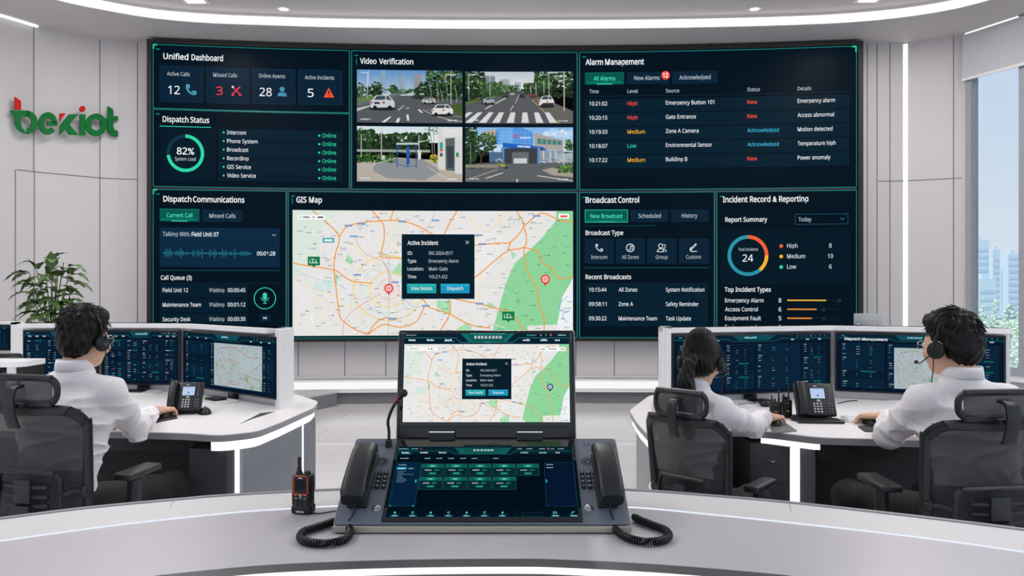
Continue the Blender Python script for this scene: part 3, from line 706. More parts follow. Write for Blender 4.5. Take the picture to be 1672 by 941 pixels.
# ---- incident record
c = panel('i', 1170, 1398.5, zt2, ZB, corner=False); c.level(1180)
c.text(1180, 330.6, 'Incident Record & Reporting', 9.2, WHT, 139.5, bold=.018, layer=6)
c.text(1184, 362.6, 'Report Summary', 7.4, WHT, 68.5, bold=.012, layer=6)
c.level(1340); c.frame(1297.5, 349.4, 1384.5, 366.6, .8, '#1d5572', 5); c.text(1303.5, 361.4, 'Today', 6.6, GRY, 21, layer=6); c.line([(1372.5, 356.6), (1375.3, 359.4), (1378.1, 356.6)], 1, CY_, 6); c.rect(1180, 373.6, 1385, 374.2, '#0c2c3c', 4)
c.level(1221); c.rect(1177, 378, 1388, 462, '#041926', 3)
c.ring(1221, 417.5, 27.6, 33.4, '#2b93a8', 4, a0=140, a1=270); c.ring(1221, 417.5, 27.6, 33.4, '#2b8ea4', 4, a0=50, a1=140); c.ring(1221, 417.5, 27.6, 33.4, '#f0603a', 5, a0=-90, a1=0); c.ring(1221, 417.5, 27.6, 33.4, YEL, 5, a0=0, a1=50)
c.text(1205, 409.6, 'Total Incidents', 4.6, GRY, 32.5, layer=6); c.text(1212, 427.4, '24', 11.5, WHT, 17.5, layer=6)
for k, (s_, w_, n_, col) in enumerate((('High', 17, '8', '#f0603a'), ('Medium', 29.5, '10', YEL), ('Low', 15, '6', GRE))):
    y = 405.2+17*k; c.disc(1275.3, y-2.9, 3, col, 6); c.text(1284.8, y, s_, 6.8, '#d2dbe2', w_, layer=6); c.text(1355.5, y, n_, 6.8, '#d2dbe2', 4.4 if len(n_) == 1 else 8.8, layer=6, center=True)
c.rect(1180, 462.8, 1385, 463.4, '#0c2c3c', 4); c.text(1183, 476.6, 'Top Incident Types', 7.2, WHT, 75.5, bold=.012, layer=6)
for k, (s_, w_, n_, x1, col) in enumerate((('Emergency Alarm', 63, '8', 1348.5, '#e8b343'), ('Access Control', 53.5, '6', 1333, '#e98b35'), ('Equipment Fault', 58.5, '5', 1325, '#e98b35'), ('Environmental', 50.5, '5', 1319.5, GRE))):
    y = 494+14.55*k; c.text(1183.6, y, s_, 6.6, WHT, w_, layer=6); c.text(1271, y, n_, 6.8, WHT, 4.4, layer=6); c.rect(1285, y-4, 1374, y-3.4, '#12303f', 4); c.rect(1285, y-4.6, x1, y-2.4, col, 6)
    c.ring(1345 if k else 1370.5, y-3, 1.8, 2.4, '#3c5664', 6)
    if k == 3: c.ring(1370.5, y-3, 1.8, 2.4, '#3c5664', 6)
done(c, 'incident_panel')

# ---- map drawing (units: 0..1593 across, 0..709 down), drawn into any canvas through a window
def draw_map(c, ox, oy, kx, ky, W=1593, Hh=709, x_off=0, lw=1.0, L0=5, dim=1.0, seed=2, labels=True, detail=1.0):
    dm = dim if hasattr(dim, '__len__') else (dim,)*3
    def col(h): a = lin(h); return tuple(x*q for x, q in zip(a, dm))
    def P(pts, cl=True):
        Q = [(x-27-x_off, y-153) for x, y in pts]
        return Q
    def M(q): return (ox+q[0]*kx, oy+q[1]*ky)
    def poly(pts, h, L):
        Q = clip_rect(P(pts), 0, 0, W, Hh)
        if len(Q) > 2: c.poly([M(q) for q in Q], col(h), L)
    def road(pts, t, h, L, smooth=True):
        Q = [q[:2] for q in smooth_path([(x, y, 0) for x, y in pts], 3)] if smooth and len(pts) > 2 else pts
        Q = P(Q)
        for a, b in zip(Q[:-1], Q[1:]):
            da, db = (a[0] < 0 or a[0] > W or a[1] < 0 or a[1] > Hh), (b[0] < 0 or b[0] > W or b[1] < 0 or b[1] > Hh)
            if da or db: continue
            c.line([M(a), M(b)], t*lw, col(h), L)
    c.rect(ox, oy, ox+W*kx, oy+Hh*ky, col('#e6e5e3'), L0)
    poly([(27, 153), (265, 153), (262, 190), (215, 225), (180, 300), (185, 420), (110, 440), (80, 520), (27, 540)], '#d9e6dc', L0+1)
    poly([(700, 300), (1000, 250), (1250, 300), (1150, 500), (1050, 640), (760, 600)], '#eae9e8', L0+1)
    poly([(150, 560), (240, 545), (265, 600), (200, 612), (150, 600)], '#cfe4dd', L0+2)
    G1 = '#8dd39b'
    poly([(1525, 205), (1620, 215), (1620, 530), (1590, 600), (1560, 640), (1556, 700), (1530, 800), (1360, 808), (1368, 862), (1200, 862), (1165, 830), (1190, 740), (1215, 650), (1240, 560), (1290, 450), (1380, 370), (1450, 300)], G1, L0+2)
    poly([(1525, 153), (1620, 153), (1620, 216), (1525, 206)], G1, L0+2)
    for pts in ([(845, 662), (928, 662), (926, 742), (885, 728), (845, 700)], [(950, 835), (985, 808), (1010, 790), (1045, 812), (1040, 862), (960, 862)], [(330, 410), (350, 405), (372, 440), (360, 462), (325, 440)], [(1265, 380), (1300, 400), (1275, 430)], [(1120, 690), (1150, 672), (1185, 700), (1150, 712)], [(585, 510), (640, 440), (650, 520)], [(270, 500), (285, 520), (280, 575), (262, 560)]): poly(pts, '#a9dcb2', L0+2)
    poly([(1560, 640), (1620, 540), (1620, 862), (1570, 862), (1530, 800)], '#eef1f3', L0+3)
    poly([(520, 560), (620, 560), (640, 640), (560, 690), (505, 640)], '#ecdfdc', L0+2)
    r = random.Random(seed)
    for i in range(int(230*detail)):
        x, y = r.uniform(40, 1180), r.uniform(160, 850); a = r.choice([0.1, 1.65, 0.9, 2.4])+r.uniform(-.3, .3); l = r.uniform(25, 150)
        pts = [(x, y)]
        for k in range(3): a += r.uniform(-.35, .35); pts.append((pts[-1][0]+l/3*math.cos(a), pts[-1][1]+l/3*math.sin(a)))
        road(pts, 1.6, r.choice(['#f7f6f5', '#fbfaf9', '#d8d6d4', '#d2d0ce', '#f4e7b2']), L0+4, False)
    for i in range(int(40*detail)):
        x, y = r.uniform(1200, 1600), r.uniform(220, 840); a = r.uniform(0, 6); l = r.uniform(15, 60)
        road([(x, y), (x+l*math.cos(a), y+l*math.sin(a))], 1.5, r.choice(['#7cc68c', '#a6e0b0', '#9ad8a6']), L0+4, False)
    YL = '#f6cf63'
    def oval(cx, cy, rx, ry, t, h, L, a0=0, a1=360, n=40, wob=.0):
        pts = [(cx+rx*(1+wob*math.sin(k*1.7))*math.cos(math.radians(a0+(a1-a0)*k/n)), cy+ry*(1+wob*math.cos(k*1.3))*math.sin(math.radians(a0+(a1-a0)*k/n))) for k in range(n+1)]
        road(pts, t, h, L, False)
    oval(573, 600, 60, 58, 2.2, '#e9a4a0', L0+5, wob=.03); oval(573, 600, 107, 100, 4, YL, L0+5, wob=.012); oval(573, 592, 198, 185, 4, YL, L0+5, wob=.01); oval(570, 596, 150, 140, 2, '#aed6c2', L0+5, wob=.02)
    oval(573, 596, 32, 30, 1.8, '#8fb6e6', L0+5)
    for k in range(12):
        a = k*PI/6+.1; road([(573+62*math.cos(a), 600+58*math.sin(a)), (573+200*math.cos(a+.05), 595+185*math.sin(a+.05))], 1.8, ['#f3c9a0', '#bcd7ef', '#f0d98c', '#c9e3cf'][k % 4], L0+4)
    road([(573, 430), (576, 600), (570, 862)], 2.6, '#7fc6b0', L0+5); road([(540, 440), (575, 520), (578, 620)], 2, '#cf6f8c', L0+5)
    for pts in ([(620, 153), (600, 300), (610, 430)], [(690, 153), (700, 230), (640, 300), (600, 420)], [(345, 330), (420, 380), (500, 440)], [(370, 340), (450, 440), (520, 470)], [(27, 540), (150, 600), (280, 640)], [(140, 640), (200, 720), (210, 862)],
                [(1100, 480), (1090, 600), (1080, 700)], [(1020, 180), (1080, 260), (1060, 350)], [(700, 660), (680, 760), (700, 862)], [(1190, 153), (1210, 260), (1170, 330)], [(480, 660), (420, 760), (400, 862)], [(800, 640), (1000, 640)], [(1265, 153), (1150, 260), (1020, 330)], [(160, 640), (290, 690), (400, 690)]): road(pts, 2.2, '#f7dc7e', L0+5)
    for pts, h in (([(840, 153), (800, 240), (740, 300)], '#e7a3b8'), ([(380, 310), (440, 400), (540, 440), (590, 540)], '#d98fb0'), ([(27, 470), (100, 520), (180, 545), (262, 560), (330, 600)], '#9cc9e8'), ([(640, 640), (720, 700), (790, 690)], '#9fc0ec'), ([(500, 720), (600, 770), (700, 740)], '#8fb4e8'), ([(360, 450), (370, 560), (360, 700)], '#bfe0cf'), ([(310, 862), (330, 760), (430, 680), (520, 630)], '#e2755e')): road(pts, 2.2, h, L0+5)
    OR = '#f39a3c'
    for pts in ([(140, 155), (235, 235), (293, 305), (270, 400), (262, 490), (275, 600), (290, 720), (305, 770), (380, 825), (455, 855)], [(293, 305), (330, 250), (400, 225), (520, 212), (640, 210), (740, 240), (820, 285), (900, 330), (990, 345), (1065, 348)],
                [(480, 155), (510, 190), (545, 240), (545, 330), (527, 400), (540, 420), (650, 425), (760, 470)], [(600, 155), (580, 210)], [(27, 452), (120, 468), (262, 490), (310, 520), (370, 555), (480, 565)], [(960, 155), (910, 240), (870, 330)], [(1065, 348), (1200, 335), (1265, 330), (1340, 240), (1300, 155)],
                [(1340, 240), (1440, 165), (1540, 205), (1620, 215)], [(1340, 240), (1355, 300), (1342, 360), (1250, 380), (1160, 450), (1065, 530), (960, 600)], [(1265, 330), (1250, 380)], [(1342, 360), (1420, 385), (1440, 440), (1500, 480), (1520, 520), (1560, 540), (1620, 525)],
                [(1342, 360), (1345, 420), (1370, 520), (1415, 600), (1430, 700), (1455, 760), (1455, 862)], [(800, 610), (970, 660), (1080, 680), (1190, 710), (1260, 730), (1300, 770), (1355, 862)], [(915, 660), (920, 740), (850, 862)],
                [(775, 700), (740, 770), (700, 800), (630, 815), (540, 800), (455, 855)], [(920, 740), (1010, 790), (1070, 810), (1150, 820)], [(700, 620), (770, 660), (800, 700), (860, 720), (920, 740)], [(455, 855), (490, 800), (540, 765), (620, 765)]): road(pts, 5.2, OR, L0+6)
    road([(1540, 215), (1570, 270), (1580, 330), (1610, 380)], 2.4, '#a6cfe6', L0+5)
    road([(1590, 640), (1540, 690), (1560, 730), (1600, 720), (1560, 750), (1590, 790)], 3, '#8fb0ea', L0+6)
    if labels:
        for i in range(int(260*detail)):
            x, y = r.uniform(45, 1590), r.uniform(165, 850); n = r.randint(2, 5); h = r.choice(['#6d6c70', '#7f7e83', '#55555a', '#3f74c8', '#8a8990', '#4a9a72', '#77767a'])
            if x > 1300: h = r.choice(['#4c8a5c', '#5d6a60'])
            for k in range(n):
                hh = r.uniform(3, 7)
                q = (x+k*7-27-x_off, y-153)
                if 0 < q[0] < W-8 and 0 < q[1] < Hh-8: a = M(q); c.rect(a[0], a[1]+(7-hh)*ky*.5, a[0]+4.6*kx, a[1]+hh*ky, col(h), L0+7)
        for x, y in ((345, 240), (420, 228), (375, 300), (840, 208), (650, 215), (395, 518), (595, 768), (785, 694), (610, 560), (1415, 182), (1085, 292), (1105, 342), (1090, 682)):
            q = (x-27-x_off-22, y-153-6)
            for k in range(5):
                if 0 < q[0]+k*9 < W-9 and 0 < q[1] < Hh-12: a = M((q[0]+k*9, q[1])); c.rect(a[0], a[1], a[0]+6.5*kx, a[1]+11*ky, col('#3f7fc4' if k % 2 else '#4a90cc'), L0+7)
def popup(c, x0, y0, x1, y1, L, fs=1.0, clear=True, dim=1.0):
    w_, h_ = x1-x0, y1-y0; X = lambda a: x0+w_*a; Y = lambda b: y0+h_*b
    c.rect(x0, y0, x1, y1, '#2a5260', L); c.rect(x0+w_*.006, y0+h_*.008, x1-w_*.006, y1-h_*.008, '#071c2a', L+1)
    c.text(X(.08), Y(.165), 'Active Incident', h_*.062, WHT, w_*.42, bold=.015, layer=L+2)
    for s_ in (1, -1): c.line([(X(.9)-w_*.02, Y(.125)-s_*h_*.022), (X(.9)+w_*.02, Y(.125)+s_*h_*.022)], h_*.009, GRY, L+2+(s_ > 0))
    for k, (a, aw, b, bw) in enumerate((('ID:', .07, 'INC-2024-0517', .33), ('Type:', .125, 'Emergency Alarm', .405), ('Location:', .22, 'Main Gate', .26), ('Time:', .125, '10:21:02', .255))):
        y = Y(.318+.121*k); c.text(X(.08), y, a, h_*.052, '#cfd8de', w_*aw, bold=.01, layer=L+2); c.text(X(.372), y, b, h_*.052, GRY, w_*bw, layer=L+2)
    c.rect(X(.073), Y(.765), X(.475), Y(.912), '#1a9fa4', L+2); c.rect(X(.535), Y(.765), X(.932), Y(.912), '#1592bd', L+2)
    c.rect(X(.073), Y(.765), X(.475), Y(.80), '#27b4b2', L+3); c.rect(X(.535), Y(.765), X(.932), Y(.80), '#25a6cc', L+3)
    c.text(X(.13), Y(.862), 'View Details', h_*.052, '#f4fbfc', w_*.29, layer=L+4); c.text(X(.625), Y(.862), 'Dispatch', h_*.052, '#f4fbfc', w_*.22, layer=L+4)
def pin(c, x, y, r, L, colr='#e5423a'):
    c.poly([(x-r*.45, y+r*.8), (x+r*.45, y+r*.8), (x, y+r*1.55)], colr, L); c.disc(x, y, r, colr, L+1, n=24); c.ring(x, y, r*.42, r*.62, '#ffffff', L+2, n=18); c.rect(x-r*.1, y-r*.25, x+r*.1, y+r*.25, '#ffffff', L+3)
def flag(c, x, y, s, L):
    c.rect(x-10*s, y-7.5*s, x+10*s, y+7*s, '#157a4b', L); c.poly([(x-3*s, y+7*s), (x+3*s, y+7*s), (x, y+10.5*s)], '#157a4b', L)
    for k in (-5, 0, 5): c.rect(x+k*s-2*s, y-2.5*s, x+k*s-1*s, y+3*s, '#e8f4ee', L+1)
    c.rect(x-7*s, y+2.2*s, x+7*s, y+3.2*s, '#e8f4ee', L+2); c.rect(x-4*s, y-3.5*s, x+1*s, y-2.6*s, '#e8f4ee', L+2)
c = panel('g', 470.5, 942.5, zt2, ZB, corner=False); c.level(484)
c.text(484, 330.8, 'GIS Map', 9.2, WHT, 42, bold=.02, layer=6); c.rect(477, 323, 478.1, 333, '#1a8f86', 5)
c.level(640); draw_map(c, 478, 344.3, (935.5-478)/1593, 203.8/709, lw=1.22/3.48)
c.rect(486, 352, 532, 359.5, '#f6f7f6', 13); c.ring(490.5, 355.6, 1.4, 2.0, '#8a8f94', 14)
for x0, x1 in ((495, 506), (511, 514), (519, 528)): c.rect(x0, 354.4, x1, 357, '#8d9298' if x0 < 515 else '#5a5f66', 14)
c.rect(912, 349, 929, 356.5, '#ffffff', 13); c.rect(914.5, 351.4, 926.5, 354.6, '#e0564c', 14)
c.rect(527, 389, 546, 397, '#4fa9b4', 13); c.rect(530, 391.4, 543, 394.8, '#e6f3f5', 14)
flag(c, 512.8, 427, 1.0, 14); flag(c, 830, 516.5, 1.0, 14); pin(c, 635, 471, 7.4, 14); pin(c, 890.3, 456, 7.6, 14)
popup(c, 656, 382.5, 775, 488.5, 18)
done(c, 'map_panel')

# ---- camera pictures shown on the video panel: drawn cell by cell, as the display shows them
class Ras:
    def __init__(s, x0, y0, x1, y1, W=216, H=108, ss=3):
        s.b = (x0, y0, x1, y1); s.W, s.H, s.ss = W, H, ss
        s.X, s.Y = np.meshgrid(x0+(np.arange(W*ss)+.5)/(W*ss)*(x1-x0), y0+(np.arange(H*ss)+.5)/(H*ss)*(y1-y0))
        s.a = np.zeros((H*ss, W*ss, 3)); s.r = np.random.RandomState(int(x0+y0))
    def hexc(s, h): return np.array([int(h[i:i+2], 16)/255 for i in (1, 3, 5)])
    def grad(s, y0, y1, h0, h1):
        t = np.clip((s.Y-y0)/(y1-y0), 0, 1)[..., None]; m = (s.Y >= y0) & (s.Y <= y1)
        c = s.hexc(h0)*(1-t)+s.hexc(h1)*t; s.a[m] = c[m]
    def mask(s, P):
        m = np.zeros(s.X.shape, bool); n = len(P)
        for i in range(n):
            (xa, ya), (xb, yb) = P[i], P[(i+1) % n]
            if ya == yb: continue
            c = ((ya > s.Y) != (yb > s.Y)) & (s.X < (xb-xa)*(s.Y-ya)/(yb-ya)+xa); m ^= c
        return m
    def poly(s, P, h, n=0.0):
        m = s.mask(P); c = s.hexc(h) if isinstance(h, str) else h
        s.a[m] = c+(s.r.randn(m.sum(), 1)*n if n else 0)
    def rect(s, x0, y0, x1, y1, h, n=0.0): s.poly([(x0, y0), (x1, y0), (x1, y1), (x0, y1)], h, n)
    def ell(s, x, y, rx, ry, h):
        m = ((s.X-x)/rx)**2+((s.Y-y)/ry)**2 < 1; s.a[m] = s.hexc(h) if isinstance(h, str) else h
    def line(s, P, t, h):
        for (xa, ya), (xb, yb) in zip(P[:-1], P[1:]):
            dx, dy = xb-xa, yb-ya; L = dx*dx+dy*dy or 1; q = np.clip(((s.X-xa)*dx+(s.Y-ya)*dy)/L, 0, 1)
            m = (s.X-xa-q*dx)**2+(s.Y-ya-q*dy)**2 < (t/2)**2; s.a[m] = s.hexc(h)
    def leaves(s, x0, y0, x1, y1, n, r=(4, 10), cols=('#1c2f1c', '#28432a', '#35552f', '#466b3a'), rag=None):
        for k in range(n):
            x, y = s.r.uniform(x0, x1), s.r.uniform(y0, y1)
            if rag is not None and not rag(x, y): continue
            u = s.r.uniform(r[0], r[1]); c = s.hexc(cols[min(len(cols)-1, int(s.r.rand()*len(cols)*(1.1-.5*(y-y0)/(y1-y0+1))))])
            s.ell(x, y, u, u*.7, c+s.r.uniform(-.03, .03))
    def crown(s, cx, cy, rx, ry, n=60, **k):
        s.leaves(cx-rx, cy-ry, cx+rx, cy+ry, n, rag=lambda x, y: ((x-cx)/rx)**2+((y-cy)/ry)**2 < 1, **k)
    def trunk(s, x, y0, y1, t=3, h='#b9b7ae'): s.line([(x, y1), (x+2, y0)], t, h)
    def osd(s):
        x0, y0, x1, y1 = s.b
        for x, y, n in ((x0+24, y0+14, 5), (x1-110, y0+22, 8), (x0+24, y1-26, 7), (x1-95, y1-22, 7)):
            for k in range(n): s.rect(x+k*9, y+s.r.uniform(0, 3), x+k*9+6, y+s.r.uniform(7, 11), '#e6eaec')
    def put(s, name, parent, rect):
        A = s.a.reshape(s.H, s.ss, s.W, s.ss, 3).mean((1, 3)); A = np.clip(A, 0, 1); L = np.where(A <= .04045, A/12.92, ((A+.055)/1.055)**2.4)
        px0, py0, px1, py1 = rect; ref = (px0+px1)/2; us = np.linspace(px0, px1, s.W+1); vs = np.linspace(py0, py1, s.H+1); d = DV(ref)
        X = np.interp(us, _px, _X); Y = np.interp(X, _X, _Y)-0.0055-9.0; Z = EYE-(vs-CY)*d/FOC
        V = np.zeros((s.H+1, s.W+1, 3)); V[..., 0] = X; V[..., 1] = Y; V[..., 2] = Z[:, None]
        idx = np.arange((s.H+1)*(s.W+1)).reshape(s.H+1, s.W+1)
        F = np.stack([idx[:-1, :-1], idx[1:, :-1], idx[1:, 1:], idx[:-1, 1:]], -1).reshape(-1, 4)
        me = bpy.data.meshes.new(name); me.from_pydata(V.reshape(-1, 3).tolist(), [], F.tolist())
        at = me.color_attributes.new('col', 'FLOAT_COLOR', 'CORNER'); C = np.repeat(np.concatenate([L.reshape(-1, 3), np.ones((s.W*s.H, 1))], 1).astype(np.float32), 4, 0)
        at.data.foreach_set('color', C.ravel()); return finish(name, me, parent, [DISPLAY], None)
DK = ('#17261a', '#21361f', '#2c482a', '#3b5d33'); MD = ('#263f26', '#345433', '#476b3c', '#5a8048')
def car(r, x, y, w_, h_, body='#c9ccd0', rear=True):
    r.ell(x+w_*.5, y+h_*.98, w_*.55, h_*.12, '#26292c'); r.poly([(x, y+h_*.45), (x+w_*.1, y+h_*.35), (x+w_*.22, y+h_*.05), (x+w_*.75, y), (x+w_*.95, y+h_*.38), (x+w_, y+h_*.55), (x+w_, y+h_*.85), (x+w_*.03, y+h_*.92)], body)
    r.poly([(x+w_*.16, y+h_*.36), (x+w_*.27, y+h_*.1), (x+w_*.6, y+h_*.07), (x+w_*.62, y+h_*.34)], '#3c4854'); r.poly([(x+w_*.66, y+h_*.34), (x+w_*.64, y+h_*.08), (x+w_*.75, y+h_*.08), (x+w_*.88, y+h_*.36)], '#4a5662')
    r.ell(x+w_*.2, y+h_*.9, w_*.08, h_*.14, '#15171a'); r.ell(x+w_*.8, y+h_*.88, w_*.08, h_*.14, '#15171a')
    if rear: r.rect(x+w_*.02, y+h_*.48, x+w_*.1, y+h_*.6, '#b03a34'); r.rect(x+w_*.5, y+h_*.48, x+w_*.6, y+h_*.6, '#b03a34')
# 1: dual carriageway with towers
r = Ras(50, 178, 725, 515); r.grad(178, 345, '#5d8fc4', '#b9c8d6'); 
for x, y, w_, c_ in ((205, 180, 26, '#8fa3b8'), (160, 225, 20, '#9aa9ba'), (290, 225, 14, '#8c9cb0'), (322, 208, 12, '#7488a0'), (338, 215, 18, '#8c9db2'), (415, 200, 48, '#8a9096'), (468, 205, 8, '#9aa4ae'), (120, 185, 8, '#c4ccd4'), (375, 250, 12, '#a9b5c2')):
    r.rect(x, y, x+w_, 330, c_)
    for k in range(y+6, 325, 9): r.rect(x+2, k, x+w_-2, k+3, '#6d7f96')
    for k in range(3): r.rect(x+w_*(.2+.3*k), y+3, x+w_*(.24+.3*k)+1, 325, '#c9b9a8' if w_ > 30 else '#a9b8c8')
r.poly([(50, 345), (725, 335), (725, 515), (50, 515)], '#55585c', .012); r.poly([(50, 372), (340, 322), (410, 318), (50, 412)], '#66696c', .01)
r.poly([(50, 365), (120, 345), (210, 335), (200, 352), (90, 385), (50, 388)], '#5f7b45', .03)
r.leaves(50, 285, 210, 345, 90, cols=DK); r.crown(175, 300, 38, 45, 70, cols=DK); r.crown(70, 310, 30, 45, 50, cols=MD); r.crown(282, 302, 26, 26, 45, cols=DK); r.leaves(215, 300, 420, 325, 100, (3, 7), cols=MD)
r.leaves(420, 290, 725, 360, 260, (5, 12), cols=DK); r.leaves(440, 255, 725, 330, 180, (5, 12), cols=DK); r.leaves(500, 180, 725, 300, 330, (5, 13), cols=('#17261a', '#263c22', '#35552f', '#4c6f3a'))
for x, y0, y1 in ((572, 240, 380), (528, 260, 365), (598, 300, 375), (630, 200, 370), (690, 270, 380)): r.line([(x, y1), (x-4, (y0+y1)/2), (x-14, y0)], 3, '#b5b3a8')
r.line([(652, 186), (652, 410)], 5, '#c4c2ba'); r.line([(590, 205), (650, 270)], 4, '#9fb08a'); r.line([(117, 200), (117, 360)], 4, '#c8ccd0'); r.line([(75, 240), (75, 345)], 3, '#a8adb2')
r.poly([(50, 425), (150, 400), (150, 406), (50, 445)], '#b9bbbd'); r.poly([(310, 434), (350, 402), (356, 402), (320, 434)], '#cfd1d2'); r.poly([(205, 513), (262, 474), (270, 478), (230, 513)], '#dcdedf'); r.poly([(296, 513), (312, 483), (326, 483), (318, 513)], '#dcdedf')
r.poly([(366, 463), (380, 460), (385, 500), (372, 502)], '#dcdedf'); r.poly([(438, 430), (452, 426), (474, 448), (462, 450)], '#d0d2d3'); r.poly([(360, 418), (382, 418), (386, 424), (364, 424)], '#b8babc')
r.poly([(620, 400), (725, 385), (725, 470), (665, 440), (620, 430)], '#47592f', .03); r.line([(475, 430), (540, 465), (640, 492), (725, 505)], 4, '#c9c2b4'); r.line([(500, 425), (560, 455), (725, 475)], 3, '#b39a7c')
for x, y, w_ in ((330, 325, 40), (402, 335, 38), (450, 322, 30), (465, 345, 90), (500, 350, 40)): car(r, x, y, w_, w_*.5, ['#c0c4c8', '#8a3a34', '#3c4046', '#d8dadb', '#a0503c'][int(x) % 5], False)
r.leaves(470, 345, 555, 372, 30, (2, 5), cols=('#8a4a3c', '#3a3c44', '#b0662f', '#202226')); car(r, 134, 337, 158, 92, '#c5cad0'); car(r, 528, 393, 138, 72, '#d9d9d6'); r.rect(160, 384, 196, 396, '#2a2c30'); r.osd(); r.put('video_feed', vpanel, VIDX[0])
# 2: tree-lined avenue with zebra crossing
r = Ras(748, 188, 1432, 520); r.grad(188, 300, '#b9c3cb', '#dfe3e4'); r.poly([(850, 225), (880, 212), (935, 215), (938, 260), (1100, 290), (850, 290)], '#8a949a')
for x, y, w_, c_ in ((855, 222, 80, '#6f7c80'), (970, 235, 60, '#a3adb2'), (1020, 238, 12, '#b4bcc0'), (1058, 255, 44, '#a8b8c8')): r.rect(x, y, x+w_, 320, c_); [r.rect(x, k, x+w_, k+2, '#8896a0') for k in range(y+5, 300, 7)]
r.poly([(748, 400), (1085, 308), (1130, 308), (1432, 440), (1432, 520), (748, 520)], '#56585b', .012); r.poly([(1165, 340), (1330, 520), (1432, 520), (1432, 440), (1260, 370)], '#66625e', .012)
r.poly([(748, 380), (1000, 325), (1010, 335), (748, 402)], '#4f7038', .03); r.leaves(748, 188, 870, 365, 300, (5, 13), cols=DK); r.leaves(840, 255, 985, 345, 220, (5, 11), cols=MD); r.leaves(960, 272, 1085, 322, 130, (4, 8), cols=MD)
r.leaves(1120, 262, 1240, 330, 180, (4, 9), cols=DK); r.leaves(1190, 192, 1432, 350, 420, (5, 13), cols=DK); r.leaves(1180, 215, 1300, 300, 100, (5, 11), cols=MD)
for x, y0, y1 in ((770, 200, 370), (905, 215, 340), (1280, 200, 345), (1198, 260, 335), (1248, 245, 330), (1165, 275, 320)): r.line([(x, y1), (x-2, y0)], 4, '#c6c5bd')
r.line([(1376, 192), (1376, 438)], 6, '#cfcdc6'); r.line([(1320, 230), (1372, 262)], 4, '#a9a99c'); r.line([(1175, 370), (1260, 455), (1345, 520)], 5, '#c9a257'); r.line([(1090, 335), (1065, 390)], 3, '#d8d9da'); r.line([(1052, 405), (1034, 438)], 4, '#d8d9da')
for a, b in ((760, 690), (822, 770), (892, 870), (958, 878), (1030, 985), (1105, 1100), (1178, 1190), (1245, 1285)): 
    t = (a-1100)*1.28+1100; r.poly([(a+6, 448), (a+36, 448), (t+46, 516), (t-2, 516)], '#d3d5d6')
r.poly([(1000, 355), (870, 425), (875, 430), (1010, 358)], '#c0c2c4'); r.leaves(815, 355, 935, 400, 30, (4, 9), cols=('#2c2e33', '#8e4c2c', '#4a4d52', '#a9adb0')); car(r, 860, 352, 75, 42, '#9fa3a6', False); car(r, 985, 328, 40, 24, '#3a3d42', False); car(r, 1030, 320, 30, 20, '#b9bcbf', False); car(r, 1090, 326, 36, 26, '#2e3136', False); car(r, 1158, 330, 44, 22, '#8a2f2c', False); car(r, 1215, 340, 98, 72, '#dcdcd8'); r.rect(1240, 388, 1310, 410, '#2c2e30'); r.osd(); r.put('video_feed', vpanel, VIDX[1])
# 3: gate house
r = Ras(50, 537, 725, 890); r.grad(537, 640, '#cfdbe4', '#e6eaeb'); r.poly([(50, 770), (300, 735), (725, 760), (725, 890), (50, 890)], '#b3aca4', .012); r.poly([(145, 790), (200, 765), (300, 742), (470, 745), (560, 800), (580, 830), (480, 880), (250, 875), (160, 830)], '#8d9092', .012)
r.leaves(50, 560, 160, 690, 240, (6, 14), cols=DK); r.leaves(160, 585, 300, 690, 220, (6, 13), cols=DK); r.leaves(290, 580, 515, 700, 330, (6, 13), cols=DK); r.leaves(60, 548, 140, 620, 50, (5, 10), cols=MD); r.leaves(50, 720, 300, 768, 170, (4, 9), cols=('#2c4a24', '#3c6a2c', '#4e8038')); r.rect(50, 685, 520, 702, '#9aa39c', .05); r.leaves(60, 706, 500, 716, 60, (2, 6), cols=MD)
for x in (78, 207, 447): r.line([(x, 545 if x == 207 else 590), (x, 735)], 5, '#c3c5c4'); 
r.poly([(205, 722), (228, 722), (228, 750), (205, 750)], '#c4c2be'); r.poly([(443, 640), (570, 612), (725, 600), (725, 590), (440, 632)], '#cfd4d6'); r.poly([(303, 642), (442, 640), (446, 652), (300, 654)], '#c2cad0')
for x in (306, 372, 428): r.line([(x, 655), (x+2, 795)], 6, '#2352a0')
r.line([(306, 776), (372, 794), (430, 786)], 4, '#2a5cac'); r.line([(306, 700), (372, 704)], 3, '#2a5cac'); r.rect(366, 670, 388, 780, '#2c58a4'); r.rect(440, 690, 460, 745, '#dcd6d0'); r.line([(510, 545), (530, 640), (535, 740)], 5, '#7c8a84'); r.line([(540, 540), (548, 730)], 4, '#8d9a90'); r.leaves(475, 540, 570, 590, 30, (2, 6), cols=MD)
r.poly([(568, 545), (725, 540), (725, 840), (690, 840), (670, 825), (568, 808)], '#d2d2d0', .01); r.poly([(616, 612), (676, 606), (676, 822), (618, 815)], '#5a6468'); r.poly([(625, 660), (670, 660), (670, 800), (628, 800)], '#39454a'); r.rect(580, 636, 600, 680, '#2aa09c'); r.rect(580, 682, 600, 694, '#d05038'); r.rect(581, 704, 598, 728, '#4c5660'); r.rect(684, 702, 702, 730, '#2e8a5a'); r.rect(600, 545, 725, 600, '#dcdcda')
r.leaves(520, 715, 565, 768, 40, (4, 9), cols=('#c8a62e', '#6a7a30', '#3c5a2c')); r.line([(145, 800), (170, 775), (290, 745)], 4, '#dad6cf'); r.line([(150, 822), (240, 870), (430, 880)], 4, '#c9a98a'); r.line([(560, 800), (640, 850), (725, 862)], 4, '#c9a070'); r.line([(620, 868), (500, 790)], 3, '#d9d4cc'); r.osd(); r.put('video_feed', vpanel, VIDX[2])
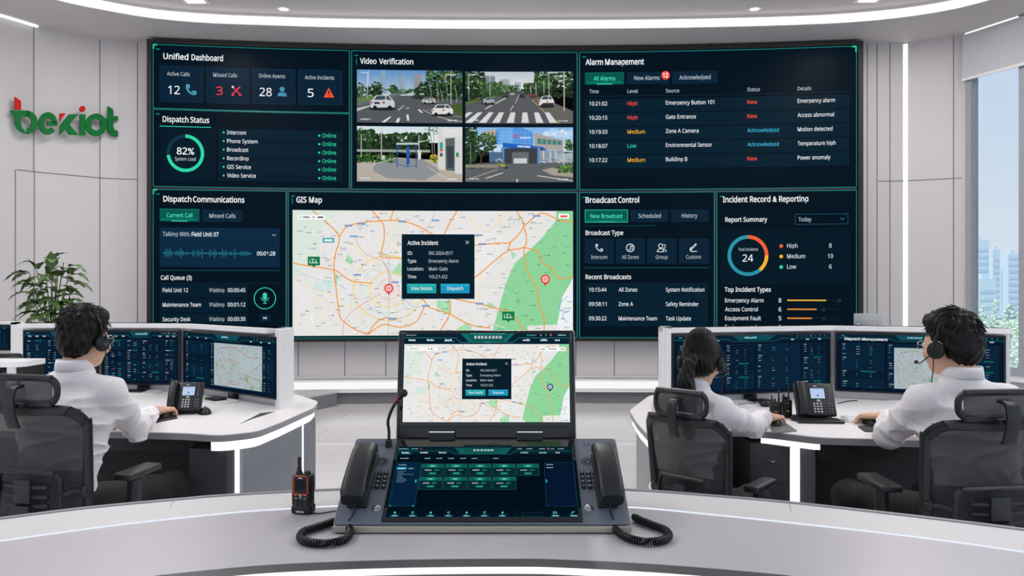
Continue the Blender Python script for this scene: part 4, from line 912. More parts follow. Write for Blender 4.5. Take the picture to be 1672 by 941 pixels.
# 4: station building with blue glass
r = Ras(748, 543, 1432, 892); r.grad(543, 700, '#7fb2e4', '#c8ddee'); r.leaves(1250, 560, 1430, 600, 40, (8, 22), cols=('#b4d2ee', '#cfe2f2', '#a6caec')); r.poly([(748, 775), (1000, 765), (1432, 760), (1432, 892), (748, 892)], '#5d6063', .012)
r.poly([(850, 572), (945, 553), (965, 560), (965, 640), (850, 640)], '#b7a998'); [r.poly([(x, 575), (x+12, 572), (x+12, 640), (x, 640)], '#5c6a78') for x in (865, 890, 915, 938)]
r.poly([(945, 553), (1100, 540), (1180, 575), (1180, 665), (945, 650)], '#4d8fd8'); r.poly([(965, 556), (1050, 545), (1050, 655), (965, 648)], '#6aa8e6'); [r.line([(x, 548), (x, 655)], 1.5, '#9cc6ee') for x in range(960, 1180, 24)]; [r.line([(948, y), (1180, y+8)], 1.5, '#9cc6ee') for y in range(572, 650, 22)]
r.ell(1072, 598, 13, 11, '#c65a78'); [r.rect(1095+k*12, 604, 1103+k*12, 614, '#dfe9f4') for k in range(6)]; r.poly([(1185, 578), (1370, 625), (1370, 690), (1185, 680)], '#a8a49e'); [r.poly([(x, 612+(x-1200)*.1), (x+26, 615+(x-1200)*.1), (x+26, 650+(x-1200)*.05), (x, 648+(x-1200)*.05)], '#4a8078') for x in range(1205, 1350, 32)]
r.poly([(985, 640), (1240, 668), (1270, 690), (985, 672)], '#1f5fc0'); [r.rect(1078+k*12, 658+k*.8, 1087+k*12, 668+k*.8, '#f2f6fa') for k in range(7)]; r.rect(990, 675, 1240, 775, '#3c3e44'); r.poly([(1045, 700), (1150, 700), (1150, 775), (1045, 775)], '#676a6e'); r.rect(1055, 740, 1140, 772, '#c9cccf', .05)
for x in (975, 1205): r.rect(x, 672, x+20, 776, '#5f8cc8')
r.poly([(1220, 690), (1370, 690), (1370, 765), (1220, 770)], '#8a98a2'); [r.rect(x, 695, x+8, 765, '#c6ccd0') for x in (1240, 1285, 1318)]; r.poly([(1330, 715), (1432, 702), (1432, 765), (1330, 770)], '#9fb0b4'); r.leaves(1235, 745, 1432, 768, 60, (2, 5), cols=('#c66a4c', '#d9dcdf', '#4a505a', '#2c5a9c'))
r.leaves(1385, 625, 1432, 690, 45, (5, 10), cols=MD); r.leaves(748, 545, 815, 800, 260, (6, 14), cols=DK); r.crown(870, 655, 75, 70, 170, r=(5, 12), cols=DK); r.crown(905, 620, 40, 34, 60, r=(4, 9), cols=MD); r.line([(845, 810), (848, 740), (820, 650)], 8, '#4d4438'); r.line([(848, 740), (890, 660)], 5, '#4d4438'); r.line([(781, 640), (781, 790)], 4, '#8a8f92')
r.rect(748, 780, 960, 800, '#8c8578', .03); r.rect(900, 700, 985, 765, '#4c6a8a'); r.leaves(930, 740, 990, 765, 20, (2, 5), cols=('#d9dcdf', '#4a505a')); r.leaves(955, 770, 1000, 790, 20, (4, 8), cols=('#b8a838', '#4f7034')); r.poly([(870, 868), (985, 830), (990, 834), (890, 868)], '#d0d2d3'); r.poly([(1205, 848), (1432, 882), (1432, 888), (1205, 854)], '#c4c6c8')
r.poly([(1235, 815), (1300, 800), (1432, 825), (1432, 862), (1300, 848)], '#a39c90'); r.leaves(1338, 785, 1432, 830, 90, (4, 9), cols=('#3c5a28', '#4f7a34', '#6a9644')); r.line([(748, 880), (870, 840), (950, 812)], 4, '#c4a982'); r.rect(1073, 872, 1081, 892, '#e0e2e3'); r.line([(1374, 555), (1374, 785)], 6, '#c6cad0'); r.ell(1007, 801, 10, 6, '#1c1e22'); r.osd(); r.put('video_feed', vpanel, VIDX[3])

# ================================================================== SMOOTH BODY SURFACES (distance-field blending, meshed with surface nets)
class Field:
    def __init__(s): s.p = []; s.hooks = []
    def cap(s, a, b, ra, rb, k=.02): s.p.append(('c', np.array(a, float), np.array(b, float), ra, rb, k)); return s
    def ell(s, c, r, k=.02, rot=None): s.p.append(('e', np.array(c, float), np.array(r, float), np.array(rot) if rot is not None else None, k)); return s
    def slab(s, secs, k=.02):
        """body of elliptical cross-sections: (z, cx, cy, rx, ry)"""
        s.p.append(('s', np.array(secs, float), k)); return s
    def cut(s, fn): s.hooks.append(fn); return s
    def eval(s, P):
        D = None
        for q in s.p:
            if q[0] == 'c':
                _, a, b, ra, rb, k = q; ab = b-a; h = np.clip(((P-a)@ab)/(ab@ab), 0, 1); d = np.linalg.norm(P-a-h[..., None]*ab, axis=-1)-(ra+(rb-ra)*h)
            elif q[0] == 'e':
                _, c, r, R, k = q; L = P-c
                if R is not None: L = L@R
                k0 = np.linalg.norm(L/r, axis=-1); k1 = np.linalg.norm(L/(r*r), axis=-1)+1e-9; d = k0*(k0-1)/k1
            else:
                _, S_, k = q; z = P[..., 2]; cx, cy, rx, ry = (np.interp(z, S_[:, 0], S_[:, i]) for i in (1, 2, 3, 4))
                e = np.sqrt(((P[..., 0]-cx)/rx)**2+((P[..., 1]-cy)/ry)**2); m = (e-1)*np.minimum(rx, ry)*1.0
                dz = np.maximum(S_[0, 0]-z, z-S_[-1, 0]); d = np.where(dz > 0, np.sqrt(np.maximum(m, 0)**2+dz**2), np.maximum(m, dz*.6))
            if D is None: D = d
            else: h = np.clip(.5+.5*(D-d)/k, 0, 1); D = D*(1-h)+d*h-k*h*(1-h)
        for f in s.hooks: D = f(P, D)
        return D
def net(F, lo, hi, h, disp=0.03):
    """surface nets over sparse blocks"""
    lo = np.array(lo, float); n = np.ceil((np.array(hi)-lo)/h/8).astype(int); B = 8
    I = np.stack(np.meshgrid(*[np.arange(k) for k in n], indexing='ij'), -1).reshape(-1, 3); C = lo+(I*B+B/2)*h
    act = []
    for q in range(0, len(C), 60000):
        act.append(np.abs(F.eval(C[q:q+60000])) < B*h*1.0+disp)
    I = I[np.concatenate(act)]
    gr = np.stack(np.meshgrid(*[np.arange(B+2)]*3, indexing='ij'), -1)
    keys = []; vs = []; ek = []; NN = (n*B+4); key = lambda a: (a[..., 0]*NN[1]+a[..., 1])*NN[2]+a[..., 2]
    for q in range(0, len(I), 400):
        G_ = I[q:q+400, None, None, None, :]*B+gr; P = lo+G_*h; D = F.eval(P); s = D > 0
        c0 = [(0, 0, 0), (1, 0, 0), (0, 1, 0), (1, 1, 0), (0, 0, 1), (1, 0, 1), (0, 1, 1), (1, 1, 1)]
        sub = lambda A, o: A[:, o[0]:o[0]+B, o[1]:o[1]+B, o[2]:o[2]+B]
        cs = np.stack([sub(s, o) for o in c0], -1); m = cs.any(-1) & ~cs.all(-1)
        if not m.any(): continue
        Dc = np.stack([sub(D, o) for o in c0], -1)[m]; Gc = sub(G_, (0, 0, 0))[m]
        acc = np.zeros((len(Dc), 3)); cnt = np.zeros(len(Dc))
        for a in range(8):
            for b in range(a+1, 8):
                oa, ob = np.array(c0[a]), np.array(c0[b])
                if np.abs(oa-ob).sum() != 1: continue
                x = (Dc[:, a] > 0) != (Dc[:, b] > 0); t = np.where(x, Dc[:, a]/(Dc[:, a]-Dc[:, b]+1e-12), 0)
                acc += np.where(x[:, None], oa+(ob-oa)*t[:, None], 0); cnt += x
        keys.append(key(Gc)); vs.append(lo+(Gc+acc/cnt[:, None])*h)
        for ax in range(3):
            o = [0, 0, 0]; o[ax] = 1; a = sub(s, (0, 0, 0)); b = sub(s, tuple(o)); m2 = a != b; ek.append((ax, G_[:, :B, :B, :B][m2], a[m2]))
    keys = np.concatenate(keys); vs = np.concatenate(vs); o = np.argsort(keys); keys = keys[o]; vs = vs[o]
    u, first = np.unique(keys, return_index=True); keys = u; vs = vs[first]; faces = []
    for ax, Gx, sg in ek:
        if not len(Gx): continue
        b, c = [(1, 2), (2, 0), (0, 1)][ax]; q = []
        for db, dc in ((0, 0), (-1, 0), (-1, -1), (0, -1)):
            H = Gx.copy(); H[:, b] += db; H[:, c] += dc; k = key(H); j = np.clip(np.searchsorted(keys, k), 0, len(keys)-1); q.append(np.where(keys[j] == k, j, -1))
        q = np.stack(q, -1); ok = (q >= 0).all(-1); q = q[ok]; s_ = sg[ok]; q[s_] = q[s_][:, ::-1]; faces.append(q)
    return vs, np.concatenate(faces)
def net_obj(name, F, lo, hi, h, m, parent, post=None, label=None):
    v, f = net(F, lo, hi, h)
    if post is not None: v = post(v)
    me = bpy.data.meshes.new(name); me.vertices.add(len(v)); me.vertices.foreach_set('co', v.astype(np.float32).ravel())
    me.loops.add(len(f)*4); me.loops.foreach_set('vertex_index', f.astype(np.int32).ravel()); me.polygons.add(len(f))
    me.polygons.foreach_set('loop_start', np.arange(0, len(f)*4, 4, dtype=np.int32)); me.polygons.foreach_set('use_smooth', np.ones(len(f), bool)); me.update(calc_edges=True); me.validate()
    o = finish(name, me, parent, m if isinstance(m, list) else [m], None)
    if label: o['label'] = label
    return o
def skin_material():
    m = mat('skin', '#e0b296', 0.5, var=0.05, scale=30, bump=0.06, bscale=350); b = m.node_tree.nodes['Principled BSDF']
    b.inputs['Subsurface Weight'].default_value = 0.12; b.inputs['Subsurface Radius'].default_value = (.012, .005, .003); b.inputs['Subsurface Scale'].default_value = .6; return m
SKIN = skin_material()
SHIRT = mat('white_shirt_cotton', '#f3eeef', 0.75, var=0.015, scale=20, bump=0.05, bscale=700)
TROU = mat('black_trousers', '#101114', 0.8, var=0.1, bump=0.1, bscale=500); SHOE = mat('black_leather', '#0c0c0d', 0.35)
HAIR = mat('black_hair', '#070606', 0.5, var=0.3, scale=60, spec=.3)
HAIRB = mat('dark_brown_hair', '#0f0a09', 0.45, var=0.3, scale=60, spec=.35)
EYEW = mat('eye_white', '#e8e4e0', .3); EYEI = mat('eye_iris', '#20140e', .2)
def hand_field(F, wrist, tip_dir, up, side, sc=1.0, k=.006):
    """right/left hand lying on a mouse: wrist point, pointing direction, back-of-hand normal, side=+1 thumb on the -lateral side"""
    w_ = np.array(wrist, float); d = np.array(tip_dir, float); d /= np.linalg.norm(d); u = np.array(up, float); u -= d*(u@d); u /= np.linalg.norm(u); l = np.cross(d, u)*side
    F.cap(w_-d*.02*sc, w_+d*.02*sc, .024*sc, .024*sc, .015)
    for q, r in ((-.026, .0125), (-.009, .0135), (.009, .0135), (.026, .012)): F.cap(w_+d*.015*sc+l*q*.7*sc, w_+d*.078*sc+l*q*sc+u*.012*sc, r*sc*1.1, r*sc, .012)
    tips = []
    for q, L, sp in ((-.029, .070, -.16), (-.010, .082, -.04), (.010, .076, .06), (.028, .060, .18)):
        p0 = w_+d*.076*sc+l*q*sc+u*.012*sc; dd = d+l*sp; dd /= np.linalg.norm(dd); p1 = p0+(dd*.42*L+u*.006)*sc; p2 = p1+(dd*.30*L-u*.45*L*.42)*sc; p3 = p2+(dd*.20*L-u*.55*L*.40)*sc
        F.cap(p0, p1, .0102*sc, .0090*sc, k); F.cap(p1, p2, .0090*sc, .0082*sc, .003); F.cap(p2, p3, .0082*sc, .0070*sc, .003); tips.append(p3)
    t0 = w_+d*.022*sc-l*.026*sc-u*.002; t1 = t0+(d*.030-l*.022-u*.006)*sc; t2 = t1+(d*.030-l*.006-u*.010)*sc
    F.cap(t0, t1, .0135*sc, .0115*sc, .008); F.cap(t1, t2, .0115*sc, .0088*sc, .003)
    return tips
def euler_rows(R): return np.array(R)
def build_person(name_label, root, yaw, P, cat='person'):
    """P: pose dictionary in world-sized local metres; x right, y forward, z up"""
    r = thing('person', name_label, cat, root, yaw); f = P.get('f', 0); S_ = P.get('scale', 1.0); V = lambda *a: np.array(a, float)
    hs = P['hs']                                  # height of the seat contact
    pel = V(0, 0, hs+.09); neckb = V(*P['neck']); head = V(*P['head']); sw = P['sw']
    sh = {s: V(s*sw, neckb[1]-.01, neckb[2]-.100) for s in (-1, 1)}
    sh[P['reach']][1] += .035
    loc = lambda w_: np.array(Matrix.Rotation(-yaw, 3, 'Z') @ (Vector(w_)-Vector(root)))
    arms = {}
    for s in (-1, 1):
        arms[s] = (sh[s], loc(P['elbow'][s]), loc(P['wrist'][s]))
    knee = {s: V(*P['knee'][s]) for s in (-1, 1)}; ank = {s: V(*P['ankle'][s]) for s in (-1, 1)}; hip = {s: V(s*.085, .02, hs+.085) for s in (-1, 1)}
    # ---- head orientation
    R = np.array(Euler((P['pitch'], 0, P['turn'])).to_matrix()); H = lambda x, y, z: head+R@V(x, y, z)
    B = Field()
    hw, hl, hh = P['hr']
    B.ell(H(0, -.012, .018), (hw, hl, hh*.86), .02, R); B.ell(H(0, .022, -.045), (hw*.80, hl*.72, hh*.60), .03, R); B.ell(H(0, .050, -.088), (.028, .026, .022), .025, R)
    B.ell(H(0, hl*.80, .010), (.036, .014, .022), .02, R)                       # brow
    B.cap(H(0, hl*.90, .004), H(0, hl*1.10, -.030), .007, .010, .010)            # nose
    for s in (-1, 1): B.ell(H(s*.011, hl*1.0, -.033), (.008, .009, .006), .006, R); B.ell(H(s*.045, .050, -.035), (.022, .024, .020), .03, R)
    B.ell(H(0, hl*.955, -.058), (.022, .008, .0055), .005, R); B.ell(H(0, hl*.94, -.067), (.019, .008, .006), .004, R)   # lips
    for s in (-1, 1):
        B.ell(H(s*(hw+.003), -.008, -.015), (.008, .018, .030), .006, R); B.ell(H(s*(hw+.004), -.006, -.038), (.006, .010, .012), .006, R)   # ears
    sock = [H(s*.031, hl*.93, -.004) for s in (-1, 1)]; earc = [H(s*(hw+.012), -.002, -.015) for s in (-1, 1)]
    def carve(Q, D):
        for c in sock: D = np.maximum(D, -(np.linalg.norm(Q-c, axis=-1)-.012)*.8)
        for c in earc: D = np.maximum(D, -(np.linalg.norm((Q-c)/np.array([.6, 1, 1.3]), axis=-1)-.009)*.6)
        return D
    B.cut(carve)
    nk = P.get('neckr', .054); B.cap(H(0, -.018, -.06), neckb+V(0, -.005, .0), nk, nk*1.08, .03); B.cap(neckb, neckb-V(0, -.01, .10), nk*.95, .05, .03)
    cy = (pel[1]+neckb[1])/2
    T0, T1, bs = P['torso']; secs = [(hs+.02, 0, 0, T0*.72, T1*.75), (hs+.16, 0, .0, T0*.66, T1*.7), (neckb[2]-.22, 0, neckb[1]*.6, T0*.72, T1*.72), (neckb[2]-.12, 0, neckb[1]*.9, T0*.70, T1*.62), (neckb[2]-.06, 0, neckb[1], T0*.4, T1*.4)]
    B.slab(secs, .05)
    for s in (-1, 1):
        a, e_, w_ = arms[s]; B.cap(neckb-V(0, 0, .09), a-V(0, 0, .01), .036*bs, .034*bs, .03); B.cap(a, e_, .036*bs, .031*bs, .02); B.cap(e_, w_, .031*bs, .022*bs, .02)
        dr = loc(P['aim'][s])-w_; dr /= np.linalg.norm(dr); hand_field(B, w_+dr*.015, dr, V(*P['palm_up'][s]), s, P.get('hand', 1.0))
        B.cap(hip[s], knee[s], .065, .048, .03); B.cap(knee[s], ank[s], .046, .032, .02); B.cap(ank[s], ank[s]+V(0, .12, -.05), .032, .028, .02)
    lo = np.min([v for s in (-1, 1) for v in (*arms[s], knee[s], ank[s])]+[head], 0)-.2; hi = np.max([v for s in (-1, 1) for v in (*arms[s], knee[s], ank[s])]+[head], 0)+.22; lo[2] = 0.0; lo[1] -= .05
    net_obj('body', B, lo, hi, .0040, SKIN, r)
    for s in (-1, 1):
        g = G(); g.add(ell(tuple(H(s*.031, hl*.93-.004, -.004)), .0105, 12, 8)); e1 = obj('eye', g, [EYEW], r); g = G(); g.add(ell(tuple(H(s*.031, hl*.93+.0035, -.004)), (.0048, .0048, .0048), 10, 6)); obj('iris', g, [EYEI], e1)
    # ---- shirt
    rs = random.Random(P['seed']); folds = []
    Fs = Field(); T_ = P['torso']     # (half width, half depth) at chest
    sec = [(hs+.10, 0, .0, T_[0]*.86, T_[1]*1.00), (hs+.17, 0, -.005, T_[0]*.93, T_[1]*1.08), (hs+.26, 0, neckb[1]*.3, T_[0]*.88, T_[1]*.98), (neckb[2]-.27, 0, neckb[1]*.55, T_[0]*.96, T_[1]*1.0), (neckb[2]-.17, 0, neckb[1]*.8, T_[0]*1.0, T_[1]*1.0), (neckb[2]-.105, 0, neckb[1]*.93, T_[0]*.80, T_[1]*.86), (neckb[2]-.055, 0, neckb[1], T_[0]*.42, T_[1]*.60)]
    Fs.slab(sec, .05)
    for s in (-1, 1):
        a, e_, w_ = arms[s]; Fs.cap(neckb+V(s*.025, -.012, -.035), a+V(0, -.004, .004), .038, .050, .035); Fs.cap(a, a+(e_-a)*.5, .060*T_[2], .053*T_[2], .04); Fs.cap(a+(e_-a)*.5, e_, .053*T_[2], .047*T_[2], .02)
        d_ = (w_-e_); Fs.cap(e_, e_+d_*.5, .048*T_[2], .046*T_[2], .02); Fs.cap(e_+d_*.5, e_+d_*.86, .046*T_[2], .035*T_[2], .015); Fs.cap(e_+d_*.84, e_+d_*.95, .034*T_[2], .033*T_[2], .004)
        folds.append((a, e_, w_))
    Fs.cap(neckb+V(0, -.012, -.05), neckb+V(0, -.008, -.01), nk+.020, nk+.014, .03)
    cn = neckb+V(0, -.004, 0); tilt = V(0, -.25, 1.0); tilt /= np.linalg.norm(tilt)
    def shirt_hook(Q, D):
        # creases: along the sleeves, radiating from armpits and around the waist
        w1 = 0
        for (a, e_, w_) in folds:
            for (p, q, am, fr, ph, br) in ((a, e_, .0062, 88, .3, 1), (e_, w_, .0066, 95, 1.2, 1), (e_, e_+(w_-e_)*.3, .0075, 140, 2., 3)):
                ab = q-p; L = np.linalg.norm(ab); ab = ab/L; t = (Q-p)@ab; m = np.exp(-((t-L*.62)/(L*.42))**2)
                rad = Q-p-t[..., None]*ab; dist = np.linalg.norm(rad, axis=-1); ang = rad[..., 0]*14+rad[..., 2]*11
                w1 = w1+am*m*np.exp(-(dist/.09)**4)*np.sin(t*fr+ang+ph+1.5*np.sin(t*31+ang))
            ap = a+np.array([0, 0, -.09]); sx = np.sign(a[0]); v = Q-ap; dist = np.linalg.norm(v, axis=-1); u = -v[..., 0]*sx*30+v[..., 2]*42+1.6*np.sin(dist*26); w1 = w1+.014*np.exp(-((dist-.07)/.09)**2)*(1-np.abs(np.sin(u*.75)))**2
        zz = Q[..., 2]; w1 = w1+.007*np.exp(-((zz-(hs+.2))/.09)**2)*np.sin(Q[..., 0]*60+zz*48+3*np.sin(Q[..., 0]*17+zz*9))
        u = Q[..., 0]*30-zz*26+2.2*np.sin(zz*19+Q[..., 0]*9); w1 = w1+.010*np.exp(-((zz-(neckb[2]-.30))/.15)**2)*((1-np.abs(np.sin(u*.6)))**3-.2)
        u = Q[..., 0]*26+zz*30+2.*np.sin(zz*15-Q[..., 0]*12); w1 = w1+.008*np.exp(-((zz-(neckb[2]-.2))/.12)**2)*((1-np.abs(np.sin(u*.6)))**3-.2)
        D = D-w1
        # back yoke seam
        # shoulder seams
        for (a, e_, w_) in folds:
            D = D+.0028*np.exp(-((Q[..., 0]*np.sign(a[0])-abs(a[0])+.004-.25*(a[2]-zz))/.006)**2)*np.exp(-((zz-a[2])/.06)**2)
        # neck opening
        L = Q-cn; up_ = L@tilt; rad = np.linalg.norm(L-up_[..., None]*tilt, axis=-1); D = np.maximum(D, np.where(up_ > .0, -(rad-(nk+.006)), -1)) 
        D = np.maximum(D, np.where(rad < .12, up_-.012, -1))
        for (a, e_, w_) in folds:   # cuff end
            ab = (w_-e_); L2 = np.linalg.norm(ab); ab = ab/L2; t = (Q-e_)@ab; near = np.linalg.norm(Q-w_, axis=-1) < .16; D = np.where(near, np.maximum(D, t-L2*.97), D)
            D = D+.0025*np.exp(-((t-L2*.80)/.0028)**2)*near
        return D
    Fs.cut(shirt_hook)
    net_obj('shirt', Fs, lo, hi, .0050, SHIRT, r)
    # collar: stand and folded leaf
    g = G(); n = 40; v = []; f = []
    ring = []
    for i in range(n):
        a = -PI/2+.35+(2*PI-.7)*i/(n-1)+0; a += PI      # opening at the front
        ca, sa = math.cos(a), math.sin(a); front = max(0, sa)
        prof = [(nk+.008, -.012), (nk+.006, .022-.010*front), (nk+.007, .032-.014*front), (nk+.011, .034-.014*front), (nk+.015, .022-.012*front), (nk+.022, -.004-.022*front), (nk+.019, -.008-.022*front)]
        for rr_, z in prof: ring.append(tuple(cn+np.array([ca*rr_, sa*rr_*1.04-.25*z+.0, z])))
    k = 7
    for i in range(n-1):
        for j in range(k-1): q = i*k+j; f.append((q, q+k, q+k+1, q+1))
    g.add((ring, f)); co_ = obj('collar', g, [SHIRT], r, auto=None)
    sm = co_.modifiers.new('thickness', 'SOLIDIFY'); sm.thickness = .0015
    # ---- trousers, belt, shoes
    Ft = Field(); Ft.slab([(hs-.005, 0, -.01, T_[0]*.86, .12), (hs+.06, 0, -.01, T_[0]*.95, .125), (hs+.135, 0, -.004, T_[0]*.86, T_[1]*.98)], .04)
    for s in (-1, 1): Ft.cap(hip[s], knee[s], .085, .066, .05); Ft.cap(knee[s], ank[s]+V(0, 0, .03), .066, .052, .03)
    Ft.cut(lambda Q, D: D-.004*np.sin(Q[..., 1]*45+Q[..., 0]*20+2*np.sin(Q[..., 2]*25))*np.exp(-((Q[..., 2]-hs-.05)/.12)**2))
    net_obj('trousers', Ft, lo, hi, .008, TROU, r)
    for s in (-1, 1):
        Fh = Field(); a = ank[s]; Fh.cap((a[0], a[1]-.03, .045), (a[0], a[1]+.06, .045), .040, .042, .02); Fh.cap((a[0], a[1]+.06, .04), (a[0]+s*.01, a[1]+.17, .032), .042, .034, .02); Fh.cap((a[0], a[1]-.01, .05), (a[0], a[1], .10), .042, .044, .02)
        Fh.cut(lambda Q, D: np.maximum(D, .002-Q[..., 2])); net_obj('shoe', Fh, (a[0]-.09, a[1]-.12, -.01), (a[0]+.09, a[1]+.25, .17), .005, SHOE, r)
    return r, H, R, head, (hw, hl, hh), arms, loc
def strands(g, roots, n_pts=5, w0=.004, sides=4):
    for P in roots:
        P = smooth_path(P, 3); N = len(P); g.add(tube(P, w0, sides, scales=[.75 if i == 0 else 1.0-.92*(i/(N-1))**1.5 for i in range(N)], r2=w0*.45))
def short_hair(r, H, R, hr, seed, m=HAIR):
    hw, hl, hh = hr; rr = random.Random(seed); F = Field()
    F.ell(H(0, -.022, .030), (hw+.008, hl+.006, hh*.86+.006), .02, R); F.ell(H(0, -.045, -.020), (hw+.003, hl*.72, hh*.62), .03, R); F.ell(H(0, .030, .085), (hw*.86, .055, .038), .03, R)
    c0 = np.array(H(0, 0, 0)); Ri = R
    def cutf(Q, D):
        L = (Q-c0)@Ri; x, y, z = L[..., 0], L[..., 1], L[..., 2]
        lim = np.interp(y, [-.12, -.06, -.03, .0, .03, .06, .075, .10], [-.092, -.080, -.045, -.010, .020, .040, .058, .066])
        D = np.maximum(D, (lim+.004*np.sin(x*300)+.003*np.sin(y*260)-z)*.8)
        D = D-.0035*np.sin(x*170+3*np.sin(y*60))*np.sin(y*120+z*90)
        return D
    F.cut(cutf); net_obj('hair', F, np.array(H(0, 0, 0))-.19, np.array(H(0, 0, 0))+.19, .0032, m, r)
    g = G(); roots = []
    for i in range(900):
        a = rr.uniform(0, 2*PI); e = rr.uniform(-.55, 1.45); x, y, z = math.cos(e)*math.cos(a), math.cos(e)*math.sin(a), math.sin(e)
        p = np.array([x*(hw+.007), y*(hl+.005)-.022, z*(hh*.86+.005)+.030]); lim = float(np.interp(p[1], [-.12, -.06, -.03, .0, .03, .06, .10], [-.075, -.06, -.02, .010, .034, .05, .07]))
        if p[2] < lim: continue
        nrm = np.array([x/hw, y/hl, z/hh]); nrm /= np.linalg.norm(nrm)
        cr_ = np.array([.015, -.06, .13]); fl = p-cr_; fl = fl-nrm*(fl@nrm); L0 = np.linalg.norm(fl); fl = fl/L0 if L0 > 1e-3 else np.array([0, 1., 0])
        if p[1] > .02: fl = fl+np.array([.25, .3, .1])
        fl = fl+np.array([rr.gauss(0, .2), rr.gauss(0, .2), rr.gauss(0, .1)]); L = rr.uniform(.016, .032)*(1.1 if z > .4 else .6)
        q = [p-nrm*.006, p+nrm*.001+fl*L*.4, p+nrm*.002+fl*L*.8, p+nrm*(.000 if z < .35 else .003)+fl*L*1.15]
        roots.append([tuple(H(*t)) for t in q])
    strands(g, roots, w0=.0030); obj('hair_locks', g, [m], r, auto=None)
def headset(label, r, H, R, hr, side, mic=True, parent_loc=None):
    """over-the-head headset worn by the person; a thing of its own"""
    hw, hl, hh = hr; mw = r.matrix_basis.copy(); t = thing('headset', label, 'headset', r.location, r.rotation_euler.z)
    Hv = lambda *a: Vector(H(*a)); g = G(); P = []
    for i in range(21):
        a = PI*i/20; P.append(Hv(math.cos(a)*(hw+.022), -.006-.012*math.sin(a), -.005+math.sin(a)*(hh+.020)))
    g.add(sweep(P, [(a, b) for a, b in rrect(.003, .009, .0014, 2)])); obj('headband', g, [BLACKM], t)
    for s in (-1, 1):
        c = Vector((s*(hw+.022), -.004, -.022)); M = Matrix.Translation(Hv(0, 0, 0)-0*Vector((0, 0, 0))) @ Matrix(R.tolist()).to_4x4() @ Matrix.Translation(c) @ Euler((0, PI/2, 0)).to_matrix().to_4x4()
        g = G(); g.add(lathe([(.020, -.013), (.029, -.011), (.031, -.004), (.031, .002), (.026, .010), (.016, .013)], 24), 0, M); g.add(lathe([(.012, .0), (.012, .0145), (.004, .016)], 16), 1, M); 
        g.add(tube([Hv(s*(hw+.024), -.006, .03), Hv(s*(hw+.036), -.005, .005), Hv(s*(hw+.037), -.004, -.02)], .0035, 6)); cup = obj('ear_cup', g, [BLACKM, MATS.get('cup_grey') or mat('cup_grey', '#3c4046', .4)], t)
    g = G(); s = side; P = smooth_path([H(s*(hw+.034), .0, -.030), H(s*(hw+.030), .045, -.060), H(s*(hw*.75), .090, -.070), H(s*(hw*.42), .118, -.066)], 6); g.add(tube(P, .0022, 6)); g.add(ell(tuple(P[-1]), (.008, .008, .007), 12, 8)); obj('microphone', g, [BLACK], t)
    g = G(); P = smooth_path([H(s*(hw+.034), .0, -.045), H(s*(hw+.026), .010, -.09), H(s*(hw+.012), .03, -.145), H(s*(hw*.6), .06, -.20)], 6); g.add(tube(P, .0018, 5)); obj('cable', g, [BLACK], t)
    return t

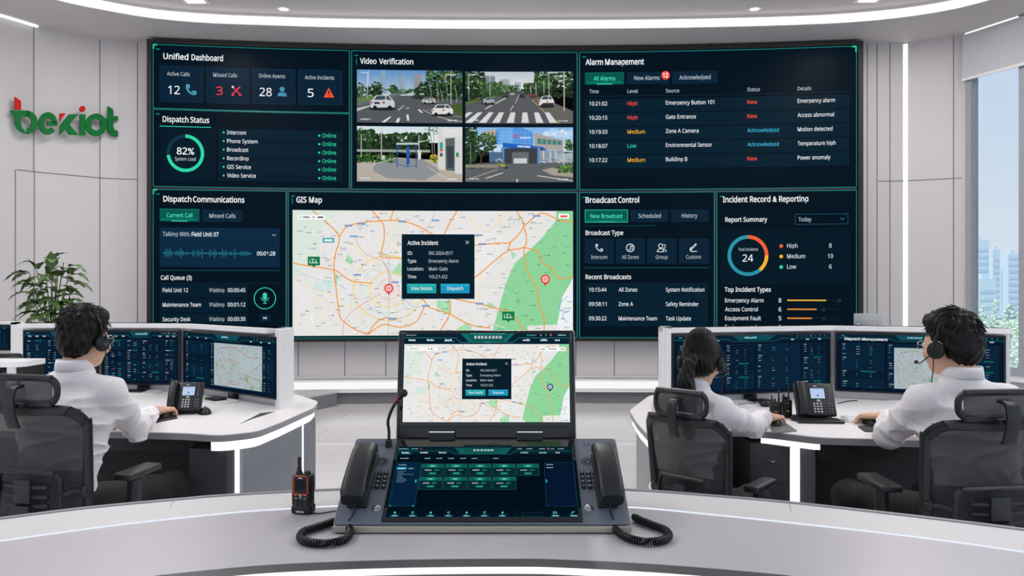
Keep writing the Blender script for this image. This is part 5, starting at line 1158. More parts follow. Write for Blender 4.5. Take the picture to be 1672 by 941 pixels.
# ================================================================== PLANT
def plant():
    b = PX(86, 470, 6.1); r = thing('potted_plant', 'tall leafy green potted plant behind the left monitors', 'plant', (b.x, 6.1, 0))
    g = G(); g.add(lathe([(0.12, 0.0), (0.15, 0.02), (0.19, 0.5), (0.2, 0.52), (0.18, 0.52), (0.17, 0.46), (0.0, 0.46)], 28)); obj('planter', g, [WHITE], r)
    g = G(); g.add(ell((0, 0, 0.465), (0.168, 0.168, 0.015), 20, 6)); obj('soil', g, [mat('soil', '#3a2c22', 0.95, bump=0.5, bscale=60)], r)
    LF = mat('plant_leaf', '#4d6b33', 0.45, var=0.25, scale=9, bump=0.15, bscale=40); ST = mat('plant_stem', '#5f7d3d', 0.5)
    rr = random.Random(11); gs, gl_ = G(), G()
    def leaf_(p, d, L, W, fold, droop):
        d = Vector(d).normalized(); s = d.cross(Vector((0, 0, 1)));
        s = s.normalized() if s.length > .05 else Vector((1, 0, 0)); up = s.cross(d); n = 9; v = []; f = []
        for i in range(n+1):
            t = i/n; w_ = W*math.sin(PI*min(1, t**.75*1.0))*(1-.15*t)+.001; c = Vector(p)+d*L*t-Vector((0, 0, 1))*droop*L*t*t+up*.03*L*math.sin(PI*t)
            for k, q in ((-1, 1), (-.5, .55), (0, 0), (.5, .55), (1, 1)): v.append(tuple(c+s*w_*k*(.5)+up*q*fold*w_*.5+up*.004*math.sin(t*26)*abs(k)))
        for i in range(n):
            for k in range(4): a = i*5+k; f.append((a, a+1, a+6, a+5))
        gl_.add((v, f))
    def ptx(px, py, dy=0.0): q = PX(px, py, 6.1+dy); return Vector((q.x-b.x, dy, q.z))
    # stems end where the photograph shows leaf clusters
    tips = [((58, 432), -.03), ((84, 424), .0), ((104, 428), .03), ((48, 446), -.08), ((112, 448), .05), ((66, 452), .04), ((94, 452), -.05), ((118, 468), -.03), ((52, 478), .05), ((84, 470), .08), ((104, 476), -.1), ((62, 488), -.1), ((110, 496), .05), ((60, 512), .0), ((98, 505), -.04), ((82, 492), -.08), ((74, 440), -.06), ((92, 438), .06)]
    for (px, py), dy in tips:
        tip = ptx(px, py, dy); a = rr.uniform(0, 6.28); root = Vector((.05*math.cos(a), .05*math.sin(a), .47)); mid = root.lerp(tip, .55); mid.x *= .45; mid.y *= .5
        P = smooth_path([root, mid, tip], 8); gs.add(tube(P, 0.007, 6, scales=[1.1-.6*i/len(P) for i in range(len(P))]))
        out = Vector((tip.x, tip.y, 0)); out = out.normalized() if out.length > .01 else Vector((0, -1, 0))
        for k in range(rr.choice([3, 4, 4])):
            ang = rr.uniform(-1.5, 1.5); d = Matrix.Rotation(ang, 3, 'Z') @ out; d = Vector((d.x, d.y, rr.uniform(-.15, .75)))
            q = Vector(P[-1-min(len(P)-2, rr.randint(0, 4))]); leaf_(q, d, rr.uniform(.13, .2), rr.uniform(.075, .12), rr.uniform(.1, .4), rr.uniform(.2, .7))
    q = ptx(84, 438, -.05); leaf_(q, (0.02, -.1, 1), .13, .10, .1, 0); leaf_(ptx(58, 440), (-.5, -.1, .8), .13, .05, .3, .2)
    for s_, (px, py) in ((-1, (48, 446)), (1, (112, 436)), (1, (116, 450)), (1, (122, 466)), (-1, (50, 480)), (-1, (58, 512)), (1, (112, 492)), (-1, (44, 448))):
        leaf_(ptx(px, py), (s_, -.2, .3), .17, .09, .3, .6)
    obj('stems', gs, [ST], r); obj('foliage', gl_, [LF], r, auto=None)
plant()

# ================================================================== WORKSTATION DESKS
LEDE = led_material('led_desk_edge', '#ffffff', 1.3)
def rounded(poly, r=0.04, k=4):
    out = []; n = len(poly)
    for i in range(n):
        a, b, c = Vector(poly[i-1]), Vector(poly[i]), Vector(poly[(i+1) % n]); u = (a-b); v = (c-b); q = min(r, u.length*.4, v.length*.4)
        p0, p1 = b+u.normalized()*q, b+v.normalized()*q
        for j in range(k+1): t = j/k; out.append(tuple(p0*(1-t)**2+b*2*t*(1-t)+p1*t*t))
    return out
def inset(poly, d):
    n = len(poly); ar = sum(poly[i][0]*poly[(i+1) % n][1]-poly[(i+1) % n][0]*poly[i][1] for i in range(n)); s = 1 if ar > 0 else -1; out = []
    for i in range(n):
        a, b, c = Vector(poly[i-1]), Vector(poly[i]), Vector(poly[(i+1) % n]); t1 = (b-a).normalized(); t2 = (c-b).normalized()
        n1 = Vector((-t1.y, t1.x))*s; n2 = Vector((-t2.y, t2.x))*s; m = (n1+n2); m = m.normalized() if m.length > 1e-6 else n1
        out.append(tuple(b+m*d/max(.4, m.dot(n1))))
    return out
def strip_open(g, P, z0, z1, th, m=0):
    """thin band standing on an open plan path P"""
    Q = offset(P, -th)
    for i in range(len(P)-1):
        v = [(*P[i], z0), (*P[i+1], z0), (*Q[i+1], z0), (*Q[i], z0), (*P[i], z1), (*P[i+1], z1), (*Q[i+1], z1), (*Q[i], z1)]
        g.add((v, [(0, 1, 5, 4), (2, 3, 7, 6), (4, 5, 6, 7), (3, 2, 1, 0), (0, 4, 7, 3), (1, 2, 6, 5)]), m, smooth=False)
DH = 0.75
# left desk
ldk = thing('workstation_desk', 'white angular workstation desk with glowing edge on the left', 'desk', (0, 0, 0))
LTOP = [(-3.7, 3.56), (-1.75, 3.50), (-1.42, 3.46), (-1.25, 3.40), (-1.12, 3.50), (-1.085, 3.75), (-1.045, 4.20), (-1.075, 4.42), (-1.30, 4.75), (-1.75, 5.10), (-3.7, 5.15)]
LT = rounded(LTOP, 0.06)
g = G(); g.add(prism(LT, DH-0.004, DH), 0, smooth=False); g.add(prism(inset(LT, 0.001), DH-0.031, DH-0.004), 1, smooth=False); obj('desk_top', g, [TOPM, EDGE], ldk)
LE = rounded([(-1.43, 3.475), (-1.25, 3.418), (-1.133, 3.508), (-1.10, 3.75), (-1.062, 4.20), (-1.09, 4.41), (-1.28, 4.70)], .05)[5:-5]
g = G(); strip_open(g, LE[::-1], DH-0.072, DH-0.032, 0.012); obj('edge_light', g, [LEDE], ldk)
g = G(); g.add(prism([(-1.42, 3.50), (-1.235, 3.445), (-1.205, 3.465), (-1.205, 4.2), (-1.42, 4.2)], 0.0, DH-0.074), smooth=False); obj('cabinet', g, [mat('cabinet_charcoal', '#45464a', 0.5)], ldk)
g = G(); g.add(prism([(-1.178, 3.478), (-1.105, 4.19), (-1.19, 4.19), (-1.20, 3.50)], 0.0, DH-0.074), smooth=False); g.add(prism([(-1.10, 4.205), (-1.07, 4.33), (-1.10, 4.46), (-1.6, 5.0), (-1.7, 5.0), (-1.6, 4.8), (-1.19, 4.22)], 0.0, DH-0.074), smooth=False); obj('side_panel', g, [MIDG], ldk)
for (xa, ya, xb, yb) in ((-1.203, 3.454, -1.186, 3.468), (-1.105, 4.188, -1.100, 4.204)):
    g = G(); g.add(prism([(xa, ya), (xb, yb), (xb-.01, yb+.02), (xa-.006, ya+.02)], 0.02, DH-0.074), smooth=False); obj('corner_light', g, [LEDE], ldk)
g = G(); g.add(box(-3.7, -1.425, 3.95, 3.98, 0.05, DH-0.033), smooth=False); g.add(box(-3.7, -1.425, 3.52, 3.56, DH-0.09, DH-0.033), 1, smooth=False); obj('back_panel', g, [BLACKM, DARKG], ldk)
g = G(); g.add(box(-2.9, -2.86, 3.6, 3.95, 0.0, DH-0.033), smooth=False); g.add(rbox(.02, .012, .02, .002, cx=-1.47, cy=3.51, cz=.60)); obj('desk_leg', g, [DARKG], ldk)
q = [PZ(*p, DH) for p in ((389, 694), (408, 684), (425, 675), (449, 672.5), (430, 679), (412, 684.5))]
g = G(); g.add(([(p.x, p.y, DH+.0008) for p in q], [(0, 1, 2, 3, 4, 5)]), smooth=False); obj('inlay', g, [DARKG], ldk)
# right desk
rdk = thing('workstation_desk', 'white angular workstation desk with glowing edge and drawers on the right', 'desk', (0, 0, 0))
RTOP = [(0.605, 4.10), (0.585, 3.72), (0.585, 3.38), (0.74, 3.40), (0.98, 3.55), (1.14, 3.49), (1.29, 3.36), (1.69, 3.30), (3.7, 3.20), (3.7, 5.0), (1.1, 5.0), (0.80, 4.65)]
RT = rounded(RTOP, 0.05)
g = G(); g.add(prism(RT, DH-0.004, DH), 0, smooth=False); g.add(prism(inset(RT, 0.001), DH-0.031, DH-0.004), 1, smooth=False); obj('desk_top', g, [TOPM, EDGE], rdk)
g = G(); strip_open(g, [(0.60, 3.395), (0.598, 3.72), (0.618, 4.09)], DH-0.072, DH-0.032, 0.012); obj('edge_light', g, [LEDE], rdk)
g = G(); strip_open(g, [(1.305, 3.372), (1.28, 3.374), (1.13, 3.505), (1.10, 3.52)], DH-0.056, DH-0.032, 0.010); obj('edge_light', g, [LEDE], rdk)
g = G(); g.add(prism([(0.625, 3.43), (0.64, 4.10), (0.82, 4.6), (0.88, 4.56), (0.70, 4.08), (0.685, 3.43)], 0, DH-0.074), smooth=False); obj('side_panel', g, [mat('cabinet_light_grey', '#9a9a9d', 0.5)], rdk)
g = G(); g.add(box(.605, .622, 3.41, 3.43, 0.02, DH-0.074), smooth=False); obj('corner_light', g, [LEDE], rdk)
cabp = [(1.065, 3.56), (1.197, 3.435), (1.197, 4.1), (1.065, 4.1)]
g = G(); g.add(prism(cabp, 0.02, DH-0.058), smooth=False); obj('drawer_unit', g, [mat('drawer_grey', '#4b4c50', 0.45)], rdk)
def on_cab(u, z, o=0.004): a, b = Vector(cabp[0]), Vector(cabp[1]); t = (b-a).normalized(); n = Vector((t.y, -t.x)); p = a+t*u+n*o; return p.x, p.y, z
for z0, z1 in ((0.53, 0.685), (0.05, 0.52)):
    g = G(); v = [on_cab(u, z, o) for o in (0.001, 0.006) for u, z in ((.008, z0), (.172, z0), (.172, z1), (.008, z1))]
    g.add((v, [(4, 5, 6, 7), (0, 3, 2, 1), (0, 1, 5, 4), (1, 2, 6, 5), (2, 3, 7, 6), (3, 0, 4, 7)]), smooth=False); d_ = obj('drawer', g, [MATS['drawer_grey']], rdk)
    if z0 > .3: g = G(); g.add(tube([on_cab(.07, .625, .006), on_cab(.075, .622, .016), on_cab(.115, .622, .016), on_cab(.12, .625, .006)], .003, 6)); obj('handle', g, [CHROME], d_)
g = G(); g.add(box(1.201, 1.236, 3.42, 3.44, 0.02, DH-0.058), smooth=False); obj('corner_light', g, [LEDE], rdk)
g = G(); g.add(box(1.24, 1.305, 3.425, 4.1, 0.0, DH-0.034), smooth=False); obj('cabinet', g, [mat('cabinet_mid', '#6a6b6e', 0.5)], rdk)
g = G(); g.add(box(.80, 1.06, 3.9, 3.93, 0.05, DH-.033), smooth=False); g.add(box(1.31, 3.7, 3.62, 3.65, 0.05, DH-.033), smooth=False); g.add(box(1.31, 3.7, 3.40, 3.43, DH-.10, DH-.033), smooth=False); obj('back_panel', g, [BLACKM], rdk)
# far-left desk
fdk = thing('workstation_desk', 'far white desk at the left edge of the picture behind the seated man', 'desk', (0, 0, 0))
g = G(); g.add(prism(rounded([(-5.4, 5.75), (-3.95, 5.75), (-3.62, 6.0), (-3.86, 6.75), (-5.4, 6.75)], .06), DH-.03, DH), smooth=False); obj('desk_top', g, [TOPM], fdk)
g = G(); g.add(prism([(-3.93, 5.80), (-3.70, 6.0), (-3.90, 6.7), (-4.0, 6.7), (-4.05, 5.80)], 0, DH-.032), smooth=False); obj('side_panel', g, [BLACKM], fdk)
g = G(); g.add(box(-5.4, -4.1, 6.5, 6.54, 0.05, DH-.032), smooth=False); obj('back_panel', g, [WHITE], fdk)

# ================================================================== MONITORS
UIN = '#04182c'
def ui_console(c, W, H, seed, mapbox=None, title=None, big=None):
    """busy dark console page"""
    r = random.Random(seed); k = H/90.0
    c.rect(0, 0, W, H, '#041427', 1); c.rect(0, 0, W, 9*k, '#06202f', 2)
    c.poly([(W*.36, 0), (W*.64, 0), (W*.6, 8*k), (W*.4, 8*k)], '#0c4a58', 3); c.line([(0, 6*k), (W*.33, 6*k), (W*.37, 10*k), (W*.63, 10*k), (W*.67, 6*k), (W, 6*k)], .5*k, '#1c6f7c', 4)
    def word(x, y, n, h, col, L=6):
        for i in range(n): hh = h*r.uniform(.6, 1); c.rect(x+i*h*.95, y+h-hh, x+i*h*.95+h*.68, y+h, col, L)
    word(W*.44, 2.2*k, 8, 2.8*k, '#9fd0d8'); word(W*.03, 1.6*k, 4, 1.5*k, '#4fb0c0')
    for i in range(7): word(W*(.78+.03*i), 1.6*k, 1, 1.7*k, r.choice(['#3fc0c0', '#d04a5a', '#d8dde2', '#e07a5a', '#3f8fd0']))
    for x in (.06, .16, .26, .74, .84, .92): word(W*x, 6.8*k, 3, 2*k, '#c9dde6')
    if title: c.text(W*.05, 9.5*k, title, 4.2*k, '#dfe9ee', W*.27, bold=.02, layer=7)
    cols = [(W*.03, W*.30), (W*.32, W*.50), (W*.52, W*.80), (W*.82, W*.97)]
    for ci, (x0, x1) in enumerate(cols):
        y = 14*k
        while y < H-9*k:
            bh = min(r.choice([15, 20, 27])*k, H-5*k-y)
            c.rect(x0, y, x1, y+bh, '#062036' if r.random() < .6 else '#06182e', 2); c.frame(x0, y, x1, y+bh, .28*k, '#0e3c50', 3)
            word(x0+2*k, y+1.3*k, r.randint(3, 5), 1.5*k, '#a9bec9'); hdr = r.random() < .4
            if hdr: c.rect(x0+(x1-x0)*.45, y+.8*k, x0+(x1-x0)*.8, y+3.2*k, '#0c5c56', 4)
            nc = 2 if (x1-x0) < 36*k else 3; lens = [r.randint(2, 5) for _ in range(nc)]; cc = ['#8fa6b4', r.choice(['#8fa6b4', '#2f8fa4']), r.choice(['#26a58e', '#2f8fb4'])]
            yy = y+5*k
            while yy < y+bh-2.5*k:
                for q in range(nc):
                    if r.random() < .82: word(x0+2*k+q*(x1-x0-3*k)/nc, yy, max(1, lens[q]+r.choice([-1, 0, 0])), 1.15*k, cc[q] if r.random() < .9 else '#b8505a')
                c.rect(x0+1.5*k, yy+2.2*k, x1-1.5*k, yy+2.4*k, '#0b3044', 4); yy += 3.9*k
            y += bh+1.5*k
    if mapbox:
        x0, y0, x1, y1 = mapbox; c.rect(x0-.6, y0-.6, x1+.6, y1+.6, '#1a4c5c', 9); aw = 1593*.62
        draw_map(c, x0, y0, (x1-x0)/1000.0, (y1-y0)/709, W=1000, x_off=180 if big is None else big, lw=(x1-x0)/900.0, L0=10, dim=(.50, .60, .66), seed=seed, labels=True, detail=.55)
def monitor(A, B, z0, z1, lab, ui, seat=DH, foot=0.055):
    A, B = Vector(A), Vector(B); W = (B-A).length; ang = math.atan2(B.y-A.y, B.x-A.x); c0 = (A+B)/2
    r = thing('monitor', lab, 'monitor', (c0.x, c0.y, seat), ang, group=None); H = z1-z0; zc = (z0+z1)/2-seat
    g = G(); g.add(rbox(W, .022, H, .006, 3, cz=zc, cy=.011)); obj('bezel', g, [BEZ], r)
    s = W*FOC/4.5; b = 0.010
    cw, ch = (W-2*b), (H-2*b); CWp = 90*cw/ch; cv = Canvas(lambda x, y, h: (-cw/2+x/CWp*cw, -0.0008-h, zc+ch/2-y/90*ch), step=.00006); ui(cv, CWp, 90.0); cv.build('display', r)
    g = G(); g.add(rbox(.07, .03, z0-seat+.10, .004, cz=(z0-seat+.10)/2, cy=.0385)); obj('stand_neck', g, [BEZ], r)
    g = G(); P = rrect(.30, .16, .06, 5); g.add(prism([(x, y-foot) for x, y in P], 0.0, 0.008), 0); g.add(rbox(.11, .075, .012, .003, cz=.013, cy=-foot), 1); obj('stand_base', g, [WHITE, BEZ], r)
    return r
monitor((-2.97, 4.83), (-2.525, 4.85), .79, 1.125, 'leftmost monitor of the left desk, next to the potted plant', lambda c, W, H: ui_console(c, W, H, 3), foot=.055)
monitor((-2.505, 4.85), (-2.01, 4.82), .79, 1.125, 'middle monitor of the left desk, beside the seated man\'s head', lambda c, W, H: ui_console(c, W, H, 4), foot=.055)
monitor((-1.985, 4.80), (-1.225, 4.17), .79, 1.125, 'right monitor of the left desk showing a street map', lambda c, W, H: ui_console(c, W, H, 5, (W*.36, 14, W*.86, 83)), foot=.07)
monitor((.865, 4.30), (1.825, 4.55), .79, 1.128, 'wide monitor in front of the seated woman', lambda c, W, H: ui_console(c, W, H, 6), foot=.055)
monitor((1.845, 4.55), (2.62, 4.22), .79, 1.128, 'monitor of the right desk showing a street map beside the seated man', lambda c, W, H: ui_console(c, W, H, 7, (W*.36, 20, W*.68, 84), title='Dispatch Management'), foot=.09)
def housing(path, lab, z1=1.163, end0=None, end1=None):
    """white shell standing on the desk behind a row of monitors"""
    P = path; t = thing('monitor_housing', lab, 'monitor housing', (0, 0, DH))
    g = G(); strip_open(g, offset(P, 0.14), .0, z1-DH, 0.085)
    strip_open(g, offset(P, 0.14), z1-DH-.025, z1-DH, 0.145)
    obj('shell', g, [WHITE], t)
    for e in (end0, end1):
        if e: g = G(); g.add(prism(rounded(e, .012), 0, z1-DH), smooth=True); obj('end_panel', g, [WHITE], t)
    return t
housing([(-3.0, 4.83), (-2.52, 4.855), (-2.0, 4.82), (-1.305, 4.232)], 'white curved shell behind the three monitors of the left desk', end1=[(-1.213, 4.135), (-1.192, 4.12), (-1.203, 4.40), (-1.30, 4.40), (-1.255, 4.215)])
housing([(.85, 4.29), (1.835, 4.555), (2.64, 4.205)], 'white curved shell behind the monitors of the right desk', end0=[(.818, 4.275), (.856, 4.28), (.90, 4.50), (.84, 4.53)])
t = thing('acrylic_panel', 'small clear acrylic panel standing above the right monitors', 'panel', (2.06, 4.60, 1.163))
am = bpy.data.materials.new('frosted_acrylic'); am.use_nodes = True; t_ = am.node_tree; t_.nodes.clear()
a1 = t_.nodes.new('ShaderNodeBsdfTransparent'); a2 = t_.nodes.new('ShaderNodeBsdfPrincipled'); a2.inputs['Base Color'].default_value = (*lin('#c8cacd'), 1); a2.inputs['Roughness'].default_value = .2
mx = t_.nodes.new('ShaderNodeMixShader'); mx.inputs[0].default_value = .5; oo = t_.nodes.new('ShaderNodeOutputMaterial'); t_.links.new(a1.outputs[0], mx.inputs[1]); t_.links.new(a2.outputs[0], mx.inputs[2]); t_.links.new(mx.outputs[0], oo.inputs[0])
g = G(); g.add(rbox(.17, .008, .07, .003, cz=.0355)); obj('panel_sheet', g, [am], t)
g = G(); g.add(rbox(.02, .014, .012, .002, cx=-.06, cz=.006)); g.add(rbox(.02, .014, .012, .002, cx=.06, cz=.006)); obj('clips', g, [CHROME], t)
# far-left monitor
def far_ui(c, W, H): ui_console(c, W, H, 9)
monitor((-4.80, 6.50), (-4.085, 6.50), .868, 1.078, 'small monitor cut off by the left picture edge, farthest back', far_ui, foot=.055)
g = G(); g.add(box(-4.95, -4.055, 6.57, 6.65, DH, 1.10), smooth=False); g.add(box(-4.080, -4.055, 6.48, 6.57, DH, 1.10), smooth=False); g.add(box(-4.95, -4.055, 6.48, 6.57, 1.083, 1.10), smooth=False)
tag(obj('monitor_housing', g, [WHITE]), 'white shell behind the small far monitor at the left picture edge', 'monitor housing')

os_ = thing('desk_organizer', 'low white desktop shelf with black end at the left end of the left desk', 'desk shelf', (-2.96, 4.36, DH))
g = G(); g.add(prism(rounded([(-.45, -.10), (.30, -.10), (.335, -.06), (.335, .14), (-.45, .14)], .03), .205, .232)); obj('shelf_top', g, [WHITE], os_)
g = G(); g.add(rbox(.035, .20, .205, .006, 2, cx=.312, cy=.02, cz=.103)); obj('end_panel', g, [BLACKM], os_)
g = G(); g.add(rbox(.055, .18, .205, .006, 2, cx=.262, cy=.02, cz=.103)); obj('support_column', g, [WHITE], os_)
g = G(); g.add(tube([(-.40, -.06, .02), (-.40, -.06, .19), (.20, -.06, .19), (.20, -.06, .02)], .010, 8)); g.add(rbox(.60, .02, .15, .006, 2, cx=-.1, cy=.10, cz=.078)); obj('inner_rack', g, [BLACKM], os_)

# ================================================================== DESK PHONES AND SMALL THINGS
PHB = mat('phone_black', '#1b1c1f', 0.42, var=0.08, bump=0.04, bscale=400); KEYM = mat('key_grey', '#5e6268', 0.45); KEYL = mat('key_light', '#c2c8ce', 0.5)
def handset_geo(g, L=.19, wd=.045, m=0, hump=.03):
    """handset lying along local y, ear end at +y"""
    n = 15; v = []; f = []; prof = rrect(1, 1, .28, 3); k = len(prof)
    for i in range(n+1):
        t = i/n; y = (t-.5)*L; e = abs(2*t-1); w_ = wd*(.90+.10*e**2); th = .021+.011*max(0, (e-.55)/.45)**1.2; zc = hump*(1-e**2)*.9-.008*max(0, (e-.55)/.45)+.02
        if i in (0, n): w_ *= .86; th *= .8
        for a, b in prof: v.append((a*w_, y, zc+b*th))
    for i in range(n):
        for a in range(k): b = (a+1) % k; f.append((i*k+a, (i+1)*k+a, (i+1)*k+b, i*k+b))
    f.append(tuple(range(k))); f.append(tuple(n*k+a for a in range(k))[::-1]); g.add((v, f), m)
def coil(pts, r=.006, wire=.0016, turns=60, n=10):
    P = [Vector(p) for p in pts]; L = [0]
    for a, b in zip(P[:-1], P[1:]): L.append(L[-1]+(b-a).length)
    F = frames(P); out = []; N = turns*n
    for i in range(N+1):
        s = L[-1]*i/N; j = max(0, min(len(P)-2, int(np.searchsorted(L, s))-1)); t = (s-L[j])/max(1e-9, L[j+1]-L[j])
        p = P[j].lerp(P[j+1], t); u = F[j][2].lerp(F[j+1][2], t).normalized(); w_ = F[j][3].lerp(F[j+1][3], t).normalized(); a = 2*PI*i/n
        out.append(p+u*r*math.cos(a)+w_*r*math.sin(a))
    return tube(out, wire, 5)
def phone(lab, loc, rz, tray=True):
    r = thing('desk_phone', lab, 'telephone', loc, rz, group=None)
    # wedge body: profile in yz, tilted face toward -y
    W = .185; M = T(0, -.005, .022, rx=math.radians(62))
    g = G(); g.add(rbox(W, .165, .022, .008, 3, cy=.083), 0, M); g.add(prism([(-.085, .03), (.085, .03), (.085, .12), (-.085, .12)], .0, .012), 0)
    g.add(([( -.06, .02, .01), (.06, .02, .01), (.06, .115, .01), (-.06, .115, .01), (-.05, .055, .13), (.05, .055, .13), (.05, .075, .13), (-.05, .075, .13)], [(0, 3, 2, 1), (4, 5, 6, 7), (0, 1, 5, 4), (1, 2, 6, 5), (2, 3, 7, 6), (3, 0, 4, 7)]), 0, smooth=False); obj('body', g, [PHB], r)
    if tray:
        g = G(); g.add(rbox(.21, .10, .012, .004, cy=-.03, cz=.007), 0)
        for i in range(14):
            for j in range(3): g.add(rbox(.011, .014, .004, .001, 1, cx=-.085+i*.0131, cy=-.062+j*.019, cz=.0145), 1)
        obj('key_tray', g, [PHB, BLACK], r)
    d = Canvas(lambda x, y, h: tuple(M @ Vector((x, y, .0115+h))), step=.0004)
    d.rect(-.022, .082, .052, .142, '#0a0c10', 0); d.rect(-.018, .086, .048, .139, '#b9cdec', 1); d.rect(-.018, .133, .048, .139, '#8aa6cf', 2)
    for x, y, a in ((.014, .100, .008), (.030, .118, .003), (.006, .096, .003), (-.006, .112, .002), (.036, .098, .002)): d.rect(x-a/2, y-a/3, x+a/2, y+a/3, '#5a779f', 2)
    d.poly([(.008, .098), (.022, .098), (.015, .108)], '#41608a', 3); d.rect(.000, .147, .014, .1505, '#c9ccd0', 2)
    dd = d.build('lcd_screen', r)
    g = G()
    for j in range(4):
        for i in range(3): g.add(rbox(.010, .008, .004, .001, 1, cx=-.008+i*.0155, cy=.060-j*.0135, cz=.0125), 0, M)
    for j in range(4):
        for i in range(2): g.add(rbox(.009, .008, .004, .001, 1, cx=.060+i*.0135, cy=.060-j*.0135, cz=.0125), 1, M)
    for j in range(6): g.add(rbox(.010, .006, .004, .001, 1, cx=.066, cy=.142-j*.0115, cz=.0125), 1, M)
    g.add(ell((.015, .075, .012), (.009, .006, .004), 12, 6), 0, M)
    obj('keypad', g, [KEYL, KEYM], r)
    g = G(); handset_geo(g, .165, .040, 0, .012); h = obj('handset', g, [PHB], r); h.matrix_local = M @ T(-.064, .083, .012)
    P = smooth_path([(-.064, -.012, .035), (-.07, -.03, .016), (-.10, -.02, .008), (-.115, .01, .008), (-.10, .04, .008)], 8)
    obj('coiled_cord', G().add(coil(P, .0042, .0013, 26, 8)), [BLACK], r)
    return r
p = PZ(1336, 689, DH); phone('black desk phone with blue screen between the woman and the man', (p.x, p.y+.02, DH), math.radians(-4))
p = PZ(299, 678, DH); phone('black desk phone beside the left man\'s hand', (p.x, p.y+.01, DH), math.radians(6), False).scale = (.9, .9, .9)
def radio(name, lab, loc, rz, w_, h_, ants, group=None):
    r = thing(name, lab, 'two-way radio', loc, rz, group)
    g = G(); g.add(rbox(w_, .034, h_, .006, 3, cz=h_/2)); g.add(rbox(w_*.9, .02, h_*.12, .003, cz=h_*.06, cy=-.012)); obj('body', g, [BLACK], r)
    for x, hh, rr_ in ants: g = G(); g.add(lathe([(rr_*1.3, h_-.002), (rr_*1.3, h_+.012), (rr_, h_+.014), (rr_*.7, h_+hh-.003), (rr_*.4, h_+hh)], 10), 0, T(x, .004, 0)); obj('antenna', g, [BLACKM], r)
    g = G(); g.add(cyl((-w_*.05, .004, h_), (-w_*.05, .004, h_+.012), .006, n=12)); obj('knob', g, [BLACKM], r)
    cv = Canvas(lambda x, y, h: (x, -.0172-h, y)); cv.rect(-w_*.22, h_*.54, w_*.22, h_*.72, '#16212c', 1); cv.rect(-w_*.2, h_*.32, w_*.16, h_*.42, '#7a6626', 1); cv.rect(-w_*.24, h_*.80, w_*.2, h_*.85, '#5c3c18', 1)
    for k in range(3): cv.rect(-w_*.2+k*w_*.15, h_*.32, -w_*.12+k*w_*.15, h_*.39, '#2a2410', 2)
    cv.build('labels', r)
p = PZ(1268.5, 683, DH); radio('walkie_talkie', 'black walkie talkie beside the seated woman\'s hand', (p.x, p.y+.02, DH), 0, .054, .078, [(-.017, .03, .004), (.017, .058, .0045)])
p = PZ(1287, 683, DH); radio('walkie_talkie', 'narrow black walkie talkie right beside the desk phone', (p.x, p.y+.02, DH), 0, .043, .088, [(.010, .085, .004), (-.014, .026, .006)])
def mouse(lab, loc, rz):
    g = G(); v, f = ell((0, 0, 0.0), (.030, .052, .034), 16, 12); v = [(x, y, max(0.0, z)) for x, y, z in v]; g.add((v, f)); r = thing('computer_mouse', lab, 'mouse', loc, rz)
    obj('shell', g, [BLACK], r); g = G(); g.add(cyl((-.003, .028, .029), (.003, .028, .029), .006, n=10)); g.add(tube(smooth_path([(0, .05, .008), (.01, .09, .003), (-.02, .14, .003), (.0, .2, .003)], 5), .0015, 5)); obj('wheel_and_cable', g, [KEYM], r)
p = PZ(335, 676, DH); mouse('small black mouse lying right of the left desk phone', (p.x, p.y, DH), .4)
MP = {}
def pad(lab, pts, m, cat='mouse pad'):
    q = [PZ(*a, DH) for a in pts]; g = G(); g.add(prism(rounded([(a.x, a.y) for a in q], .012), DH, DH+.004)); return tag(obj('mouse_pad', g, [m]), lab, cat)
pad('black mouse pad under the left man\'s hand', [(240, 694), (290, 684), (287, 679), (236, 686)], BLACKM)
pad('grey triangular mouse pad beside the woman\'s hand', [(1262, 709), (1302, 705), (1280, 690), (1255, 690)], mat('pad_grey', '#6f7073', .6))
pad('black mouse pad under the right man\'s hand', [(1400, 697), (1412, 706), (1450, 706), (1446, 695)], BLACKM)
def keyboard(lab, loc, rz, W, D, m, km):
    r = thing('keyboard', lab, 'keyboard', loc, rz); g = G(); g.add(rbox(W, D, .014, .004, 3, cz=.0075), 0, T(rx=.04)); obj('case', g, [m], r)
    g = G(); n = int(W/.019)
    for j in range(5):
        for i in range(n): g.add(rbox(.0155, .0155, .006, .0015, 1, cx=-W/2+.014+i*(W-.028)/(n-1), cy=-D/2+.018+j*.019, cz=.016), 0, T(rx=.04))
    obj('keys', g, [km], r)
p = PZ(1428, 688, DH); keyboard('white keyboard in front of the right man', (p.x+.02, p.y, DH), math.radians(-3), .32, .115, WHITE, WHITE)
p = PZ(1243, 690, DH); keyboard('dark keyboard partly hidden behind the woman\'s forearm', (p.x-.10, p.y+.03, DH), math.radians(8), .30, .11, BLACK, BLACKM)
g = G(); p = PZ(1250, 664, DH); g.add(ell((0, 0, .012), (.035, .03, .018), 16, 10)); g.add(tube(smooth_path([(.0, .02, .01), (-.08, .05, .004), (-.14, .02, .004)], 5), .002, 5)); tag(obj('cable_puck', g, [BLACK], loc=(p.x, p.y, DH-.001+.006)), 'small round black cable puck behind the walkie talkies', 'cable holder')
for lab, pts in (('thin black cable looping left of the walkie talkies', [(1238, 678), (1250, 676), (1259, 679)]), ('thin black cable running right from the desk phone', [(1368, 660), (1385, 656), (1400, 655)]), ('thin black cable curling behind the left desk phone', [(325, 652), (345, 648), (368, 650), (378, 655)])):
    P = smooth_path([PZ(*q, DH)+Vector((0, 0, .0028)) for q in pts], 6); tag(obj('cable', G().add(tube(P, .0025, 6)), [BLACK]), lab, 'cable')

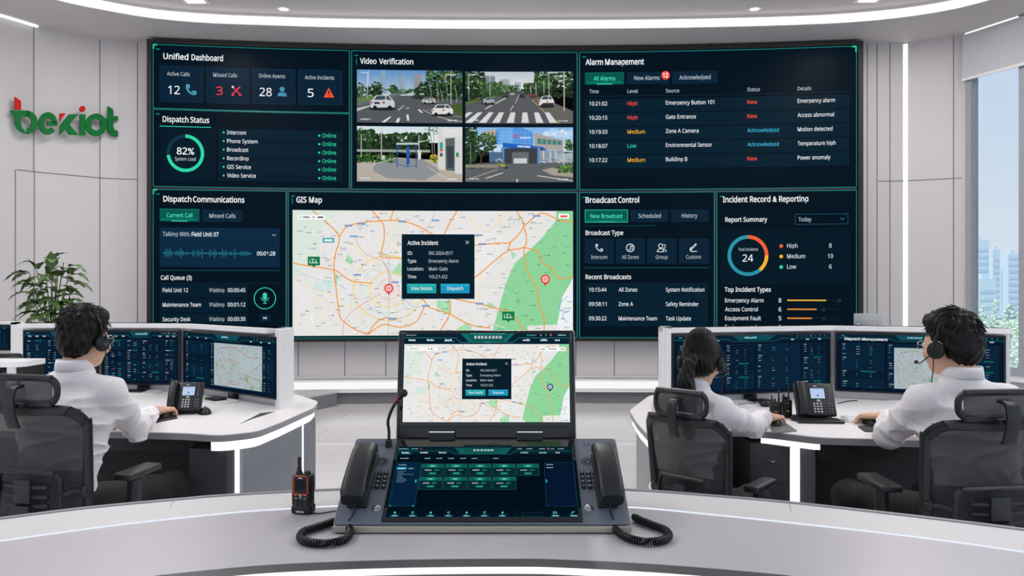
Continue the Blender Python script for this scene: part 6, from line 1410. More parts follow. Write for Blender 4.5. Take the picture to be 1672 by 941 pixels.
# ================================================================== TASK CHAIRS
MESHM = bpy.data.materials.new('chair_mesh_fabric'); MESHM.use_nodes = True; t_ = MESHM.node_tree; b_ = t_.nodes['Principled BSDF']
co = t_.nodes.new('ShaderNodeTexCoord'); w1 = t_.nodes.new('ShaderNodeTexWave'); w1.inputs['Scale'].default_value = 75; w1.inputs['Distortion'].default_value = 5; w1.inputs['Detail'].default_value = 2; w1.inputs['Detail Scale'].default_value = .6
t_.links.new(co.outputs['Object'], w1.inputs['Vector']); cr = t_.nodes.new('ShaderNodeValToRGB'); cr.color_ramp.elements[0].position = .35; cr.color_ramp.elements[0].color = (.86, .86, .86, 1); cr.color_ramp.elements[1].position = .75; cr.color_ramp.elements[1].color = (1, 1, 1, 1)
t_.links.new(w1.outputs['Fac'], cr.inputs[0]); t_.links.new(cr.outputs[0], b_.inputs['Alpha'])
c2 = t_.nodes.new('ShaderNodeValToRGB'); c2.color_ramp.elements[0].color = (.010, .010, .011, 1); c2.color_ramp.elements[1].color = (.075, .075, .078, 1); t_.links.new(w1.outputs['Fac'], c2.inputs[0]); t_.links.new(c2.outputs[0], b_.inputs['Base Color']); b_.inputs['Roughness'].default_value = .7
def back_pt(x, z):
    """surface of the chair back, leaning and wrapped"""
    t = (z-.50)/.5; return Vector((x, -.235-.05*t+.045*(x/.22)**2+.035*math.sin(PI*min(1, max(0, t))), z))
def back_outline(n=12, w_=.245, z0=.545, z1=.985):
    P = []
    for a, b in rrect(1, 1, .16, 5): 
        z = z0+(b+.5)*(z1-z0); ww = w_*(1.0-.16*max(0, (.40-(b+.5)))/.4); P.append(back_pt(a*2*ww, z))
    return P
def make_chair():
    r = thing('task_chair', 'black mesh task chair', 'chair')
    P = back_outline(); P = smooth_path(P, 3, closed=True)
    g = G(); prof = [(.024*math.cos(a)*(1 if math.cos(a) > 0 else .9), .011*math.sin(a)) for a in [2*PI*i/10 for i in range(10)]]
    F = []
    Ps = [Vector(p) for p in P]; c0 = Vector((0, -.25, .76)); n = len(Ps); v = []; f = []
    for i in range(n):
        rad = (Ps[i]-c0); rad.y = 0; rad.normalize(); nn = Vector((0, 1, 0)); k = 1.0+.45*max(0, (.78-Ps[i].z)/.24)*(abs(Ps[i].x) > .12)
        for a, b in prof: v.append(tuple(Ps[i]+rad*(a*k-.012)+nn*b))
    for i in range(n):
        j = (i+1) % n
        for a in range(10): b = (a+1) % 10; f.append((i*10+a, i*10+b, j*10+b, j*10+a))
    g.add((v, f)); bf = obj('back_frame', g, [CHAIRM], r)
    # woven infill
    g = G(); N = 22; v = []; f = []
    for j in range(N+1):
        z = .55+(.43)*j/N; ww = .225*(1.0-.16*max(0, .40-j/N)/.4)
        for i in range(N+1): v.append(tuple(back_pt((2*i/N-1)*ww, z)+Vector((0, .004, 0))))
    for j in range(N):
        for i in range(N): a = j*(N+1)+i; f.append((a, a+1, a+N+2, a+N+1))
    g.add((v, f)); obj('mesh_back', g, [MESHM], r)
    g = G(); v = []; f = []
    for j in range(9):
        z = .553+.20*j/8; ww = .222*(1.0-.16*max(0, .40-(z-.545)/.44)/.4)*(1 if j < 8 else .97)
        for i in range(N+1): v.append(tuple(back_pt((2*i/N-1)*ww, z)+Vector((0, .012, 0))))
    for j in range(8):
        for i in range(N): a = j*(N+1)+i; f.append((a, a+1, a+N+2, a+N+1))
    g.add((v, f)); pd = obj('lower_back_pad', g, [BLACKM], r); sm = pd.modifiers.new('thickness', 'SOLIDIFY'); sm.thickness = .008
    # lumbar support frame behind the lower back
    g = G(); O = []
    for a, b in rrect(.30, .175, .035, 5): O.append(back_pt(a, .668+b)+Vector((0, -.035, 0))+Vector((a*.12*(-b/.09)*.5, 0, 0)))
    g.add(tube(smooth_path(O, 2, True), .011, 8, closed=True, r2=.009))
    for z in (.705, .672, .640): g.add(tube([back_pt(x, z)+Vector((0, -.036-.006*math.cos(x*10), 0)) for x in np.linspace(-.10, .10, 9)], .007, 6))
    g.add(rbox(.075, .018, .085, .006, 2, cx=0, cy=back_pt(0, .69).y-.046, cz=.690)); obj('lumbar_support', g, [CHAIRM], r)
    for s in (-1, 1): g = G(); g.add(tube(smooth_path([back_pt(s*.15, .68)+Vector((0, -.03, 0)), back_pt(s*.185, .69)+Vector((0, -.02, 0)), back_pt(s*.205, .68)+Vector((0, -.004, 0))], 4), .012, 8)); g.add(ell(tuple(back_pt(s*.213, .685)+Vector((0, -.012, 0))), (.022, .016, .022), 12, 8)); obj('lumbar_pivot', g, [CHAIRM], r)
    # headrest
    g = G(); hz, hy = 1.045, -.285
    HP = [Vector((a, hy+.025*(a/.15)**2, hz+b*(1-.0*a))) for a, b in rrect(.30, .088, .036, 5)]
    g.add(tube(smooth_path(HP, 2, True), .0125, 8, closed=True)); hr = obj('headrest', g, [CHAIRM], r)
    g = G(); v = []; f = []
    for j in range(7):
        for i in range(15): x = -.135+.27*i/14; v.append((x, hy+.025*(x/.15)**2, hz-.034+.068*j/6))
    for j in range(6):
        for i in range(14): a = j*15+i; f.append((a, a+1, a+16, a+15))
    g.add((v, f)); obj('headrest_mesh', g, [MESHM], hr)
    g = G(); bp = smooth_path([(0, hy+.0, 1.062), (0, hy-.035, 1.055), (0, hy-.045, 1.02), (0, hy-.042, .98), (0, hy-.03, .94), (0, hy-.02, .92)], 5)
    g.add(sweep(bp, [(a, b) for a, b in rrect(.012, .052, .004, 2)], up=(0, 1, 0))); g.add(rbox(.06, .03, .014, .004, cy=hy-.01, cz=.995)); obj('headrest_bracket', g, [CHAIRM], r)
    # spine and seat
    g = G(); g.add(sweep(smooth_path([(0, -.275, .64), (0, -.30, .56), (0, -.26, .46), (0, -.12, .40), (0, .0, .385)], 6), rrect(.022, .085, .008, 2), up=(0, 1, 0))); g.add(rbox(.22, .24, .045, .012, cz=.39)); obj('spine', g, [CHAIRM], r)
    g = G(); v, f = rbox(.48, .47, .075, .03, 4, cz=.450, cy=.02); v = [(x, y, z-.02*max(0, (y-.12)/.13)**2+.012*(x/.24)**2) for x, y, z in v]; g.add((v, f)); obj('seat', g, [mat('seat_fabric', '#141517', .85, bump=.3, bscale=600)], r)
    for s in (-1, 1):
        g = G(); g.add(rbox(.06, .10, .02, .006, cx=s*.25, cz=.40)); g.add(tube(smooth_path([(s*.18, 0, .395), (s*.262, 0, .40), (s*.275, 0, .45), (s*.272, 0, .58)], 5), .018, 8, r2=.024)); g.add(rbox(.035, .05, .16, .008, cx=s*.270, cy=0, cz=.615)); ar = obj('armrest', g, [CHAIRM], r)
        g = G(); v, f = rbox(.085, .215, .026, .010, 3, cx=s*.262, cy=.03, cz=.708); g.add(([(x+s*(-.012)*((y-.03)/.12), y, z+.006*((y-.03)/.12)**2) for x, y, z in v], f)); obj('arm_pad', g, [CHAIRM], ar)
    g = G(); g.add(lathe([(.026, .10), (.026, .25), (.018, .26), (.018, .38)], 16)); obj('gas_lift', g, [BLACK], r)
    g = G(); g.add(lathe([(.045, .08), (.05, .10), (.04, .13), (.03, .14)], 18)); obj('hub', g, [CHAIRM], r)
    for k in range(5):
        a = 2*PI*k/5+.3; d = Vector((math.cos(a), math.sin(a), 0))
        g = G(); g.add(sweep([d*.03+Vector((0, 0, .105)), d*.18+Vector((0, 0, .09)), d*.31+Vector((0, 0, .068))], rrect(.026, .042, .008, 2), up=(0, 0, 1), scales=[1.1, .95, .7])); lg = obj('base_leg', g, [CHAIRM], r)
        g = G(); s = d.cross(Vector((0, 0, 1)))
        for q in (-1, 1): c = d*.31+s*q*.016+Vector((0, 0, .028)); g.add(cyl(c-s*.008, c+s*.008, .028, n=14))
        g.add(cyl(d*.31+Vector((0, 0, .03)), d*.31+Vector((0, 0, .07)), .007, n=8)); obj('caster', g, [BLACK], lg)
    return r
CH = make_chair()
def place_chair(o, px, d, yaw, sc, dz, lab):
    q = Vector(((px-CX)*d/FOC, d, 0)); f = Vector((-math.sin(yaw), math.cos(yaw), 0)); q += f*.26*sc
    c = o if o is CH and 'used' not in CH else copy_tree(CH)
    if c is CH: CH['used'] = 1
    c.location = (q.x, q.y, dz); c.rotation_euler = (0, 0, yaw); c.scale = (sc, sc, 1.0 if abs(dz) < 1 else 1); c['label'] = lab; return c
YL_, YW_, YR_ = math.radians(-14), math.radians(-44), math.radians(5)
c1 = place_chair(CH, 40, 2.74, YL_, .93, 0, 'black mesh task chair under the seated man on the left'); c1.scale = (.90, .93, .985)
c2 = place_chair(CH, 1110, 2.86, YW_, .86, 0, 'black mesh task chair under the seated woman'); c2.scale = (.70, .84, .925)
c3 = place_chair(CH, 1630, 2.60, YR_, 1.0, 0, 'black mesh task chair under the seated man on the right'); c3.scale = (.92, 1.0, .955)
c4 = place_chair(CH, 2, 5.28, math.radians(10), .9, 0, 'distant black task chair at the far left desk'); c4.scale = (.9, .9, .86)
del CH['used']
for c in (c2, c3, c4):
    if 'used' in c: del c['used']

# ================================================================== PEOPLE
def W3(px, py, d): return tuple(PX(px, py, d))
def pose(root, yaw): return Matrix.Translation(Vector(root)) @ Matrix.Rotation(yaw, 4, 'Z')
# --- man on the left: facing right of the screen, right hand on the mouse
rootL, yawL = (-1.695, 2.955, 0), math.radians(-10)
p = PZ(262, 683, DH)
mouse('black mouse under the left man\'s right hand', (p.x+.012, p.y+.03, DH+.0045), math.radians(5))
mx_ = Vector((p.x+.012, p.y+.03, DH+.03))
wr = Vector((mx_.x-.022, mx_.y-.095, DH+.046))
P = dict(hs=.475, neck=(.016, .085, 1.075), head=(.034, .115, 1.190), sw=.145, reach=1, pitch=-.10, turn=-.10, hr=(.066, .084, .106), seed=1, torso=(.168, .114, .96), neckr=.045,
         wrist={1: wr, -1: pose(rootL, yawL) @ Vector((-.20, .42, .80))}, aim={1: mx_+Vector((.0, .03, -.01)), -1: pose(rootL, yawL) @ Vector((-.12, .60, .78))}, elbow={1: PX(222, 700, 3.22), -1: pose(rootL, yawL) @ Vector((-.25, .16, .79))}, palm_up={1: (0.05, 0, 1), -1: (0, 0, 1)},
         knee={1: (.17, .47, .53), -1: (-.13, .44, .52)}, ankle={1: (.17, .44, .10), -1: (-.14, .42, .10)})
r, H, R, hd, hr, arms, loc = build_person('man in a white shirt seated at the left desk with his hand on a mouse', rootL, yawL, P); short_hair(r, H, R, hr, 21)
headset('black headset worn by the man at the left desk', r, H, R, hr, 1)
def glasses(lab, r, H, R, hr):
    t = thing('eyeglasses', lab, 'glasses', r.location, r.rotation_euler.z); hw, hl, hh = hr; g = G()
    for s in (-1, 1):
        C = [H(s*.031+.022*math.cos(a), hl*1.06, -.004+.017*math.sin(a)) for a in [2*PI*i/16 for i in range(16)]]; g.add(tube(C, .0012, 5, closed=True)); g.add(tube([H(s*.053, hl*1.06, .0), H(s*(hw+.004), hl*.85, .0), H(s*(hw+.006), .02, -.002)], .0012, 5))
    g.add(tube([H(-.009, hl*1.06, .0), H(0, hl*1.08, .003), H(.009, hl*1.06, .0)], .0012, 5)); obj('frame', g, [CHROME], t)
    for s in (-1, 1): C = [H(s*.031+.021*math.cos(a), hl*1.06, -.004+.016*math.sin(a)) for a in [2*PI*i/16 for i in range(16)]]; g = G(); g.add((C, [tuple(range(16))]), smooth=False); obj('lens', g, [wg], t)
glasses('thin metal glasses worn by the man at the left desk', r, H, R, hr)
# --- woman: right hand on the mouse
rootW, yawW = (.660, 3.10, 0), math.radians(-42)
p = PZ(1273, 697, DH); mouse('small black mouse under the woman\'s right hand', (p.x-.01, p.y+.03, DH+.0045), math.radians(-12)); mx_ = Vector((p.x-.01, p.y+.03, DH+.03)); wr = Vector((mx_.x-.055, mx_.y-.062, DH+.052))
P = dict(hs=.42, neck=(.016, .080, .995), head=(.032, .100, 1.100), sw=.112, reach=1, pitch=-.12, turn=.28, hr=(.058, .074, .097), seed=2, torso=(.130, .094, .82), neckr=.036, hand=.88,
         wrist={1: wr, -1: pose(rootW, yawW) @ Vector((-.16, .40, .80))}, aim={1: mx_+Vector((.02, .03, -.01)), -1: pose(rootW, yawW) @ Vector((-.08, .56, .78))}, elbow={1: PX(1229, 697, 3.30), -1: pose(rootW, yawW) @ Vector((-.20, .17, .78))}, palm_up={1: (0.05, 0, 1), -1: (0, 0, 1)},
         knee={1: (.11, .40, .49), -1: (-.09, .40, .49)}, ankle={1: (.12, .30, .09), -1: (-.10, .28, .09)})
r, H, R, hd, hr, arms, loc = build_person('woman in a white shirt with a long dark ponytail seated at the right desk', rootW, yawW, P)
def long_hair(r, H, R, hr, m):
    hw, hl, hh = hr; F = Field(); F.ell(H(0, -.020, .024), (hw+.012, hl+.008, hh*.90+.008), .02, R); F.ell(H(0, -.040, -.030), (hw*.96, hl*.70, hh*.50), .03, R); F.ell(H(0, -.085, -.005), (.028, .024, .026), .02, R)
    c0 = np.array(H(0, 0, 0))
    def cutf(Q, D):
        L = (Q-c0)@R; x, y, z = L[..., 0], L[..., 1], L[..., 2]; lim = np.interp(y, [-.12, -.05, -.02, .0, .025, .05, .07, .1], [-.080, -.070, -.040, -.018, -.002, .030, .055, .062]); D = np.maximum(D, (lim-z)*.8)
        ang = np.arctan2(x, -(y+.08)-.0*z+.001); return D-.0016*np.sin(x*420+60*z*x+z*30)*np.exp(-(x/.08)**4)
    F.cut(cutf); net_obj('hair', F, c0-.17, c0+.17, .003, m, r)
    # ponytail
    base = Vector(H(-.004, -.108, -.012)); pts = [base, base+Vector((-.004, -.030, -.012)), base+Vector((-.014, -.040, -.075)), base+Vector((-.012, -.030, -.15)), base+Vector((-.014, -.022, -.22)), base+Vector((-.012, -.018, -.275))]
    Rd = [.014, .022, .031, .035, .032, .022]; F = Field()
    for a, b, ra, rb in zip(pts[:-1], pts[1:], Rd[:-1], Rd[1:]): F.cap(a, b, ra, rb, .01)
    F.cut(lambda Q, D: D-.0022*np.sin((Q[..., 0]-base.x)*420+6*np.sin(Q[..., 2]*30))-.0015*np.sin((Q[..., 0]-base.x)*900))
    pt = net_obj('ponytail', F, np.array(base)-np.array([.1, .12, .34]), np.array(base)+.08, .003, m, r)
    rr = random.Random(4); g = G(); roots = []
    for i in range(260):
        a = rr.uniform(0, 2*PI); k = rr.uniform(.5, .92); roots.append([tuple(q+Vector((math.cos(a)*rd*k, math.sin(a)*rd*k, 0))) for q, rd in zip(pts[1:], Rd[1:])][:rr.choice([4, 5, 5])]+[tuple(pts[-1]+Vector((math.cos(a)*.012*k, math.sin(a)*.012*k, -rr.uniform(.0, .035))))])
    strands(g, roots, w0=.0026); obj('ponytail_strands', g, [m], pt, auto=None)
    g = G(); g.add(tube([base+Vector((.016*math.cos(a), -.012+.006*math.sin(a), .016*math.sin(a))) for a in [2*PI*i/16 for i in range(16)]], .0045, 6, closed=True)); obj('hair_tie', g, [BLACKM], r)
    g = G(); roots = []
    for i in range(420):     # strands combed back to the tie
        a = rr.uniform(-PI*.95, -.05) if rr.random() < .0 else rr.uniform(0, 2*PI); e = rr.uniform(-.3, 1.5); x, y, z = math.cos(e)*math.cos(a), math.cos(e)*math.sin(a), math.sin(e); p0 = np.array([x*(hw+.012), y*(hl+.008)-.020, z*(hh*.90+.008)+.024])
        lim = float(np.interp(p0[1], [-.12, -.05, -.02, .0, .025, .05, .1], [-.07, -.06, -.03, -.005, .01, .04, .07]))
        if p0[2] < lim or p0[1] < -.07: continue
        tgt = np.array([0, -.105, -.008]); Q = []
        for t in (0, .3, .6, .9):
            q = p0*(1-t)+tgt*t; c = np.array([0, -.020, .024]); d = q-c; s_ = math.sqrt((d[0]/(hw+.014))**2+(d[1]/(hl+.010))**2+(d[2]/(hh*.90+.010))**2); q = c+d/max(s_, .3); Q.append(tuple(H(*q)))
        roots.append(Q)
    strands(g, roots, w0=.0022); obj('hair_locks', g, [m], r, auto=None)
long_hair(r, H, R, hr, HAIRB); headset('black headset worn by the woman', r, H, R, hr, 1)
# --- man on the right: left hand on the mouse
rootR, yawR = (1.645, 2.80, 0), math.radians(9)
p = PZ(1417, 695, DH); mouse('black mouse under the right man\'s left hand', (p.x+.02, p.y+.02, DH+.0045), math.radians(8)); mx_ = Vector((p.x+.02, p.y+.02, DH+.03)); wr = Vector((mx_.x+.055, mx_.y-.07, DH+.052))
P = dict(hs=.465, neck=(-.014, .075, 1.065), head=(-.034, .105, 1.178), sw=.150, reach=-1, pitch=-.08, turn=.36, hr=(.071, .088, .109), seed=3, torso=(.170, .116, 1.0), neckr=.048,
         wrist={-1: wr, 1: pose(rootR, yawR) @ Vector((.20, .42, .80))}, aim={-1: mx_+Vector((-.03, .03, -.01)), 1: pose(rootR, yawR) @ Vector((.12, .60, .78))}, elbow={-1: PX(1450, 713, 3.06), 1: pose(rootR, yawR) @ Vector((.26, .16, .79))}, palm_up={1: (0, 0, 1), -1: (0, 0, 1)},
         knee={-1: (-.20, .47, .53), 1: (.13, .44, .52)}, ankle={-1: (-.20, .43, .10), 1: (.14, .42, .10)})
r, H, R, hd, hr, arms, loc = build_person('man in a white shirt with glasses seated at the right edge of the picture', rootR, yawR, P); short_hair(r, H, R, hr, 33)
headset('black headset with microphone boom worn by the man at the right edge', r, H, R, hr, -1); glasses('thin metal glasses worn by the man at the right edge', r, H, R, hr)

# ================================================================== FRONT COUNTER
CZ = 0.915
def plan(pts, k=4): return [tuple(q[:2]) for q in smooth_path([tuple(PZ(x, y, CZ)) for x, y in pts], k)]
BK = plan([(-260, 882), (-100, 859), (0, 847), (138, 830), (280, 816.5), (377, 808.5), (552, 799.5), (700, 796.5), (836, 796), (1025, 800), (1160, 809.5), (1292, 821), (1500, 844), (1672, 865), (1850, 889), (1990, 910)])
LI = plan([(-260, 925), (-100, 898), (0, 884), (192, 858), (377, 838), (460, 832), (560, 826.5), (700, 822.5), (836, 821.5), (1031, 829), (1168, 841.5), (1302, 855.5), (1500, 878), (1672, 902), (1850, 929), (1990, 953)])
NE = plan([(-420, 1060), (-120, 995), (80, 960), (251, 940.5), (419, 924), (560, 917), (700, 913.5), (836, 912.5), (920, 914), (1085, 922.5), (1269, 938), (1450, 960), (1700, 1000), (1960, 1060)])
ct = thing('counter', 'long curved grey counter with glowing inlaid lines across the foreground', 'counter', (0, 0, 0))
def band(g, A, B, z0, z1, m=0):
    """closed slab between two open plan curves"""
    P = list(A)+list(B)[::-1]; g.add(prism(P, z0, z1), m, smooth=False)
def off(P, d): return offset(P, d)
CT = mat('counter_laminate', '#c9c3c7', 0.33, var=0.012, scale=5, bump=0.02, bscale=400)
g = G(); band(g, off(LI, -.004), NE, CZ-.025, CZ); obj('counter_top', g, [CT], ct)
g = G(); band(g, off(BK, -.012), off(LI, .003), CZ-.025, CZ+.0005); obj('back_band', g, [mat('counter_band_laminate', '#e2dedd', .4, var=.01)], ct)
g = G(); strip_open(g, off(BK, 0.0)[::1], CZ-.05, CZ+.002, -.0) if False else band(g, BK, off(BK, -.0118), CZ-.045, CZ+.003); obj('rear_trim', g, [EDGE], ct)
g = G(); band(g, off(LI, .0028), off(LI, -.0038), CZ-.02, CZ+.0012); obj('inlaid_light', g, [led_material('led_inlay', '#e9f1ff', 1.05)], ct)
g = G(); band(g, off(NE, -.0002), off(NE, -.038), CZ-.03, CZ-.0005); band(g, off(NE, -.070), off(NE, -.09), CZ-.05, CZ-.001); obj('dark_edge', g, [mat('edge_dark', '#4a484b', .4)], ct)
g = G(); band(g, off(NE, -.0382), off(NE, -.0698), CZ-.03, CZ-.0008); obj('front_light', g, [led_material('led_front', '#ffffff', 1.15)], ct)
g = G(); band(g, off(BK, -.05), off(NE, -.03)[::1], 0.0, CZ-.055); obj('body', g, [DARKG], ct)
for a, b, n_ in (((284, 816.5), (277, 831), 1), ((1288, 821), (1292, 836), 1)):
    p, q = PZ(*a, CZ), PZ(*b, CZ); d = (q-p).normalized(); s_ = Vector((d.y, -d.x, 0))*.0006; p = p+d*.012; z = CZ+.0009
    g = G(); g.add(([(p.x-s_.x, p.y-s_.y, z), (q.x-s_.x, q.y-s_.y, z), (q.x+s_.x, q.y+s_.y, z), (p.x+s_.x, p.y+s_.y, z)], [(0, 1, 2, 3)]), smooth=False); obj('seam', g, [EDGE], ct)

# ================================================================== DUAL-SCREEN DISPATCH CONSOLE
cons = thing('dispatch_console', 'large dispatch console with two screens and two handsets on the front counter', 'console', (-.057, 1.504, CZ+.0006))
TH = math.atan2(.121, .228); SLOPE = T(0, 0, .0165, rx=TH); SL = .258
PLATE = mat('console_plate', '#69717c', 0.42, var=.03, metal=.15, bump=.03, bscale=600); SIL = mat('console_trim', '#b3aa9a', .32, metal=.25, var=.03)
g = G(); pr = [(0.006, .002), (0.002, .013), (.226, .132), (.238, .115), (.238, .002)]
v = [(-.279, y, z) for y, z in pr]+[(.279, y, z) for y, z in pr]; g.add((v, [(0, 1, 2, 3, 4), (9, 8, 7, 6, 5)]+[(i, i+5, (i+1) % 5+5, (i+1) % 5) for i in range(5)]), 0, smooth=False)
for x in (-.22, .22): g.add(cyl((x, .03, 0), (x, .03, .004), .012, n=14), 0)
obj('base', g, [BLACKM], cons)
g = G(); g.add(rbox(.566, .006, .0125, .002, 3, cy=.0015, cz=.0078)); obj('front_trim', g, [SIL], cons)
g = G(); P = rounded([(-.2825, 0), (.2825, 0), (.2825, SL), (-.2825, SL)], .010); g.add(prism(P, -.0125, -.0035), 0, SLOPE, smooth=False); obj('metal_trim', g, [SIL], cons)
g = G(); g.add(prism(inset(P, .0016), -.0035, .0), 0, SLOPE, smooth=False); obj('top_plate', g, [PLATE], cons)
g = G(); g.add(prism(rounded([(-.1915, .007), (.1915, .007), (.1915, .256), (-.1915, .256)], .003), 0.0002, .0016), 0, SLOPE, smooth=False); obj('screen_glass', g, [GLASSB], cons)
CO = Vector(cons.location); SI = SLOPE.inverted()
def on_slope(cx, cy):
    px, py = 600+cx/4.18, 710+cy/4.18; o = SI @ (Vector((0, 0, EYE))-CO); d = (SI.to_3x3() @ Vector(((px-CX)/FOC, 1, -(py-CY)/FOC))); k = (.0017-o.z)/d.z; p = o+d*k; return p.x, p.y
c = Canvas(lambda u, v, h: tuple(SLOPE @ Vector((u, v, .0017+h))), step=.00004)
def R_(x0, y0, x1, y1):
    mx, my = (x0+x1)/2, (y0+y1)/2; return on_slope(x0, my)[0], on_slope(mx, y1)[1], on_slope(x1, my)[0], on_slope(mx, y0)[1]
def lr(x0, y0, x1, y1, col, L): a = R_(x0, y0, x1, y1); c.rect(*a, col, L)
def lf(x0, y0, x1, y1, t, col, L): a = R_(x0, y0, x1, y1); c.frame(*a, t, col, L)
def lw_(x, y, n, w_, h, col, L, r, gap=1.5):
    for i in range(n): hh = h*r.uniform(.65, 1); lr(x+i*(w_+gap), y+h-hh, x+i*(w_+gap)+w_*.8, y+h, col, L)
def hanzi(c, cx, cy, s, col, L, r, ky=-1):
    """small block character: unreadable strokes as on the display"""
    for k in range(3): y = cy+(k-1)*s*.36*ky; c.rect(cx-s*.4, min(y, y+s*.13), cx+s*.4, max(y, y+s*.13), col, L)
    for k in r.sample((-1, 0, 1), 2): c.rect(cx+k*s*.33-s*.07, cy-s*.42, cx+k*s*.33+s*.07, cy+s*.45, col, L+1)
a = (-.185, .0185, .185, .2275); ra = random.Random(8)
c.rect(*a, '#02101c', 1); lr(150, 175, 1440, 500, '#010d17', 2); c.frame(*a, .0006, '#1a4a5a', 3)
lr(205, 88, 1390, 133, '#04202c', 3); q = [on_slope(*p) for p in ((597, 90), (985, 90), (945, 132), (630, 132))]; c.poly(q, '#0e5a58', 4); q = [on_slope(*p) for p in ((650, 92), (930, 92), (900, 128), (680, 128))]; c.poly(q, '#10504f', 5)
c.line([on_slope(*p) for p in ((210, 112), (560, 112), (597, 134), (980, 134), (1010, 112), (1388, 112))], .0006, '#2b8f8c', 6)
for i in range(6): x, y = on_slope(732+i*24, 108); hanzi(c, x, y, .0062, '#cfe6e6', 7, ra, 1)
for x, n in ((215, 8), (322, 3), (1022, 4), (1085, 5), (1172, 5), (1250, 3), (1300, 5)): lw_(x, 94, n, 7, 6, '#9fc4cc', 7, ra)
lr(302, 94, 316, 101, '#27c4c4', 8); lr(362, 94, 372, 101, '#e0425a', 8); lr(1228, 92, 1240, 101, '#e0606a', 8)
for x, n in ((235, 5), (362, 5), (487, 5), (1046, 5), (1172, 5), (1284, 3)): lw_(x, 119, n, 9, 9, '#e4eef0' if x < 700 else '#c4d4d8', 8, ra)
lr(232, 128, 300, 134, '#1b7fb0', 7)
for x in (225, 390, 472, 552, 634, 712, 858): lw_(x, 159, 4 if x > 300 else 6, 8, 7, '#9db8c0', 6, ra); lr(x+(28 if x > 300 else 70), 158, x+(37 if x > 300 else 79), 166, '#3fc8b8', 7) if x in (390, 472, 552, 634) else None
lf(745, 154, 830, 172, .0005, '#174a5c', 5); lf(888, 154, 980, 172, .0004, '#123c4c', 5)
lr(175, 190, 345, 490, '#04203c', 3); lf(175, 190, 345, 490, .0005, '#145a66', 4); lw_(212, 204, 6, 8, 7, '#9db8c0', 6, ra); lr(200, 223, 265, 239, '#1f9fc0', 6); lw_(210, 228, 5, 8, 6, '#d8f0f4', 7, ra); lf(265, 223, 332, 239, .0005, '#2a6a80', 6); lw_(280, 229, 4, 7, 6, '#a8c0c8', 7, ra)
for k, n in enumerate((7, 5, 13, 4, 5, 7, 8, 6)): lw_(207-k*1.2, 248+k*10.3, n, 7, 5.5, '#5f8a9a', 6, ra)
for (x0, x1) in ((148, 160), (305, 318)): lr(x0, 484, x1, 490, '#22c0a0', 6)
lr(326, 307, 334, 328, '#25c4c8', 6); lr(1218, 307, 1225, 328, '#25c4c8', 6); lr(1213, 190, 1420, 490, '#04142e', 3); lf(1213, 190, 1420, 490, .0005, '#145a66', 4); lw_(1222, 201, 5, 8, 7, '#9db8c0', 6, ra); lw_(1222, 222, 5, 8, 7, '#9db8c0', 6, ra)
for row, (y0, y1, n) in enumerate(((200, 281, 5), (289, 376, 4))):
    for i in range(n):
        x0 = (366 if row == 0 else 352)+i*(163 if row == 0 else 167.5); x1 = x0+(154 if row == 0 else 160)
        lr(x0, y0, x1, y1, '#04262e', 4); lr(x0+2, y0+2, x1-2, y0+27, '#0c5a52', 5); lr(x0+45, y0+4, x1-45, y0+24, '#128068', 6); lf(x0, y0, x1, y1, .0005, '#2b6f74', 7)
        lw_(x0+66, y0+10, 3, 8, 8, '#9fe4cc', 8, ra); lw_(x0+26, y0+39, 5, 8, 7, '#c8d8dc', 8, ra); lw_(x0+90, y0+38, 4, 7, 8, '#2b9f86', 8, ra); lf(x0+48, y0+57, x0+104, y0+72, .0004, '#1a8a70', 8); lw_(x0+58, y0+61, 5, 7, 8, '#3fe0b0', 8, ra)
for i in range(7): x = 185+i*122.5; lr(x-30, 548, x+30, 562, '#0c4854', 5); lw_(x-16, 550, 4, 7, 8, '#a8e0e8', 7, ra); q = on_slope(x+2, 532); (c.disc if i % 2 == 0 else c.ring)(*((q[0], q[1], .0022, '#49c4dc', 7) if i % 2 == 0 else (q[0], q[1], .0014, .0026, '#49c4dc', 7)), **({'n': 8} if i % 2 == 0 else {'a0': 0, 'a1': 250})); lr(x-3, 538, x+7, 541, '#8adcec', 8)
lf(1058, 534, 1198, 558, .0005, '#1b5266', 6); lr(1010, 520, 1012, 565, '#123c4c', 5)
for x in (1282, 1408): lr(x-30, 548, x+30, 562, '#0c4854', 5); lw_(x-18, 550, 5, 7, 8, '#a8e0e8', 7, ra)
lr(1266, 526, 1292, 541, '#49c4dc', 7); lr(1271, 529, 1287, 538, '#0a3a4a', 8); q = on_slope(1402, 533); ph_icon(c, q[0], q[1], .0032, '#49c4dc', L=7)
c.build('lower_display', cons)
# upper screen lid
TL = math.atan2(.042, .234); LID = T(0, .231, .131, rx=-TL*1.0)
g = G(); g.add(rbox(.392, .016, .243, .006, 3, cz=.1215, cy=.008), 0, LID); lid = obj('upper_screen', g, [BEZ], cons)
g = G(); g.add(rbox(.3965, .006, .2460, .006, 3, cz=.1217, cy=.0185), 0, LID); obj('lid_edge', g, [SIL], lid)
g = G(); g.add(rbox(.378, .002, .206, .0008, 1, cz=.134, cy=-.0006), 0, LID); obj('screen_glass', g, [GLASSB], lid)
c = Canvas(lambda x, y, h: tuple(LID @ Vector((-.1843+(x-250)*.3686/1270, -.0018-h, .2355-(y-85)*.1960/670))), step=.00004)
c.rect(250, 85, 1520, 755, '#04182a', 0); c.rect(250, 85, 1520, 165, '#052030', 1); c.poly([(685, 85), (1102, 85), (1040, 150), (750, 150)], '#0f6a64', 2); c.poly([(730, 88), (1060, 88), (1015, 146), (790, 146)], '#0d5552', 3); c.rect(760, 85, 1030, 90, '#2fb5a8', 4); c.rect(865, 150, 920, 157, '#2f8a88', 4)
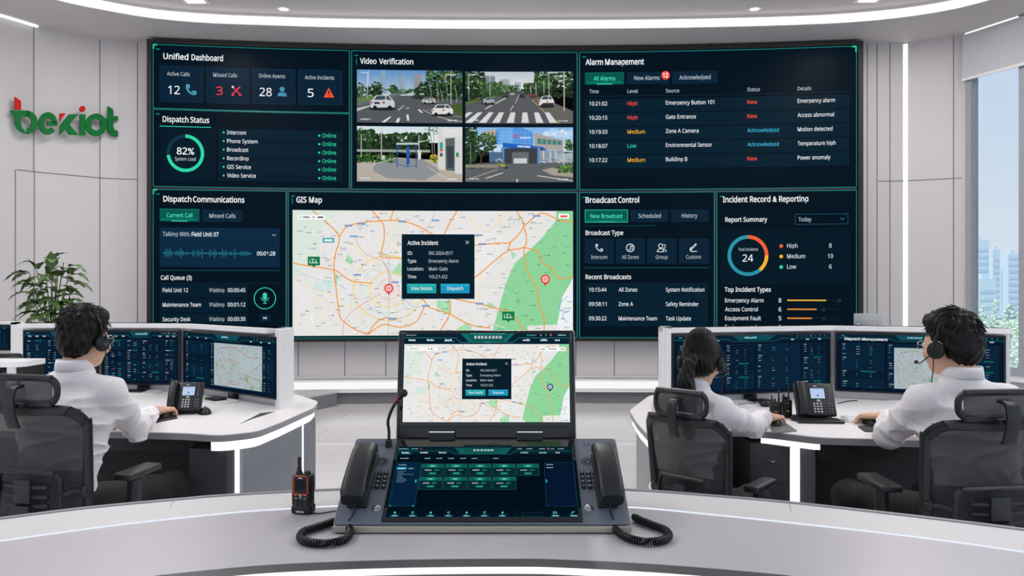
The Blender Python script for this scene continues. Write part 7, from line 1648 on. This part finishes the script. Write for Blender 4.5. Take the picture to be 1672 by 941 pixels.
c.line([(250, 120), (650, 120), (690, 154), (1090, 154), (1130, 120), (1520, 120)], 2.4, '#2b9f98', 4); rb_ = random.Random(12)
for i in range(8): hanzi(c, 800+i*27.5, 113, 23, '#e2f0ee', 6, rb_)
def wu(x, y, n, w_, h, col, L=7):
    for i in range(n): hh = h*rb_.uniform(.65, 1); c.rect(x+i*(w_+2), y+h-hh, x+i*(w_+2)+w_*.82, y+h, col, L)
for x in (290, 430, 567, 1165, 1300): wu(x, 128, 4 if x != 1165 else 4, 12, 15, '#e8f0f2')
wu(1412, 129, 3, 11, 14, '#e8f0f2'); c.rect(560, 143, 640, 150, '#1b6f9c', 6); wu(268, 94, 8, 8, 8, '#9fbcc4'); wu(1216, 94, 4, 8, 8, '#5fd0c8'); wu(1434, 94, 5, 8, 8, '#cfe0e4')
c.disc(1203, 99, 5, '#25c8d8', 8); c.disc(1262, 98, 5, '#e04a5a', 8); c.disc(1303, 98, 4, '#e6e6e6', 8); c.disc(1342, 98, 5, '#3fd07a', 8); c.disc(1379, 98, 9, '#b04a5a', 8); c.disc(1490, 98, 6, '#3fd0d8', 8)
draw_map(c, 257, 167, (1518-257)/1593, (752-167)/709, lw=.80, L0=5, dim=1.03, seed=4, detail=1.0)
c.rect(280, 186, 515, 218, '#f8f9f9', 14); wu(300, 197, 6, 9, 9, '#8a9298', 15); wu(440, 197, 1, 10, 10, '#303438', 15); wu(462, 197, 1, 12, 12, '#202428', 15)
c.rect(1285, 190, 1492, 220, '#f8f9f9', 14); wu(1298, 200, 4, 8, 10, '#50565c', 15); wu(1362, 198, 5, 10, 11, '#70767c', 15); wu(1454, 199, 3, 9, 11, '#d0423a', 15)
popup(c, 702, 277, 1077, 583, 18); pin(c, 1370, 490, 24, 14, '#123a6a'); c.build('upper_display', lid)
for x in (-.0955, .0955):
    g = G(); g.add(rbox(.058, .012, .034, .003, 2, cx=x, cy=-.004, cz=.001), 0, LID); g.add(rbox(.056, .006, .0036, .0008, 1, cx=x, cy=-.0085, cz=.0190), 1, LID); obj('hinge', g, [BLACKM, WHITE], cons)
g = G(); g.add(cyl((-.192, .226, .128), (.192, .226, .128), .0095, n=16)); g.add(rbox(.384, .02, .012, .003, cy=.222, cz=.124)); obj('hinge_bar', g, [BLACKM], cons)
HS = mat('handset_black', '#171a1f', 0.45, var=.05, coat=.0)
KT = mat('key_cap', '#2a2e35', .4); KN = mat('key_number', '#b4bac2', .5)
DIG = '123456789*0#'
for s_ in (-1, 1):
    lab = 'left' if s_ < 0 else 'right'
    g = G(); g.add(rbox(.040, .158, .010, .004, 2, cx=s_*.243, cy=.122, cz=.004), 0, SLOPE); g.add(rbox(.034, .03, .022, .006, 2, cx=s_*.243, cy=.182, cz=.006), 0, SLOPE); g.add(rbox(.034, .03, .022, .006, 2, cx=s_*.243, cy=.062, cz=.006), 0, SLOPE); obj('handset_cradle', g, [BLACKM], cons)
    g = G(); handset_geo(g, .160, .050, 0, .012); h = obj('handset', g, [HS], cons); h.matrix_local = SLOPE @ T(s_*.2485, .122, .010, rz=s_*.03)
    kp = None
    for j in range(4):
        for i in range(3):
            kx, ky = s_*.2132+(i-1)*.0130, .1415-j*.0130-.0; g = G(); g.add(rbox(.0098, .0088, .006, .0015, 2, cx=kx, cy=ky, cz=.003), 0, SLOPE)
            v_, f_, w_ = glyphs(DIG[j*3+i], .02); M = SLOPE @ T(kx-.0018, ky-.0022, .0062); g.add(([(a*.0062, b*.0062, 0) for a, b in v_], f_), 1, M, smooth=False); obj('key', g, [KT, KN], cons)
    g = G()
    for k in range(24):
        a = 2*PI*k/24
        for r0, r1 in ((.0045, .0085), (.0098, .0145)):
            a2 = a+(.13 if r0 > .006 else 0); w_ = .0006
            P0, P1 = Vector((math.cos(a2)*r0, math.sin(a2)*r0)), Vector((math.cos(a2)*r1, math.sin(a2)*r1)); t_ = Vector((-math.sin(a2), math.cos(a2)))*w_
            g.add(([(s_*.2150+p.x, .181+p.y, .0004) for p in (P0-t_, P1-t_, P1+t_, P0+t_)], [(0, 1, 2, 3)]), 0, SLOPE, smooth=False)
    obj('speaker_grille', g, [BLACKM], cons)
    g = G(); g.add(lathe([(.0085, .0), (.0085, .0012), (.0055, .0022), (.005, .004), (.002, .0046)], 22), 0, SLOPE @ T(s_*.2055, .0440, 0)); obj('round_button', g, [CHROME], cons)
    g = G()
    for k in range(5): g.add(rbox(.004, .0006 if k % 2 else .004, .0003, .0001, 1, cx=s_*.222-.010+k*.005, cy=.236, cz=.0003), 0, SLOPE)
    obj('emblem', g, [mat('emblem_grey', '#3d434d', .5)], cons)
    # curly cord: from the handset foot, over the front edge, resting on the counter
    base = Vector(cons.location); zc = CZ+.0085
    if s_ < 0: pts = [(566, 855, .006), (572, 868, .0), (566, 879, 0), (548, 886, 0), (520, 887.5, 0), (498, 884, 0), (490, 877, 0), (497, 868, 0), (515, 862, 0), (536, 855, 0), (545, 852, 0)]
    else: pts = [(998, 848, .010), (1004, 862, .002), (1013, 872, 0), (1032, 881, 0), (1058, 885, 0), (1080, 883, 0), (1092, 876, 0), (1086, 866, 0), (1066, 858, 0), (1046, 850, 0), (1036, 845, 0)]
    W = [PZ(x, y, zc+dz)-base for x, y, dz in pts]; W = smooth_path(W, 6)
    g = G(); g.add(coil(W, .0062, .0019, 68, 10))
    a0 = SLOPE @ Vector((s_*.247, .052, .020)); a1 = SLOPE @ Vector((s_*.246, .030, .004)); g.add(tube(smooth_path([a0, a1, SLOPE @ Vector((s_*.249, .012, .006)), W[0]], 6), .0016, 6))
    obj('coiled_cord', g, [BLACK], cons)
# gooseneck microphone
mbx = SLOPE @ Vector((-.2075, .232, .0)); g = G(); g.add(cyl(mbx, mbx+Vector((0, -.004, .014)), .008, .006, 14)); q = [mbx, Vector((-.207, mbx.y, mbx.z+.03)), Vector((-.208, mbx.y-.006, mbx.z+.055)), Vector((-.196, mbx.y-.02, mbx.z+.085)), Vector((-.181, mbx.y-.035, mbx.z+.105))]
P = smooth_path(q, 8); g.add(tube(P, .0032, 8)); tip = Vector(P[-1]); dd = (Vector(P[-1])-Vector(P[-4])).normalized(); g.add(cyl(tip-dd*.004, tip+dd*.016, .0045, .005, 12)); g.add(ell(tuple(tip+dd*.022), (.0085, .0085, .0085), 16, 10)); mc = obj('gooseneck_microphone', g, [BLACKM], cons)
g = G(); g.add(cyl(tip-dd*.001, tip+dd*.002, .0058, n=14)); obj('red_ring', g, [mat('mic_ring', '#b0202a', .4)], mc)

# ================================================================== ORANGE-FRAMED WALKIE TALKIE
p = PZ(492.5, 841, CZ); wt = thing('walkie_talkie', 'black walkie talkie with orange screen frame standing on the front counter', 'two-way radio', (p.x, p.y+.014, CZ+.0006), math.radians(-12))
OR_ = mat('radio_orange', '#d9622a', .4); RB = mat('radio_rubber', '#191a1c', .55, bump=.06, bscale=500)
g = G(); g.add(rbox(.040, .026, .076, .005, 3, cz=.042)); g.add(rbox(.0425, .031, .018, .005, 3, cz=.009)); g.add(rbox(.042, .02, .03, .004, 2, cz=.058, cy=.002)); obj('body', g, [RB], wt)
for x in (.0205, -.0205):
    for z in (.030, .045, .060): g = G(); g.add(rbox(.003, .012, .010, .001, 1, cx=x, cz=z)); obj('side_button', g, [BLACKM], wt)
g = G(); F_ = rrect(.031, .037, .005, 5); g.add(tube([(x, -.0132, .0595+z) for x, z in F_], .0011, 6, closed=True)); g.add(tube([(-.0188, -.012, .068), (-.0188, -.012, .020)], .0008, 5)); obj('orange_frame', g, [OR_], wt)
g = G(); g.add(rbox(.027, .0015, .030, .001, 1, cy=-.0133, cz=.0615)); obj('screen', g, [GLASSB], wt)
cv = Canvas(lambda x, y, h: (x, -.0142-h, y), step=.00005); cv.rect(-.0105, .050, .0105, .0705, '#1a1e22', 1)
for k in range(4): cv.rect(-.004+k*.0022, .0735, -.0025+k*.0022, .0752, '#d8dcde', 2)
cv.build('display', wt)
g = G(); g.add(rbox(.006, .003, .0028, .0008, 1, cx=-.0105, cy=-.0135, cz=.0392), 1); g.add(rbox(.006, .003, .0028, .0008, 1, cx=.0105, cy=-.0135, cz=.0392), 1); g.add(rbox(.007, .003, .005, .001, 1, cy=-.0135, cz=.0385), 0)
for j in range(5):
    for i in (-1, 0, 1): g.add(rbox(.0062, .003, .0028, .0008, 1, cx=i*.0098, cy=-.0132, cz=.0335-j*.0043-(.001 if i else 0)), 2 if j else 0)
obj('keypad', g, [mat('radio_key_light', '#9aa0a4', .5), OR_, mat('radio_key', '#3c4044', .5)], wt)
g = G(); g.add(rbox(.018, .002, .0035, .0006, 1, cy=-.0158, cz=.0055)); obj('nameplate', g, [mat('plate_silver', '#b8bcc0', .35)], wt)
g = G(); g.add(lathe([(.0068, 0), (.0068, .004), (.0050, .008), (.0045, .014), (.0036, .016), (.0036, .033), (.0030, .0355)], 14), 0, T(-.009, 0, .079)); obj('antenna', g, [RB], wt)
g = G(); g.add(lathe([(.0062, 0), (.0062, .006), (.0052, .0075)], 14), 0, T(.010, 0, .079)); obj('knob', g, [RB], wt)
P = smooth_path([PZ(505, 838, CZ+.0022), PZ(520, 839, CZ+.0022), PZ(534, 837, CZ+.0022), PZ(549, 834.5, CZ+.0022)], 6); tag(obj('cable', G().add(tube(P, .0013, 6)), [BLACK]), 'thin black cable running from the orange walkie talkie to the console', 'cable')
